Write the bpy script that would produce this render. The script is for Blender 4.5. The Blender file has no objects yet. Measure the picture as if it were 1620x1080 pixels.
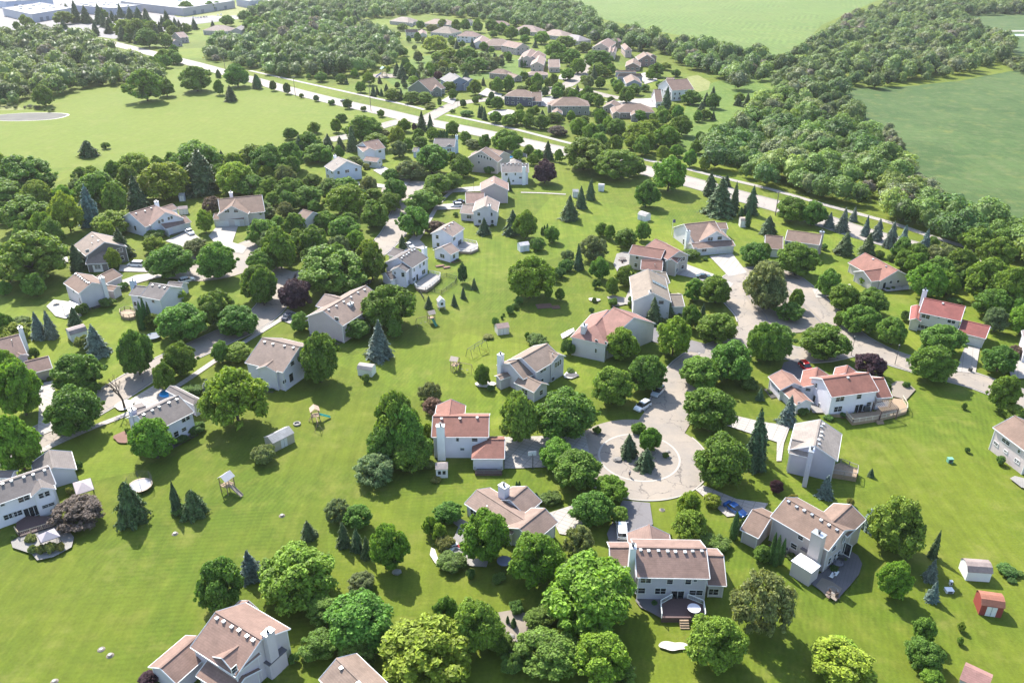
import bpy, bmesh, math, random
import numpy as np
from mathutils import Vector, Matrix
R = math.radians
# ------------------------------------------------------------------ camera
SC = bpy.context.scene
COL = SC.collection
CAMH, PITCH, FPX = 98.0, R(27.5), 1280.0
cam = bpy.data.objects.new('camera', bpy.data.cameras.new('camera')); COL.objects.link(cam)
cam.location = (0, 0, CAMH); cam.rotation_euler = (R(90) - PITCH, 0, 0)
cam.data.sensor_width = 36; cam.data.lens = 36 * FPX / 1620
cam.data.clip_start = 1; cam.data.clip_end = 9000
SC.camera = cam
# ------------------------------------------------------------------ sky, sun, exposure
HAZE = 0.00005
SUN_EL, SUN_AZ = 45.0, -28.0        # azimuth measured from +Y towards +X
w = bpy.data.worlds.new('World'); SC.world = w; w.use_nodes = True
nt = w.node_tree; nt.nodes.clear()
sky = nt.nodes.new('ShaderNodeTexSky'); sky.sky_type = 'NISHITA'; sky.sun_disc = False
sky.sun_elevation = R(SUN_EL); sky.sun_rotation = R(SUN_AZ)
bg = nt.nodes.new('ShaderNodeBackground'); bg.inputs[1].default_value = 0.15
wo = nt.nodes.new('ShaderNodeOutputWorld')
nt.links.new(sky.outputs[0], bg.inputs[0]); nt.links.new(bg.outputs[0], wo.inputs[0])
sl = bpy.data.lights.new('sun', 'SUN'); sl.energy = 4.4; sl.angle = R(0.5); sl.color = (1.0, 0.955, 0.87)
so = bpy.data.objects.new('sun', sl); COL.objects.link(so)
sd = Vector((math.sin(R(SUN_AZ)) * math.cos(R(SUN_EL)), math.cos(R(SUN_AZ)) * math.cos(R(SUN_EL)), math.sin(R(SUN_EL))))
so.rotation_euler = sd.to_track_quat('Z', 'Y').to_euler(); so.location = (0, 0, 300)
SC.view_settings.view_transform = 'Standard'; SC.view_settings.look = 'None'
SC.view_settings.exposure = 1.40; SC.view_settings.gamma = 1
SC.view_settings.use_curve_mapping = False
SC.render.resolution_x = 1024; SC.render.resolution_y = 682
# ------------------------------------------------------------------ pixel <-> ground
FW = np.array([0, math.cos(PITCH), -math.sin(PITCH)]); UP = np.array([0, math.sin(PITCH), math.cos(PITCH)]); RT = np.array([1., 0, 0])
CP = np.array([0, 0, CAMH])
def ray(px, py):
    d = (px - 810) * RT + (540 - py) * UP + FPX * FW
    return d / np.linalg.norm(d)
def at(px, py, z=0.0):
    d = ray(px, py); t = (z - CAMH) / d[2]
    return CP + d * t
def proj(P):
    P = np.asarray(P, float) - CP
    z = P @ FW
    return np.stack([810 + FPX * (P @ RT) / z, 540 - FPX * (P @ UP) / z], -1)
class V:                                     # a measured window of the photograph: origin and enlargement
    def __init__(s, x0, y0, k): s.x0, s.y0, s.k = x0, y0, k
    def __call__(s, X, Y): return (s.x0 + X / s.k, s.y0 + Y / s.k)
def T(c, r): return V(c * 400, [0, 260, 520, 800][r], 3.857)
VA = V(0, 0, 1)
# ------------------------------------------------------------------ materials
MATS = {}
def newmat(name):
    m = bpy.data.materials.new(name); m.use_nodes = True
    n = m.node_tree; b = n.nodes['Principled BSDF']; MATS[name] = m
    return m, n, b
def node(n, t, **k):
    x = n.nodes.new(t)
    for a, v in k.items(): setattr(x, a, v)
    return x
def noise(n, scale, detail=3, rough=.5, vec=None, dist=0):
    x = node(n, 'ShaderNodeTexNoise'); x.inputs['Scale'].default_value = scale
    x.inputs['Detail'].default_value = detail; x.inputs['Roughness'].default_value = rough; x.inputs['Distortion'].default_value = dist
    if vec is not None: n.links.new(vec, x.inputs['Vector'])
    return x
def mapr(n, src, a, b, c, d):
    x = node(n, 'ShaderNodeMapRange'); n.links.new(src, x.inputs[0])
    for i, v in enumerate((a, b, c, d)): x.inputs[i + 1].default_value = v
    return x.outputs[0]
def mixc(n, fac, A, B, mode='MIX'):
    x = node(n, 'ShaderNodeMix', data_type='RGBA', blend_type=mode)
    if isinstance(fac, (int, float)): x.inputs[0].default_value = fac
    else: n.links.new(fac, x.inputs[0])
    for s, v in ((6, A), (7, B)):
        if isinstance(v, tuple): x.inputs[s].default_value = (*v[:3], 1)
        else: n.links.new(v, x.inputs[s])
    return x.outputs[2]
def scalec(n, colr, fac):                     # colour times a factor socket
    x = node(n, 'ShaderNodeVectorMath', operation='SCALE')
    if isinstance(colr, tuple): x.inputs[0].default_value = colr[:3]
    else: n.links.new(colr, x.inputs[0])
    n.links.new(fac, x.inputs['Scale']); return x.outputs[0]
def pos(n): return node(n, 'ShaderNodeNewGeometry').outputs['Position']
def objcol(n): return node(n, 'ShaderNodeObjectInfo').outputs['Color']
def bump(n, b, src, st, dist=.05):
    x = node(n, 'ShaderNodeBump'); x.inputs['Strength'].default_value = st; x.inputs['Distance'].default_value = dist
    n.links.new(src, x.inputs['Height']); n.links.new(x.outputs[0], b.inputs['Normal'])
def mapping(n, vec, rot=0, sc=(1, 1, 1)):
    x = node(n, 'ShaderNodeMapping'); x.inputs['Rotation'].default_value = (0, 0, rot); x.inputs['Scale'].default_value = sc
    n.links.new(vec, x.inputs[0]); return x.outputs[0]

def grass_mat(name, c1, c2, c3, stripes=.07, rot=.6, blot=.03, grain=.16, lots=.15, wav=.32):
    m, n, b = newmat(name); p = pos(n)
    n1 = noise(n, blot, 4, .6, p); n2 = noise(n, blot * 7, 4, .65, p); n3 = noise(n, 2.2, 3, .7, p)
    col = mixc(n, mapr(n, n1.outputs[0], .38, .62, 0, 1), c1, c2)
    col = mixc(n, mapr(n, n2.outputs[0], .50, .70, 0, .75), col, c3)
    vo = node(n, 'ShaderNodeTexVoronoi', feature='F1'); vo.inputs['Scale'].default_value = .021; n.links.new(p, vo.inputs['Vector'])   # mown lots
    sp = node(n, 'ShaderNodeSeparateColor'); n.links.new(vo.outputs['Color'], sp.inputs[0])
    pw = noise(n, .03, 2, .5, p)
    def bands(r):
        w_ = node(n, 'ShaderNodeTexWave'); w_.wave_type = 'BANDS'; w_.inputs['Scale'].default_value = wav; w_.inputs['Distortion'].default_value = 2.2; w_.inputs['Detail'].default_value = 2; w_.inputs['Detail Scale'].default_value = .25
        n.links.new(mapping(n, p, r), w_.inputs['Vector']); return w_.outputs[1]
    pick = node(n, 'ShaderNodeMix', data_type='FLOAT'); n.links.new(mapr(n, sp.outputs[0], .49, .51, 0, 1), pick.inputs[0]); n.links.new(bands(rot), pick.inputs[2]); n.links.new(bands(rot + 1.1), pick.inputs[3])
    amp = mapr(n, pw.outputs[0], .35, .65, 0, 1)
    st = node(n, 'ShaderNodeMath', operation='MULTIPLY'); n.links.new(mapr(n, pick.outputs[0], 0, 1, -stripes, stripes), st.inputs[0]); n.links.new(amp, st.inputs[1])
    f = mapr(n, st.outputs[0], -1, 1, 0, 2)
    st2 = noise(n, 1, 3, .6, mapping(n, p, rot, (.9, .03, 1)))
    f5 = mapr(n, st2.outputs[0], .3, .7, 1 - stripes * 1.5, 1 + stripes * 1.5)
    f2 = mapr(n, n3.outputs[0], .25, .75, 1 - grain, 1 + grain); fl = mapr(n, sp.outputs[1], 0, 1, 1 - lots, 1 + lots)
    n4 = noise(n, .35, 3, .6, p); f4 = mapr(n, n4.outputs[0], .3, .7, .9, 1.1)
    for q in (f, f2, f4, f5, fl): col = scalec(n, col, q)
    dry = noise(n, .09, 5, .7, p); col = mixc(n, mapr(n, dry.outputs[0], .55, .75, 0, .55), col, (.185, .178, .045))
    n.links.new(col, b.inputs['Base Color']); b.inputs['Roughness'].default_value = .9
    b.inputs['Specular IOR Level'].default_value = .15
    bump(n, b, n3.outputs[0], .5, .12)
    return m
G1, G2, G3 = (.108, .136, .012), (.080, .120, .010), (.138, .155, .022)
grass_mat('lawn', G1, G2, G3, .075, 0.381)
grass_mat('fairway', (.120, .152, .018), (.108, .146, .016), (.130, .156, .024), .03, 1.2, .012, .08, .0)
grass_mat('crop', (.105, .150, .034), (.090, .142, .030), (.120, .155, .044), .14, .35, .006, .08, .05, .05)
grass_mat('marsh', (.062, .100, .028), (.040, .078, .019), (.100, .118, .044), .06, 2.0, .02, .34, .05, .05)
grass_mat('rough_grass', (.094, .145, .022), (.070, .122, .017), (.130, .165, .042), .02, .4, .05, .32, .05)
grass_mat('dry_grass', (.19, .20, .072), (.16, .175, .056), (.215, .215, .095), .02, .4, .05, .15, .02)

def pave(name, base, stain, crack=0.0, csc=.12, joint=0):
    m, n, b = newmat(name); p = pos(n)
    n1 = noise(n, .12, 4, .6, p); n2 = noise(n, 3, 4, .7, p)
    col = mixc(n, mapr(n, n1.outputs[0], .3, .7, 0, 1), base, stain)
    col = scalec(n, col, mapr(n, n2.outputs[0], .2, .8, .88, 1.1))
    if crack:
        nw = noise(n, .35, 3, .6, p)
        vm = node(n, 'ShaderNodeVectorMath', operation='MULTIPLY_ADD'); n.links.new(nw.outputs['Color'], vm.inputs[0])
        vm.inputs[1].default_value = (5, 5, 0); n.links.new(p, vm.inputs[2])
        vo = node(n, 'ShaderNodeTexVoronoi', feature='DISTANCE_TO_EDGE'); vo.inputs['Scale'].default_value = csc
        n.links.new(vm.outputs[0], vo.inputs['Vector'])
        gap = mapr(n, vo.outputs['Distance'], .0, .016, crack, 0)
        br = mapr(n, noise(n, .2, 2, .5, p).outputs[0], .38, .52, 0, 1)
        mm = node(n, 'ShaderNodeMath', operation='MULTIPLY'); n.links.new(gap, mm.inputs[0]); n.links.new(br, mm.inputs[1])
        col = mixc(n, mm.outputs[0], col, (.07, .06, .055))
    if joint:
        br = node(n, 'ShaderNodeTexBrick'); br.inputs['Scale'].default_value = joint; br.offset = 0
        br.inputs['Mortar Size'].default_value = .015; br.inputs['Brick Width'].default_value = .5
        br.inputs['Color1'].default_value = br.inputs['Color2'].default_value = (1, 1, 1, 1); br.inputs['Mortar'].default_value = (.6, .6, .6, 1)
        n.links.new(mapping(n, p, .5), br.inputs['Vector']); col = mixc(n, 1.0, col, br.outputs[0], 'MULTIPLY')
    n.links.new(col, b.inputs['Base Color']); b.inputs['Roughness'].default_value = .85
    bump(n, b, n2.outputs[0], .3, .02)
    return m
pave('road', (0.280, 0.232, 0.182), (0.195, 0.172, 0.150), .9, .15)
pave('road_main', (0.310, 0.262, 0.218), (0.234, 0.207, 0.183), .3, .05)
pave('concrete', (0.349, 0.318, 0.282), (0.295, 0.268, 0.242), 0, .1, .25)
pave('walkway', (0.328, 0.296, 0.265), (0.265, 0.242, 0.218), 0, .1, .6)
pave('asphalt', (0.066, 0.062, 0.069), (0.090, 0.084, 0.087), .5, .14)
pave('asphalt_worn', (0.156, 0.144, 0.144), (0.121, 0.113, 0.117), .6, .14)
pave('gravel', (0.235, 0.195, 0.150), (0.165, 0.138, 0.108))
pave('pavers', (0.148, 0.133, 0.140), (0.109, 0.101, 0.105), 0, .1, .9)
pave('mulch', (0.125, 0.055, 0.035), (0.187, 0.101, 0.070))
pave('kerbstone', (.36, .33, .29), (.31, .28, .25))
pave('sand', (0.484, 0.452, 0.406), (0.429, 0.390, 0.343))
pave('mud', (.035, .034, .028), (.085, .078, .062))
pave('stone', (0.281, 0.265, 0.242), (0.187, 0.172, 0.156), 0, .1, 1.4)

def shingle():
    m, n, b = newmat('shingle'); p = pos(n); c = objcol(n)
    n1 = noise(n, .35, 4, .6, p); n2 = noise(n, 5, 3, .8, p)
    vo = node(n, 'ShaderNodeTexVoronoi'); vo.inputs['Scale'].default_value = 2.6; n.links.new(p, vo.inputs['Vector'])
    sep = node(n, 'ShaderNodeSeparateColor'); n.links.new(vo.outputs['Color'], sep.inputs[0])
    col = scalec(n, c, mapr(n, n1.outputs[0], .25, .75, .84, 1.14)); col = scalec(n, col, mapr(n, n2.outputs[0], .2, .8, .82, 1.16))
    col = scalec(n, col, mapr(n, sep.outputs[0], 0, 1, .93, 1.07))
    sx = node(n, 'ShaderNodeSeparateXYZ'); n.links.new(p, sx.inputs[0])
    w_ = node(n, 'ShaderNodeTexWave'); w_.wave_type = 'BANDS'; w_.bands_direction = 'Z'; w_.inputs['Scale'].default_value = 2.0; w_.inputs['Distortion'].default_value = .6
    n.links.new(p, w_.inputs['Vector']); col = scalec(n, col, mapr(n, w_.outputs[1], 0, 1, .93, 1.05))
    streak = noise(n, 1, 2, .5, mapping(n, p, 0, (.8, .8, .08))); col = scalec(n, col, mapr(n, streak.outputs[0], .35, .75, 1.06, .88))
    n.links.new(col, b.inputs['Base Color']); b.inputs['Roughness'].default_value = .82
    b.inputs['Specular IOR Level'].default_value = .35
    bump(n, b, n2.outputs[0], .35, .03)
shingle()
def siding():
    m, n, b = newmat('siding'); p = pos(n); c = objcol(n)
    w_ = node(n, 'ShaderNodeTexWave'); w_.wave_type = 'BANDS'; w_.bands_direction = 'Z'; w_.wave_profile = 'SAW'; w_.inputs['Scale'].default_value = 1.6
    n.links.new(p, w_.inputs['Vector']); n1 = noise(n, .5, 4, .6, p)
    col = scalec(n, c, mapr(n, w_.outputs[1], 0, 1, .87, 1.03)); col = scalec(n, col, mapr(n, n1.outputs[0], .2, .8, .93, 1.05))
    n.links.new(col, b.inputs['Base Color']); b.inputs['Roughness'].default_value = .6
    bump(n, b, w_.outputs[1], .5, .02)
siding()
def flat(name, c=None, rough=.6, metal=0, spec=.5, var=.1, sc=3):
    m, n, b = newmat(name); p = pos(n); n1 = noise(n, sc, 3, .6, p)
    src = c if c else objcol(n)
    col = scalec(n, src, mapr(n, n1.outputs[0], .2, .8, 1 - var, 1 + var))
    n.links.new(col, b.inputs['Base Color']); b.inputs['Roughness'].default_value = rough; b.inputs['Metallic'].default_value = metal
    b.inputs['Specular IOR Level'].default_value = spec
    return m
flat('trim', (.60, .59, .575), .5); flat('painted'); flat('glass', (.022, .026, .03), .12, 0, .8, .5, 1.5)
flat('metal', (.45, .46, .47), .4, .7); flat('dark_metal', (.06, .065, .07), .5, .4); flat('tyre', (.025, .025, .027), .8)
flat('car_paint', None, .22, .1, .7, .03); flat('wood', (.28, .20, .13), .75, 0, .3, .25, 4); flat('deck_wood', (.10, .062, .058), .7, 0, .3, .2, 5)
flat('bark', (.085, .065, .05), .9, 0, .2, .35, 3); flat('pool_water', (.02, .28, .55), .06, 0, .6, .2, .8)
flat('pole_wood', (.17, .145, .12), .85); flat('skin', (.45, .28, .2), .6); flat('net', (.03, .035, .04), .8); flat('fabric', None, .85)
flat('lake_water', (.10, .14, .17), .15, 0, .6, .3, .3); flat('flat_roof', (.27, .265, .27), .8, 0, .3, .1, .05); flat('lamp_red', (.4, .02, .02), .3)
def foliage(name, trans=.3, rough=.55, spec=.35, tint=False):
    m, n, b = newmat(name); p = pos(n)
    if tint:
        a = node(n, 'ShaderNodeAttribute', attribute_name='tint'); c = a.outputs['Color']
    else: c = objcol(n)
    g = node(n, 'ShaderNodeNewGeometry'); n1 = noise(n, .55, 3, .6, p)
    col = scalec(n, c, mapr(n, g.outputs['Random Per Island'], 0, 1, .5, 1.6)); col = scalec(n, col, mapr(n, n1.outputs[0], .25, .75, .78, 1.25))  # random leaf tone, spread wide to paint in sunlit clumps and deep shade
    col = mixc(n, mapr(n, g.outputs['Random Per Island'], .0, 1, 0, .22), col, scalec(n, mixc(n, 1.0, c, (1.25, 1.12, .8), 'MULTIPLY'), mapr(n, n1.outputs[0], .2, .8, .9, 1.2)))
    n.links.new(col, b.inputs['Base Color']); b.inputs['Roughness'].default_value = rough; b.inputs['Specular IOR Level'].default_value = spec
    tr = node(n, 'ShaderNodeBsdfTranslucent'); n.links.new(mixc(n, 1.0, col, (1.5, 1.4, .55), 'MULTIPLY'), tr.inputs[0])
    mx = node(n, 'ShaderNodeMixShader'); mx.inputs[0].default_value = trans
    n.links.new(b.outputs[0], mx.inputs[1]); n.links.new(tr.outputs[0], mx.inputs[2]); n.links.new(mx.outputs[0], n.nodes['Material Output'].inputs[0])
foliage('leaves', .32, .6, .22); foliage('needles', .12, .6, .3); foliage('wood_leaves', .28, .6, .3, True)
# ------------------------------------------------------------------ mesh helpers
def mesh_obj(name, verts, faces, mats, parent=None, midx=None, color=None, smooth=False):
    me = bpy.data.meshes.new(name); me.from_pydata([tuple(map(float, v)) for v in verts], [], faces)
    for m in (mats if isinstance(mats, (list, tuple)) else [mats]): me.materials.append(MATS[m])
    if midx: me.polygons.foreach_set('material_index', midx)
    if smooth: me.polygons.foreach_set('use_smooth', [True] * len(me.polygons))
    me.update()
    o = bpy.data.objects.new(name, me); COL.objects.link(o)
    if parent is not None: o.parent = parent; o.matrix_parent_inverse = Matrix.Identity(4)
    if color: o.color = (*color[:3], 1)
    return o
def tag(o, label=None, cat=None, group=None, kind=None):
    if label: o['label'] = label
    if cat: o['category'] = cat
    if group: o['group'] = group
    if kind: o['kind'] = kind
    return o
def empty(name, loc=(0, 0, 0), rz=0, label=None, cat=None, group=None, sc=None):
    o = bpy.data.objects.new(name, None); COL.objects.link(o); o.location = loc; o.rotation_euler = (0, 0, rz); o.empty_display_size = .5
    if sc: o.scale = sc
    return tag(o, label, cat, group)
class MB:                                     # collects boxes, bars and tubes into ONE mesh
    def __init__(s): s.v, s.f, s.m = [], [], []
    def add(s, vs, fs, mi=0):
        k = len(s.v); s.v += [tuple(map(float, v)) for v in vs]; s.f += [tuple(i + k for i in f) for f in fs]; s.m += [mi] * len(fs); return s
    def prism(s, poly, z0, z1, mi=0, top=None):
        n = len(poly); vs = [(p[0], p[1], z0) for p in poly] + [(p[0], p[1], z1) for p in poly]
        a = sum(poly[i][0] * poly[(i + 1) % n][1] - poly[(i + 1) % n][0] * poly[i][1] for i in range(n))
        if a < 0: vs = [(p[0], p[1], z0) for p in poly[::-1]] + [(p[0], p[1], z1) for p in poly[::-1]]
        k = len(s.v); s.v += [tuple(map(float, v)) for v in vs]
        for i in range(n): s.f.append((k + i, k + (i + 1) % n, k + n + (i + 1) % n, k + n + i)); s.m.append(mi)
        s.f.append(tuple(k + i for i in range(n - 1, -1, -1))); s.m.append(mi)
        s.f.append(tuple(k + n + i for i in range(n))); s.m.append(mi if top is None else top); return s
    def box(s, c, d, rz=0, mi=0):
        hx, hy = d[0] / 2, d[1] / 2; ca, sa = math.cos(rz), math.sin(rz)
        poly = [(c[0] + x * ca - y * sa, c[1] + x * sa + y * ca) for x, y in ((-hx, -hy), (hx, -hy), (hx, hy), (-hx, hy))]
        return s.prism(poly, c[2] - d[2] / 2, c[2] + d[2] / 2, mi)
    def bar(s, a, b, r, n=6, mi=0, r2=None):
        a, b = Vector(a), Vector(b); d = (b - a); q = d.to_track_quat('Z', 'Y'); r2 = r if r2 is None else r2
        vs = []
        for p, rr in ((a, r), (b, r2)):
            for i in range(n):
                t = 2 * math.pi * i / n; vs.append(p + q @ Vector((rr * math.cos(t), rr * math.sin(t), 0)))
        fs = [(i, (i + 1) % n, n + (i + 1) % n, n + i) for i in range(n)] + [tuple(range(n - 1, -1, -1)), tuple(range(n, 2 * n))]
        return s.add(vs, fs, mi)
    def plate(s, a, b, c, d, t, mi=0, side=None):   # quad a,b,c,d thickened downwards by t
        side = mi if side is None else side
        vs = [Vector(x) for x in (a, b, c, d)]; lo = [x - Vector((0, 0, t)) for x in vs]
        nrm = (vs[1] - vs[0]).cross(vs[2] - vs[0])
        k = len(s.v); s.v += [tuple(x) for x in vs + lo]; 
        F = [(0, 1, 2, 3), (7, 6, 5, 4), (0, 4, 5, 1), (1, 5, 6, 2), (2, 6, 7, 3), (3, 7, 4, 0)]
        if nrm.z < 0: F = [f[::-1] for f in F]
        s.f += [tuple(i + k for i in f) for f in F]; s.m += [mi] + [side] * 5; return s
    def rev(s, prof, c=(0, 0, 0), n=16, mi=0):
        vs = [(c[0] + r * math.cos(2 * math.pi * i / n), c[1] + r * math.sin(2 * math.pi * i / n), c[2] + z) for r, z in prof for i in range(n)]
        fs = [(j * n + i, j * n + (i + 1) % n, (j + 1) * n + (i + 1) % n, (j + 1) * n + i) for j in range(len(prof) - 1) for i in range(n)]
        return s.add(vs, fs, mi)
    def build(s, name, mats, parent=None, color=None, loc=None, smooth=False):
        o = mesh_obj(name, s.v, s.f, mats, parent, s.m, color, smooth)
        if loc is not None: o.location = loc
        return o
# ------------------------------------------------------------------ ground, fields, roads
ZL = [0.02]
def nextz():
    ZL[0] += 0.004; return ZL[0]
def sheet(name, pts, mat, z=None, raw=False):
    z = nextz() if z is None else z
    P = pts if raw else [at(x, y, 0)[:2] for x, y in pts]
    bm = bmesh.new(); vs = [bm.verts.new((p[0], p[1], z)) for p in P]; f = bm.faces.new(vs)
    if f.normal.z < 0: f.normal_flip()
    bm.normal_update()
    if f.normal.z < 0: bmesh.ops.reverse_faces(bm, faces=[f])
    bmesh.ops.triangulate(bm, faces=bm.faces[:])
    me = bpy.data.meshes.new(name); bm.to_mesh(me); bm.free(); me.materials.append(MATS[mat])
    o = bpy.data.objects.new(name, me); COL.objects.link(o); return tag(o, kind='structure')
def smooth_line(P, step=3.0):
    P = [np.array(p[:2], float) for p in P]; P = [2 * P[0] - P[1]] + P + [2 * P[-1] - P[-2]]; out = []
    for i in range(1, len(P) - 2):
        a, b, c, d = P[i - 1:i + 3]; n = max(2, int(np.linalg.norm(c - b) / step))
        for k in range(n):
            t = k / n; out.append(.5 * ((2 * b) + (-a + c) * t + (2 * a - 5 * b + 4 * c - d) * t * t + (-a + 3 * b - 3 * c + d) * t ** 3))
    out.append(P[-2]); return out
def ribbon(name, pts, w, mat, kerb=None, raw=False, z=None):
    L = smooth_line(pts if raw else [at(x, y, 0) for x, y in pts]); z = nextz() if z is None else z
    n = len(L); left, right, nn = [], [], []
    for i in range(n):
        d = L[min(i + 1, n - 1)] - L[max(i - 1, 0)]; d /= max(1e-6, np.linalg.norm(d)); nrm = np.array([-d[1], d[0]]); nn.append(nrm)
        left.append(L[i] + nrm * w / 2); right.append(L[i] - nrm * w / 2)
    vs = [(*p, z) for p in left] + [(*p, z) for p in right]
    fs = [(i, n + i, n + i + 1, i + 1) for i in range(n - 1)]
    o = tag(mesh_obj(name, vs, fs, mat), kind='structure')
    KERBS.append((left, right, nn)) if kerb else None
    ROADS.append((L, w / 2)) if kerb else None
    return o
KERBS, ROADS = [], []
def disc(name, c, r, mat, n=48, z=None):
    return sheet(name, [(c[0] + r * math.cos(2 * math.pi * i / n), c[1] + r * math.sin(2 * math.pi * i / n)) for i in range(n)], mat, z, True)
def blob(name, px, py, rx, ry, mat, seed=0, wob=.12, rz=0, z=None):
    c = at(px, py, 0); rd = random.Random(seed); ph = [rd.uniform(0, 6) for _ in range(3)]; P = []
    for i in range(36):
        t = 2 * math.pi * i / 36; k = 1 + wob * (math.sin(2 * t + ph[0]) + .6 * math.sin(3 * t + ph[1]) + .4 * math.sin(5 * t + ph[2]))
        x, y = rx * k * math.cos(t), ry * k * math.sin(t); P.append((c[0] + x * math.cos(rz) - y * math.sin(rz), c[1] + x * math.sin(rz) + y * math.cos(rz)))
    return sheet(name, P, mat, z, True)
g = mesh_obj('ground', [(-3000, -400, 0), (3000, -400, 0), (3000, 5000, 0), (-3000, 5000, 0)], [(0, 1, 2, 3)], 'lawn'); tag(g, kind='structure')
sheet('fairway', [(-200, 290), (60, 268), (150, 262), (250, 250), (330, 246), (420, 236), (480, 222), (560, 205), (640, 186), (600, 178), (470, 152), (330, 115), (262, 108), (180, 130), (60, 165), (-60, 175), (-260, 200)], 'fairway')
sheet('crop_field', [(840, -90), (905, 0), (935, 26), (1040, 50), (1110, 62), (1225, 88), (1262, 78), (1300, 40), (1390, 0), (1480, -60), (1200, -100)], 'crop')
sheet('marsh', [(1330, 140), (1420, 138), (1520, 128), (1640, 105), (1800, 100), (2100, 420), (1700, 420), (1600, 380), (1520, 352), (1450, 315), (1410, 260), (1360, 190)], 'marsh')
sheet('marsh_meadow', [(1490, 18), (1760, 18), (1800, 100), (1640, 100), (1570, 70), (1545, 45)], 'marsh')
blob('pond', 1612, 56, 26, 8, 'lake_water', 3)
sheet('sandbank', [(1583, 50), (1598, 48.5), (1640, 48), (1640, 50), (1600, 50.5), (1586, 52)], 'walkway')
sheet('rough_meadow', [(1090, 150), (1130, 130), (1230, 110), (1300, 140), (1260, 230), (1150, 262), (1060, 240), (1030, 215), (1080, 190)], 'rough_grass')
sheet('ball_court', [(1086, 122), (1104, 119), (1124, 130), (1121, 142), (1101, 147), (1092, 136)], 'dry_grass')
sheet('park_meadow', [(600, 118), (660, 90), (760, 80), (820, 95), (830, 120), (740, 128), (690, 140), (640, 150)], 'rough_grass')
blob('pond_bank', 44, 185, 21.5, 11.6, 'sand', 1, .06)
blob('dry_pond', 43, 185, 20.8, 11.0, 'mud', 1, .06)
sheet('track', [(-30, 166), (10, 166), (30, 170), (40, 174), (10, 175), (-30, 175)], 'dry_grass')
# industrial pavement, upper left
sheet('factory_yard', [(-120, -20), (120, -14), (340, 2), (370, 22), (382, 30), (300, 40), (258, 50), (180, 62), (60, 45), (-120, 60)], 'asphalt_worn')
sheet('factory_lawn', [(265, 18), (380, 5), (470, -5), (520, 15), (420, 22), (350, 26), (280, 28)], 'dry_grass')
ribbon('factory_drive', [(360, -20), (430, 2), (500, 14), (580, 22)], 9, 'walkway')
ribbon('factory_drive', [(330, 26), (400, 30), (455, 32)], 10, 'walkway')
# streets (pixel centre lines dropped on the ground)
ribbon('main_road', [(150, 62), (222, 80), (268, 92), (305, 101), (345, 112), (405, 128), (470, 146), (540, 163), (600, 176), (650, 188), (700, 198), (760, 210), (840, 228), (930, 248), (1030, 272), (1105, 292), (1180, 313), (1225, 325), (1290, 345), (1350, 365), (1420, 385), (1480, 402), (1560, 425), (1700, 468)], 12.5, 'road_main', True)
ribbon('bike_path', [(395, 112), (440, 122), (485, 132), (545, 145), (600, 157), (641, 166), (672, 174)], 3, 'walkway')
ribbon('bike_path', [(706, 182), (737, 188), (784, 198), (820, 206), (898, 226), (960, 240), (1012, 251), (1080, 266), (1124, 277), (1220, 300), (1304, 324), (1407, 352), (1485, 378), (1600, 412)], 3, 'walkway')
ribbon('upper_street', [(668, 192), (690, 180), (710, 170), (730, 163), (790, 156), (840, 152), (880, 143), (905, 130), (920, 118), (928, 105), (935, 92)], 9, 'road', True)
ribbon('upper_street', [(880, 143), (920, 143), (960, 152), (1000, 158), (1026, 158)], 8, 'road', True)
disc('upper_circle', at(882, 143)[:2], 13, 'road')
ribbon('side_street', [(652, 190), (633, 192), (600, 201), (560, 214), (520, 222)], 9, 'road', True)
ribbon('left_street', [(655, 303), (640, 330), (618, 375), (560, 420), (500, 440), (452, 440), (430, 483), (398, 512), (355, 532), (319, 549), (270, 571), (228, 593), (168, 631), (110, 664), (66, 690), (20, 712), (-60, 745)], 9, 'road', True)
disc('left_circle', at(650, 300)[:2], 12, 'road')
ribbon('left_street', [(452, 440), (420, 428), (384, 420), (335, 416)], 9, 'road', True)
ribbon('left_street', [(410, 384), (392, 390), (380, 402), (360, 415)], 9, 'road', True)
disc('left_circle', at(336, 416)[:2], 15, 'road')
blob('circle_island', 326, 414, 6, 6, 'gravel', 2)
ribbon('right_street', [(1195, 522), (1188, 500), (1172, 482), (1160, 466), (1160, 450), (1175, 436), (1205, 430), (1240, 437), (1262, 452), (1282, 470), (1305, 494), (1330, 518), (1352, 537), (1400, 562), (1446, 577), (1500, 591), (1537, 601), (1568, 612), (1640, 638), (1720, 670)], 8.5, 'road', True)
ribbon('right_street', [(1195, 522), (1214, 545), (1258, 560), (1300, 560), (1352, 548)], 8, 'road', True)
ribbon('right_street', [(1195, 522), (1180, 543), (1140, 558), (1108, 572), (1085, 594), (1072, 622), (1056, 660), (1035, 690)], 10.5, 'road', True)
CC = at(1011, 723)[:2]
disc('cul_de_sac', CC, 14.0, 'road', 64)
sheet('street_island', [(1178, 470), (1188, 452), (1212, 443), (1240, 452), (1262, 470), (1285, 492), (1305, 512), (1290, 524), (1250, 528), (1222, 520), (1200, 498)], 'gravel')
def ring(name, c, r0, r1, z, h, mat='walkway', n=72, a0=0, a1=2 * math.pi):
    mb = MB(); 
    for i in range(n):
        t0, t1 = a0 + (a1 - a0) * i / n, a0 + (a1 - a0) * (i + 1) / n
        P = [(c[0] + r * math.cos(t), c[1] + r * math.sin(t)) for r, t in ((r0, t0), (r1, t0), (r1, t1), (r0, t1))]
        mb.add([(*p, z) for p in P] + [(*p, z + h) for p in P], [(4, 5, 6, 7), (1, 2, 6, 5), (0, 4, 7, 3)])
    return mb.build(name, mat)
disc('island_gravel', CC, 8.0, 'gravel', 64, .12)
tag(ring('gutter_seam', CC, 8.42, 8.85, .03, .03, 'asphalt_worn'), kind='structure')
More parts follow.
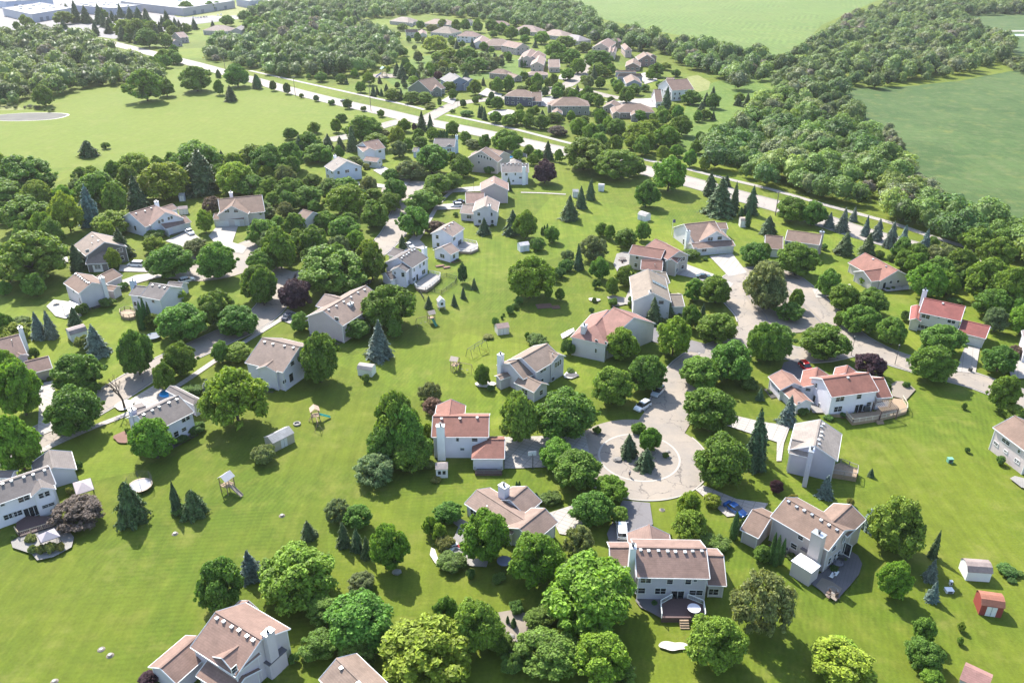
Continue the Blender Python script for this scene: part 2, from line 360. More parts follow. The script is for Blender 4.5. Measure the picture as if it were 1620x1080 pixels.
tag(ring('island_kerb', CC, 8.0, 8.42, .02, .15, 'kerbstone'), kind='structure')
# kerbs: raised strips along the street edges, left out where another street crosses
def inside_road(p, skip):
    for j, (L, hw) in enumerate(ROADS):
        if j == skip: continue
        A = np.array(L); d = np.min(np.hypot(A[:, 0] - p[0], A[:, 1] - p[1]))
        if d < hw + .6: return True
    return any(math.hypot(p[0] - c[0], p[1] - c[1]) < r for c, r in ((CC, 14.1), (at(882, 143), 13), (at(650, 300), 12), (at(336, 416), 15)))
km = MB(); sm = MB(); GZ = nextz() + .002
for j, (l, r, nn) in enumerate(KERBS):
    for side, s in ((l, 1), (r, -1)):
        for i in range(len(side) - 1):
            if inside_road(side[i], j) or inside_road(side[i + 1], j): continue
            a, b = side[i], side[i + 1]; a3, b3 = a - s * nn[i] * .3, b - s * nn[i + 1] * .3; sm.add([(*a, GZ), (*b, GZ), (*b3, GZ), (*a3, GZ)], [(0, 1, 2, 3) if s < 0 else (3, 2, 1, 0)]); a2, b2 = a + s * nn[i] * .28, b + s * nn[i + 1] * .28
            km.add([(*a, .01), (*b, .01), (*b2, .01), (*a2, .01), (*a, .15), (*b, .15), (*b2, .15), (*a2, .15)],
                   [(4, 5, 6, 7) if s < 0 else (7, 6, 5, 4), (0, 1, 5, 4), (3, 7, 6, 2)])
tag(km.build('kerb', 'kerbstone'), kind='structure')
so_ = sm.build('gutter', 'asphalt_worn'); so_.location.z = -.0; tag(so_, kind='structure')
def kerb_arc(c, r, a0, a1): tag(ring('kerb', c, r, r + .28, .01, .14, 'kerbstone', 60, R(a0), R(a1)), kind='structure')
kerb_arc(CC, 14.0, -190, 30)
# footpaths
ribbon('sidewalk', [(20, 738), (78, 707), (156, 673), (202, 655), (245, 631), (283, 610), (345, 568), (410, 527), (457, 498)], 1.7, 'concrete')
ribbon('sidewalk', [(640, 400), (660, 380), (672, 361), (693, 325), (708, 309), (716, 303)], 1.7, 'concrete')
ribbon('footpath', [(824, 305), (860, 306), (895, 308)], 1.3, 'concrete')
# driveways
for pts, mat in [
    ([(1122, 406), (1158, 401), (1182, 432), (1153, 438)], 'concrete'),
    ([(1066, 434), (1079, 416), (1128, 434), (1160, 449), (1150, 462), (1105, 442)], 'concrete'),
    ([(1003, 536), (1012, 522), (1030, 516), (1080, 535), (1118, 545), (1114, 560), (1084, 556), (1036, 542)], 'asphalt_worn'),
    ([(798, 692), (870, 690), (925, 684), (935, 728), (905, 738), (798, 742)], 'concrete'),
    ([(985, 792), (1028, 796), (1033, 830), (1000, 850), (968, 872), (960, 845)], 'asphalt_worn'),
    ([(868, 812), (905, 800), (925, 780), (940, 790), (915, 850), (885, 845)], 'concrete'),
    ([(1100, 775), (1112, 768), (1165, 790), (1215, 797), (1205, 812), (1150, 818)], 'concrete'),
    ([(1150, 655), (1205, 668), (1250, 674), (1240, 702), (1236, 730), (1228, 730), (1229, 700), (1150, 674)], 'concrete'),
    ([(1224, 600), (1236, 585), (1240, 574), (1262, 568), (1284, 584), (1268, 606), (1240, 620)], 'asphalt'),
    ([(1527, 547), (1550, 551), (1543, 592), (1511, 588)], 'concrete'),
    ([(1285, 458), (1308, 456), (1345, 450), (1350, 460), (1300, 472), (1291, 472)], 'concrete'),
    ([(262, 382), (300, 364), (322, 382), (312, 396), (292, 392)], 'concrete'),
    ([(330, 374), (342, 360), (377, 358), (368, 384), (392, 392), (384, 402), (350, 396)], 'concrete'),
    ([(190, 420), (238, 420), (300, 432), (300, 440), (262, 432), (188, 430)], 'concrete'),
    ([(188, 446), (215, 436), (256, 431), (300, 436), (300, 444), (250, 440), (205, 452), (186, 465)], 'concrete'),
    ([(58, 608), (84, 603), (92, 640), (84, 682), (60, 692), (62, 640)], 'concrete'),
    ([(208, 632), (243, 611), (266, 620), (262, 640), (222, 652)], 'concrete'),
    ([(590, 270), (607, 264), (650, 285), (640, 300)], 'concrete'),
    ([(697, 324), (729, 322), (735, 331), (690, 333)], 'concrete'),
    ([(560, 288), (604, 292), (640, 300), (640, 304), (600, 297), (560, 293)], 'concrete'),
    ([(700, 300), (760, 295), (764, 303), (700, 306)], 'concrete'),
    ([(655, 372), (672, 388), (668, 396), (640, 388)], 'concrete'),
    ([(440, 505), (455, 490), (478, 500), (470, 516), (456, 512)], 'concrete'),
    ([(1590, 570), (1640, 560), (1640, 600), (1600, 600)], 'concrete'),
    ([(698, 160), (715, 150), (722, 158), (716, 166)], 'concrete'), ([(756, 150), (770, 140), (795, 150), (790, 158)], 'concrete'),
    ([(838, 165), (850, 158), (880, 150), (886, 166), (868, 170)], 'concrete'), ([(880, 125), (905, 130), (900, 120), (888, 118)], 'concrete'),
    ([(955, 162), (990, 160), (1030, 156), (1044, 170), (1020, 172)], 'concrete'), ([(1010, 118), (1035, 112), (1040, 128), (1020, 134)], 'concrete')]:
    sheet('driveway', pts, mat)
# house lots: patches of patio, mulch beds, sand
P_ = sheet
P_('patio', [T(0,1)(*p) for p in [(285, 870), (330, 830), (480, 850), (500, 930), (400, 945), (340, 930)]], 'sand')
P_('patio', [V(1160,780,6)(*p) for p in [(690, 835), (860, 750), (1000, 620), (1100, 550), (1180, 600), (1222, 680), (1190, 780), (1110, 880), (970, 1035), (780, 900)]], 'pavers')
P_('fire_pit_floor', [V(1160,780,6)(*p) for p in [(780, 885), (840, 810), (940, 850), (1030, 915), (970, 1032), (880, 985)]], 'gravel')
P_('patio', [Vb(*p) for Vb in [V(660,740,6.75)] for p in [(330, 560), (430, 530), (560, 600), (600, 800), (560, 960), (760, 1010), (740, 1070), (600, 1060), (470, 1040), (290, 920), (300, 830), (400, 740), (440, 640)]], 'stone')
P_('garden_path', [V(660,740,6.75)(*p) for p in [(150, 860), (190, 880), (230, 1000), (420, 1075), (380, 1100), (200, 1040), (135, 940)]], 'sand')
P_('patio', [V(960,330,6.75)(*p) for p in [(105, 490), (180, 470), (245, 475), (280, 590), (130, 640), (110, 680), (70, 600)]], 'stone')
P_('patio', [V(960,330,6.75)(*p) for p in [(0, 950), (60, 935), (200, 960), (240, 870), (310, 1040), (330, 1060), (200, 1030), (60, 1060)]], 'stone')
P_('patio', [V(1220,560,6.75)(*p) for p in [(1280, 330), (1330, 300), (1400, 300), (1480, 340), (1540, 390), (1440, 500), (1290, 460)]], 'gravel')
P_('garden_bed', [T(2,2)(*p) for p in [(350, 290), (380, 260), (430, 270), (440, 295), (400, 310), (360, 305)]], 'sand')
blob('garden_pond', *T(2,2)(403, 290), 1.5, 1.1, 'asphalt', 4)
P_('patio', [T(2,2)(*p) for p in [(335, 40), (380, 15), (415, 0), (420, 20), (380, 50), (345, 68)]], 'sand')
P_('patio', [T(2,3)(*p) for p in [(790, 585), (800, 560), (1010, 560), (1020, 600), (945, 640), (945, 690), (880, 655), (820, 625)]], 'asphalt_worn')
blob('garden_bed', *T(0,2)(770, 665), 2.6, 2.2, 'mulch', 5)
blob('garden_bed', *T(0,2)(762, 470), 2.2, 2.0, 'sand', 6)
blob('sand_pit', *T(2,3)(1022, 862), 2.0, .95, 'sand', 7, .16)
blob('garden_bed', *T(1,2)(1420, 345), 2.2, 1.6, 'sand', 8)
blob('garden_bed', *T(2,1)(540, 830), 1.6, 1.2, 'sand', 9)
blob('garden_bed', *T(1,1)(470, 0), 1, 1, 'sand', 9)
P_('garden_floor', [T(2,3)(*p) for p in [(0, 650), (60, 640), (190, 690), (170, 740), (60, 830), (0, 900), (-60, 740), (-60, 660)]], 'gravel')
P_('garden_bed', [T(0,3)(*p) for p in [(70, 225), (110, 200), (330, 130), (400, 130), (455, 200), (440, 260), (330, 320), (230, 340), (195, 300), (80, 262)]], 'stone')
P_('patio', [T(3,1)(*p) for p in [(755, 765), (900, 740), (930, 750), (925, 768), (780, 782)]], 'concrete')
P_('patio', [T(3,2)(*p) for p in [(1530, 920), (1560, 905), (1640, 925), (1640, 985), (1600, 975)]], 'stone')
P_('patio', [T(3,2)(*p) for p in [(290, 440), (330, 400), (395, 520), (330, 520)]], 'stone')
P_('pool_deck', [T(0,1)(*p) for p in [(120, 560), (270, 530), (410, 560), (420, 600), (300, 640), (140, 640)]], 'concrete')
blob('pool_terrace', *T(1,0)(1530, 692), 8, 9, 'concrete', 3)
P_('pool_deck', [V(640,200,6.75)(*p) for p in [(1080, 320), (1200, 330), (1260, 370), (1200, 400), (1080, 390)]], 'concrete')
# ------------------------------------------------------------------ houses
ANCH = []                                        # (pixel x, pixel y, phrase) of every house, for the labels of what stands round it
HOUSES = []
def solve_wing(r1, r2, e, he, k):
    zr = he + k * 4
    for _ in range(14):
        a, b, c = at(*r1, zr), at(*r2, zr), at(*e, he)
        d = (b - a)[:2]; L = np.linalg.norm(d); d = d / max(L, 1e-6); nrm = np.array([-d[1], d[0]])
        hw = abs(np.dot((c - a)[:2], nrm)); hw = min(max(hw, 1.2), 9.5); zr = .5 * zr + .5 * (he + k * hw)
    return a[:2], b[:2], d, nrm, hw, he, zr
def chimney_piece(x, y, z1, w=1.3, d=.95, rz=0, z0=0, col=(.66, .64, .62)):
    return ('c', x, y, z1, w, d, rz, z0, col)
WINDOW_CACHE = {}
def window_mesh(w, h, kind):
    key = (round(w, 1), round(h, 1), kind)
    if key in WINDOW_CACHE: return WINDOW_CACHE[key]
    w, h = key[:2]; f = .11; mb = MB()            # local frame: x along the wall, y out of it, z up; origin at the centre
    for c, d in (((0, .04, h / 2 + f / 2), (w + 2 * f, .08, f)), ((0, .055, -h / 2 - f / 2), (w + 2 * f + .1, .11, f)), ((-w / 2 - f / 2, .04, 0), (f, .08, h)), ((w / 2 + f / 2, .04, 0), (f, .08, h))): mb.box(c, d)
    if kind != 'garage':
        k = max(1, int(round(w / .95)))
        for i in range(1, k): mb.box((-w / 2 + w * i / k, .035, 0), (.08, .05, h))
        if kind == 'win': mb.box((0, .035, 0), (w, .045, .035))
    fr = bpy.data.meshes.new('window_frame'); fr.from_pydata(mb.v, [], mb.f); fr.materials.append(MATS['trim'])
    mb = MB(); mb.box((0, .02, 0), (w, .025, h))
    if kind == 'garage':
        for i in range(1, 4): mb.box((0, .036, -h / 2 + h * i / 4), (w, .012, .04))
    pn = bpy.data.meshes.new('pane'); pn.from_pydata(mb.v, [], mb.f); pn.materials.append(MATS['trim' if kind == 'garage' else 'glass'])
    WINDOW_CACHE[key] = (fr, pn); return fr, pn
def put_window(root, p, z, ang, w, h, kind='win'):
    fr, pn = window_mesh(w, h, kind)
    nm = {'win': 'window', 'door': 'patio_door', 'garage': 'garage_door'}[kind]
    a = bpy.data.objects.new(nm, fr); COL.objects.link(a); a.parent = root; a.location = (p[0], p[1], z); a.rotation_euler = (0, 0, ang)
    b = bpy.data.objects.new('door_leaf' if kind == 'garage' else 'pane', pn); COL.objects.link(b); b.parent = a
def house(anchor, label, view, wings, wall=(.5, .48, .45), roof=(.20, .145, .13), chim=(), wins=(), auto=1, vents=0, storm=1, doors=(), garages=(), cat='house', bumps=(), name='house', group=None):
    W = []
    for q in wings:
        ty, r1, r2, e, he = q[:5]; k = q[5] if len(q) > 5 else .5; vw = q[6] if len(q) > 6 else view
        W.append((ty, *solve_wing(vw(*r1), vw(*r2), vw(*e), he, k)))
    c = np.mean([(w[1] + w[2]) / 2 for w in W], axis=0)
    root = empty(name, (c[0], c[1], 0), 0, label, cat, group)
    O = np.array([c[0], c[1], 0.0])
    wall_mb, roof_mb, fas = MB(), MB(), MB(); walls = []; feet = []; slopes = []
    jit = 0
    for ty, a, b, d, nrm, hw, he, zr in W:
        jit += .003
        oh = .4; L = np.linalg.norm(b - a); k = (zr - he) / hw; th = .2; ww = hw - oh
        hips = {'g': (0, 0), 'h': (1, 1), 'gh': (0, 1), 'hg': (1, 0)}[ty]
        A = a - d * hw if hips[0] else a; B = b + d * hw if hips[1] else b       # ends of the eaves
        L3 = lambda p, z: (p[0] - O[0], p[1] - O[1], z)
        eA1, eA2, eB1, eB2 = A + nrm * hw, A - nrm * hw, B + nrm * hw, B - nrm * hw
        zr_, he_ = zr + jit, he + jit
        roof_mb.plate(L3(a, zr_), L3(b, zr_), L3(eB1, he_), L3(eA1, he_), th, 0, 1)
        roof_mb.plate(L3(b, zr_), L3(a, zr_), L3(eA2, he_), L3(eB2, he_), th, 0, 1)
        for hp, r, e1, e2 in ((hips[0], a, eA1, eA2), (hips[1], b, eB1, eB2)):
            if hp:
                vs = [L3(r, zr_), L3(e1, he_), L3(e2, he_)]; n_ = np.cross(np.subtract(vs[1], vs[0]), np.subtract(vs[2], vs[0]))
                if n_[2] < 0: vs = [vs[0], vs[2], vs[1]]
                lo = [(x, y, z - th) for x, y, z in vs]
                roof_mb.add(vs + lo, [(0, 1, 2)], 0).f.append(None); roof_mb.f.pop(); k0 = len(roof_mb.v) - 6
                roof_mb.f += [(k0 + 5, k0 + 4, k0 + 3), (k0 + 1, k0 + 4, k0 + 5, k0 + 2)]; roof_mb.m += [1, 1]
        # ridge cap
        u = math.atan2(d[1], d[0]); mid = (a + b) / 2
        roof_mb.box((mid[0] - O[0], mid[1] - O[1], zr_ + .02), (L, .35, .06), u, 0)
        inA, inB = (oh if 1 else 0), oh
        wa, wb = A + d * inA, B - d * inB; zt = he + k * oh - .12
        c1, c2, c3, c4 = wa + nrm * ww, wb + nrm * ww, wb - nrm * ww, wa - nrm * ww
        wall_mb.prism([(p[0] - O[0], p[1] - O[1]) for p in (c1, c2, c3, c4)], -.3, zt - jit)
        for hp, p in ((hips[0], wa), (hips[1], wb)):
            if not hp:
                s = 1 if p is wa else -1; q = p + d * s * .15
                v6 = [L3(p + nrm * ww, zt - jit), L3(p - nrm * ww, zt - jit), L3(p, zr - .15), L3(q + nrm * ww, zt - jit), L3(q - nrm * ww, zt - jit), L3(q, zr - .15)]
                f = [(0, 1, 2), (5, 4, 3), (0, 3, 4, 1), (1, 4, 5, 2), (2, 5, 3, 0)]
                if s < 0: f = [x[::-1] for x in f]
                wall_mb.add(v6, f)
                # gable rake boards
                for sg in (1, -1):
                    o1, o2 = (p - d * s * oh) + nrm * sg * hw, (p - d * s * oh)
                    e1 = np.array(L3(o1, he_ - .02)); e2 = np.array(L3(o2, zr_ - .02)); e1[:2] -= d * s * .012; e2[:2] -= d * s * .012
                    fas.bar(e1, e2, .09, 4)
        for sg in (1, -1):
            e1, e2 = A + nrm * sg * (hw + .03), B + nrm * sg * (hw + .03)
            fas.box(((e1[0] + e2[0]) / 2 - O[0], (e1[1] + e2[1]) / 2 - O[1], he - .1), (np.linalg.norm(e2 - e1), .13, .15), u)
        for p0, p1, nn in ((c1, c2, nrm), (c4, c3, -nrm), (c1, c4, -d), (c2, c3, d)):
            walls.append((p0, p1, nn, zt, he, not hips[0] if nn is not nrm else False, zr))
        for p in (c1, c2, c3, c4):
            fas.box((p[0] - O[0] , p[1] - O[1], (zt - .1) / 2), (.16, .16, zt - .1), u)
        feet.append((wa, wb, d, nrm, ww, he)); slopes.append((a, b, d, nrm, hw, he, zr))
    wall = tuple(min(.78, x * q) for x, q in zip(wall, (.95, .905, .95))); rf_c = (roof[0] * .84, roof[1] * .77, roof[2] * .68)
    root_wall = wall_mb.build('wall', 'siding', root, wall)
    rf = roof_mb.build('roof', ['shingle', 'trim'], root, rf_c)
    fas.build('fascia', 'trim', root)
    # roof vents
    rd = random.Random(int(c[0] * 7 + c[1]))
    if vents:
        a, b, d, nrm, hw, he, zr = max(slopes, key=lambda s: np.linalg.norm(s[1] - s[0]) + s[6]); L = np.linalg.norm(b - a)
        s = 1 if nrm[1] < 0 else -1; k = (zr - he) / hw
        for i in range(vents):
            ff = rd.uniform(.10, .17); p = a + d * L * (i + .6 + rd.uniform(-.12, .12)) / (vents + .2) + nrm * s * hw * ff; z = zr - k * hw * ff
            mb = MB().box((0, 0, .1), (.42, .42, .22)); mb.box((0, 0, .24), (.5, .5, .05))
            v_ = mb.build('roof_vent', 'metal' if rd.random() < .5 else 'trim', root); v_.location = (p[0] - O[0], p[1] - O[1], z)
            v_.rotation_euler = (0, 0, math.atan2(d[1], d[0]))
    if auto:
        for _ in range(1 + (vents > 4)):
            a, b, d, nrm, hw, he, zr = rd.choice(slopes); L = np.linalg.norm(b - a); k = (zr - he) / hw; s = 1 if nrm[1] < 0 else -1
            t = rd.uniform(.25, .8); f = rd.uniform(.3, .6); p = a + d * L * t + nrm * s * hw * f; z = zr - k * hw * f
            v_ = MB().bar((0, 0, -.1), (0, 0, .55), .08, 8).bar((0, 0, .55), (0, 0, .6), .13, 8).build('vent_pipe', 'metal', root); v_.location = (p[0] - O[0], p[1] - O[1], z)
    # chimneys
    for ch in chim:
        X, Y, z1, w_, d_, z0 = ch[:6]; vw = ch[7] if len(ch) > 7 else view; cc = ch[6] if len(ch) > 6 and ch[6] else wall
        p = at(*vw(X, Y), z1); rz = math.atan2(W[0][3][1], W[0][3][0])
        mb = MB().box((0, 0, (z0 + z1) / 2), (w_, d_, z1 - z0)); ob = mb.build('chimney', 'siding', root, cc); ob.location = (p[0] - O[0], p[1] - O[1], 0); ob.rotation_euler = (0, 0, rz)
        cp = MB().box((0, 0, z1 + .05), (w_ + .14, d_ + .14, .1)).build('chimney_cap', 'metal', ob, None)
        fl = MB().bar((0, 0, z1 + .1), (0, 0, z1 + .6), .2, 10).bar((0, 0, z1 + .6), (0, 0, z1 + .68), .3, 10).build('flue', 'dark_metal', ob)
    # bump-outs standing against the walls
    for X, Y, z1, w_, d_, ccol in bumps:
        p = at(*view(X, Y), z1); rz = math.atan2(W[0][3][1], W[0][3][0])
        mb = MB().box((0, 0, z1 / 2), (w_, d_, z1)); ob = mb.build('bay', 'siding', root, wall); ob.location = (p[0] - O[0], p[1] - O[1], 0); ob.rotation_euler = (0, 0, rz)
        MB().box((0, 0, z1 + .06), (w_ + .3, d_ + .3, .12)).build('bay_roof', 'shingle', ob, ccol)
    # windows
    def inside(p, z, skip=-1):
        for i, (wa, wb, d, nrm, ww, he) in enumerate(feet):
            if i == skip: continue
            u, v = np.dot(p - wa, d), np.dot(p - wa, nrm)
            if -.1 < u < np.linalg.norm(wb - wa) + .1 and abs(v) < ww + .1 and z < he + .8: return True
        return False
    def hit(px, py):
        r = ray(px, py); best = None
        for i, (p0, p1, nn, zt, he, _, zr) in enumerate(walls):
            n3 = np.array([nn[0], nn[1], 0]); den = r @ n3
            if den > -1e-3: continue
            t = ((np.array([*p0, 0]) - CP) @ n3) / den; q = CP + r * t; L = np.linalg.norm(p1 - p0)
            u = np.dot(q[:2] - p0, (p1 - p0) / L)
            zmax = max(zt, zr if abs(np.dot(nn, W[i // 4][3])) > .9 else zt)
            if -.4 < u < L + .4 and -.5 < q[2] < zmax and (best is None or t < best[0]): best = (t, q, nn)
        return best
    for lst, kind in ((wins, 'win'), (doors, 'door'), (garages, 'garage')):
        for q in lst:
            h_ = hit(*view(q[0], q[1]))
            if h_ is None: continue
            t, p, nn = h_; z = p[2]; hh = q[3]
            if kind != 'win': z = hh / 2 + .05 if kind == 'garage' or z < 2.4 else z
            z = max(z, hh / 2 + .1)
            put_window(root, p[:2] + nn * .0 - O[:2], z, math.atan2(nn[1], nn[0]) - math.pi / 2, q[2], hh, kind)
    if auto:
        for i, (p0, p1, nn, zt, he, _, zr) in enumerate(walls):
            mid = (p0 + p1) / 2; L = np.linalg.norm(p1 - p0)
            if np.dot(nn, -mid) / np.linalg.norm(mid) < (.12 if auto == 1 else -2): continue
            if wins and i < auto * 0 : continue
            n = int(L // 3.3); floors = [1.55, 4.25] if he > 4.3 else [1.55]
            for zf in floors:
                for j in range(n):
                    if rd.random() < .12: continue
                    p = p0 + (p1 - p0) * (j + .5) / n + (p1 - p0) / L * rd.uniform(-.3, .3)
                    if inside(p + nn * .5, zf, i // 4) or inside(p + nn * .5 , zf): continue
                    w_ = rd.choice([1.0, 1.0, 1.7]);
                    if wins and any(np.hypot(*(proj((*p, zf)) - np.array(view(q[0], q[1])))) < 14 for q in wins): continue
                    put_window(root, p - O[:2], zf, math.atan2(nn[1], nn[0]) - math.pi / 2, min(w_, L / n - .6), 1.25)
    pc = proj((*c, 3)); ANCH.append((pc[0], pc[1], anchor, c)); HOUSES.append((root, feet))
    return root, O, W
PINK = (.235, .165, .150); BRN = (.205, .148, .125); GRY = (.185, .172, .178); LGRY = (.275, .255, .250); RED = (.215, .095, .080); REDL = (.250, .125, .105); GREY_DK = (.125, .115, .120)
WHT = (.74, .74, .75); LAV = (.55, .55, .58); TAN = (.46, .42, .37); CRM = (.56, .53, .48); DKG = (.14, .135, .13); BLU = (.40, .46, .56)
E6 = V(940, 820, 6); P6 = V(1160, 780, 6); S10 = V(1220, 640, 10.8); B6 = V(220, 940, 6.75); L7 = V(0, 700, 7.717); K8 = V(180, 590, 8.31)
Vb, Vc, Vd, Ve, Vf, Vg, Vi, Vj, Vk = V(660,740,6.75), V(560,360,9), V(640,200,6.75), V(960,330,6.75), V(1220,560,6.75), V(80,300,6.75), V(240,0,6.75), V(620,20,6.75), V(820,30,6.75)
Vl, Vm, Vn, Vo, Vp = V(660,620,7.717), V(760,480,6.75), V(380,420,5.4), V(0,490,7.2), V(1330,400,5.4)
deckhouse = house('the plum deck house', 'long grey-sided two-storey house with brown roof and a plum-coloured deck with white rails', E6,
  [('g', (385, 268), (1065, 280), (700, 562), 5.3), ('g', (1050, 345), (1228, 351), (1150, 634), 2.9, .55), ('g', (145, 270), (350, 270), (240, 452), 2.9), ('g', (520, 55), (548, 250), (714, 160), 2.9, .55)],
  LAV, PINK, [(368, 265, 8.6, 1.0, 1.3, 0, WHT)], [(490, 585, 1.6, .9), (718, 597, .9, .9), (893, 597, .9, 1.0), (960, 583, .5, .5), (440, 680, 1.4, 1.1), (628, 685, 1.7, 1.2), (966, 700, 2.1, 1.0), (1130, 692, 1.6, 1.2)], 0, 8, doors=[(792, 708, 2.0, 2.1)])
patiohouse = house('the stone patio house', 'big beige two-storey house with brown roof, tall chimney and a curved stone patio', P6,
  [('g', (500, 40), (1058, 352), (632, 384), 5.3), ('g', (940, 268), (1120, 105), (1200, 302), 5.3), ('g', (184, 152), (360, 236), (215, 415), 2.9)],
  (.50, .46, .42), BRN, [(815, 385, 8.0, 2.0, 1.3, 0)], [(640, 420, .9, .8), (575, 500, 1.1, 1.0), (1052, 438, .9, 1.0), (955, 520, 1.2, .9), (912, 640, .8, 1.4), (962, 605, .8, 1.4), (1000, 570, .8, 1.2)], 0, 7,
  doors=[(1060, 520, 2.0, 2.4)], bumps=[(710, 545, 2.6, 2.0, 1.0, GREY_DK), (690, 665, 3.0, 3.6, 2.6, (.72, .70, .68))])
greyhouse = house('the pale grey gabled house', 'house with pale grey roof, lavender gable wall and a broad central chimney', S10,
  [('g', (838, 250), (742, 698), (1150, 850), 5.2), ('g', (352, 582), (742, 668), (310, 825), 4.9, .55)], (.50, .50, .56), LGRY, [(693, 770, 8.2, 1.9, .9, 0)], (), 0, 6)
brownhouse = house('the large brown-roofed corner house', 'large brown-roofed house with dormer window and white-capped chimney at the bottom left', B6,
  [('g', (820, 180), (1308, 478), (662, 634), 5.3), ('g', (625, 440), (222, 785), (95, 775), 2.9), ('g', (1160, 465), (884, 678), (1085, 806), 5.4, .55), ('g', (1165, 62), (1022, 192), (1268, 160), 4.2), ('g', (760, 660), (1130, 890), (690, 920), 3.0, .4)],
  (.54, .52, .53), (.24, .165, .145), [(1375, 400, 8.4, 1.0, 1.5, 0)], [(965, 770, .8, 1.0), (1015, 800, .8, 1.0)], 0, 6, bumps=[(1440, 650, 3.0, 1.6, 3.2, GREY_DK)])
house('the cropped brown-roofed house', 'house cut off by the bottom edge, only its pale brown roof in view', T(1,3), [('g', (512, 927), (790, 1200), (345, 995), 4.0, .5)], CRM, (.25, .195, .17), (), (), 0, 3)
whitehouse = house('the white gazebo house', 'white two-storey house with grey roof, dark sliding door and brown deck at the left edge', L7,
  [('g', (-330, 605), (598, 292), (215, 668), 5.3), ('g', (600, 85), (655, 306), (937, 333), 2.9), ('g', (472, 442), (512, 552), (667, 532), 5.2, .6), ('g', (-100, 350), (170, 352), (60, 400), 3.0)],
  WHT, GRY, (), [(255, 695, .8, 1.0), (325, 668, .8, 1.0), (508, 643, .9, 1.0), (570, 620, .9, 1.0), (30, 752, .6, .6), (105, 898, 1.5, 1.0), (212, 862, 1.5, 1.0), (590, 762, 2.0, .6)], 0, 7, doors=[(385, 828, 2.4, 2.1)])
kidhouse = house('the white house beside the dead tree', 'white house with grey roof and white chimney beside the street and a dead tree', K8,
  [('g', (300, 555), (850, 290), (860, 608), 5.2), ('gh', (738, 165), (1060, 330), (1215, 420), 3.4, .55), ('g', (270, 470), (420, 430), (280, 410), 3.0, .4)],
  (.70, .70, .76), GRY, [(240, 480, 7.6, 1.2, 1.0, 0)], [(915, 610, .8, 1.2), (970, 580, .8, 1.2), (922, 738, 1.0, .8), (1090, 640, .9, .8), (1135, 615, .9, .8), (820, 800, 1.0, 1.2)], 0, 5)
house('the garage house at left', 'house with brown roof and a separate long garage at the left edge', Vo,
  [('g', (-170, 372), (216, 276), (278, 500), 5.0), ('g', (-20, 345), (238, 510), (130, 545), 4.6, .5)], (.62, .61, .63), PINK, [(228, 205, 8.0, 1.0, .9, 0, WHT)], (), 1, 0)
house('the long garage', 'long separate garage with pinkish roof standing right of its house at the left edge', Vo, [('g', (272, 592), (550, 524), (432, 706), 2.9)], TAN, PINK, (), (), 0, 0, name='garage', cat='garage')
porchhouse = house('the covered porch house', 'cream house with brown roof, tall end chimney and roofed white patio', T(0,1),
  [('g', (465, 659), (562, 722), (436, 757), 5.3), ('g', (545, 705), (690, 637), (700, 700), 2.9, .5), ('g', (640, 735), (715, 745), (680, 770), 2.7, .4)], (.58, .56, .55), BRN, [(618, 690, 7.8, 1.6, 1.0, 0, (.62, .6, .6))],
  [(402, 760, .8, 1.2), (450, 775, .8, .9), (418, 812, .9, 1.0), (488, 830, .7, 1.8)], 0, 7)
house('the round deck house', 'white house with grey-brown roof and a small round wooden deck', T(0,1),
  [('g', (822, 738), (915, 748), (850, 803), 5.0), ('g', (918, 722), (1040, 745), (925, 818), 5.0), ('g', (1030, 715), (1120, 720), (1080, 765), 2.9)], (.70, .70, .72), GRY, [(808, 708, 7.6, 1.6, .9, 0, BLU)],
  [(825, 850, .9, 1.2), (935, 835, .9, .8), (848, 812, .6, .5)], 0, 3)
house('the charcoal-walled house', 'charcoal-walled house with pale roof behind the parked white minivan', Vg,
  [('g', (438, 450), (575, 560), (250, 600), 5.0, .5), ('g', (400, 668), (640, 655), (480, 790), 2.9, .5)], DKG, (.26, .22, .20), (), [(392, 655, .9, .8)], 1, 2, garages=[(505, 835, 2.6, 2.1)])
house('the pickup truck house', 'large blue-white house with pinkish roof and three garage bays beside a white pickup', Vg,
  [('g', (838, 250), (1115, 166), (966, 414), 3.9), ('g', (1125, 172), (1228, 244), (1072, 386), 4.2, .6), ('g', (1180, 190), (1302, 150), (1345, 208), 3.9), ('g', (1160, 352), (1440, 278), (1330, 392), 2.7, .45)],
  (.66, .68, .72), PINK, [(1128, 128, 7.6, 1.2, 1.0, 3, WHT)], [(1160, 345, .8, 1.0), (1195, 330, .8, 1.0), (1262, 308, .7, 1.0), (1292, 298, .7, 1.0), (905, 410, 1.2, 1.6)], 0, 3, garages=[(1240, 450, 2.6, 2.1), (1375, 415, 4.6, 2.1)])
house('the twin-window cream house', 'cream house with brown roof and twin front windows above its wide garage', T(0,1),
  [('g', (1330, 212), (1598, 186), (1520, 298), 4.0), ('g', (1440, 200), (1412, 256), (1345, 278), 4.4, .6), ('g', (1308, 300), (1500, 300), (1400, 336), 2.7, .45)], CRM, BRN, [(1408, 172, 8.4, 1.2, 1, 4, WHT)], [(1385, 285, 1.6, 1.1), (1440, 285, 1.4, 1.1)], 0, 0, garages=[(1355, 357, 4.4, 2.0), (1440, 353, 2.4, 2.0)])
house('the tree-hidden house', 'house almost hidden by trees with only its tan roof showing', T(1,1), [('g', (305, 274), (366, 292), (322, 358), 5.0)], CRM, BRN, (), (), 0, 0)
house('the small blue-white house', 'blue-white house with grey roof beyond the left wood edge, left of its larger white neighbour', T(1,0), [('g', (518, 955), (575, 985), (446, 1022), 5.2, .5)], (.62, .66, .74), LGRY, [(500, 950, 8, 1.1, 1, 3, WHT)], (), 1, 0)
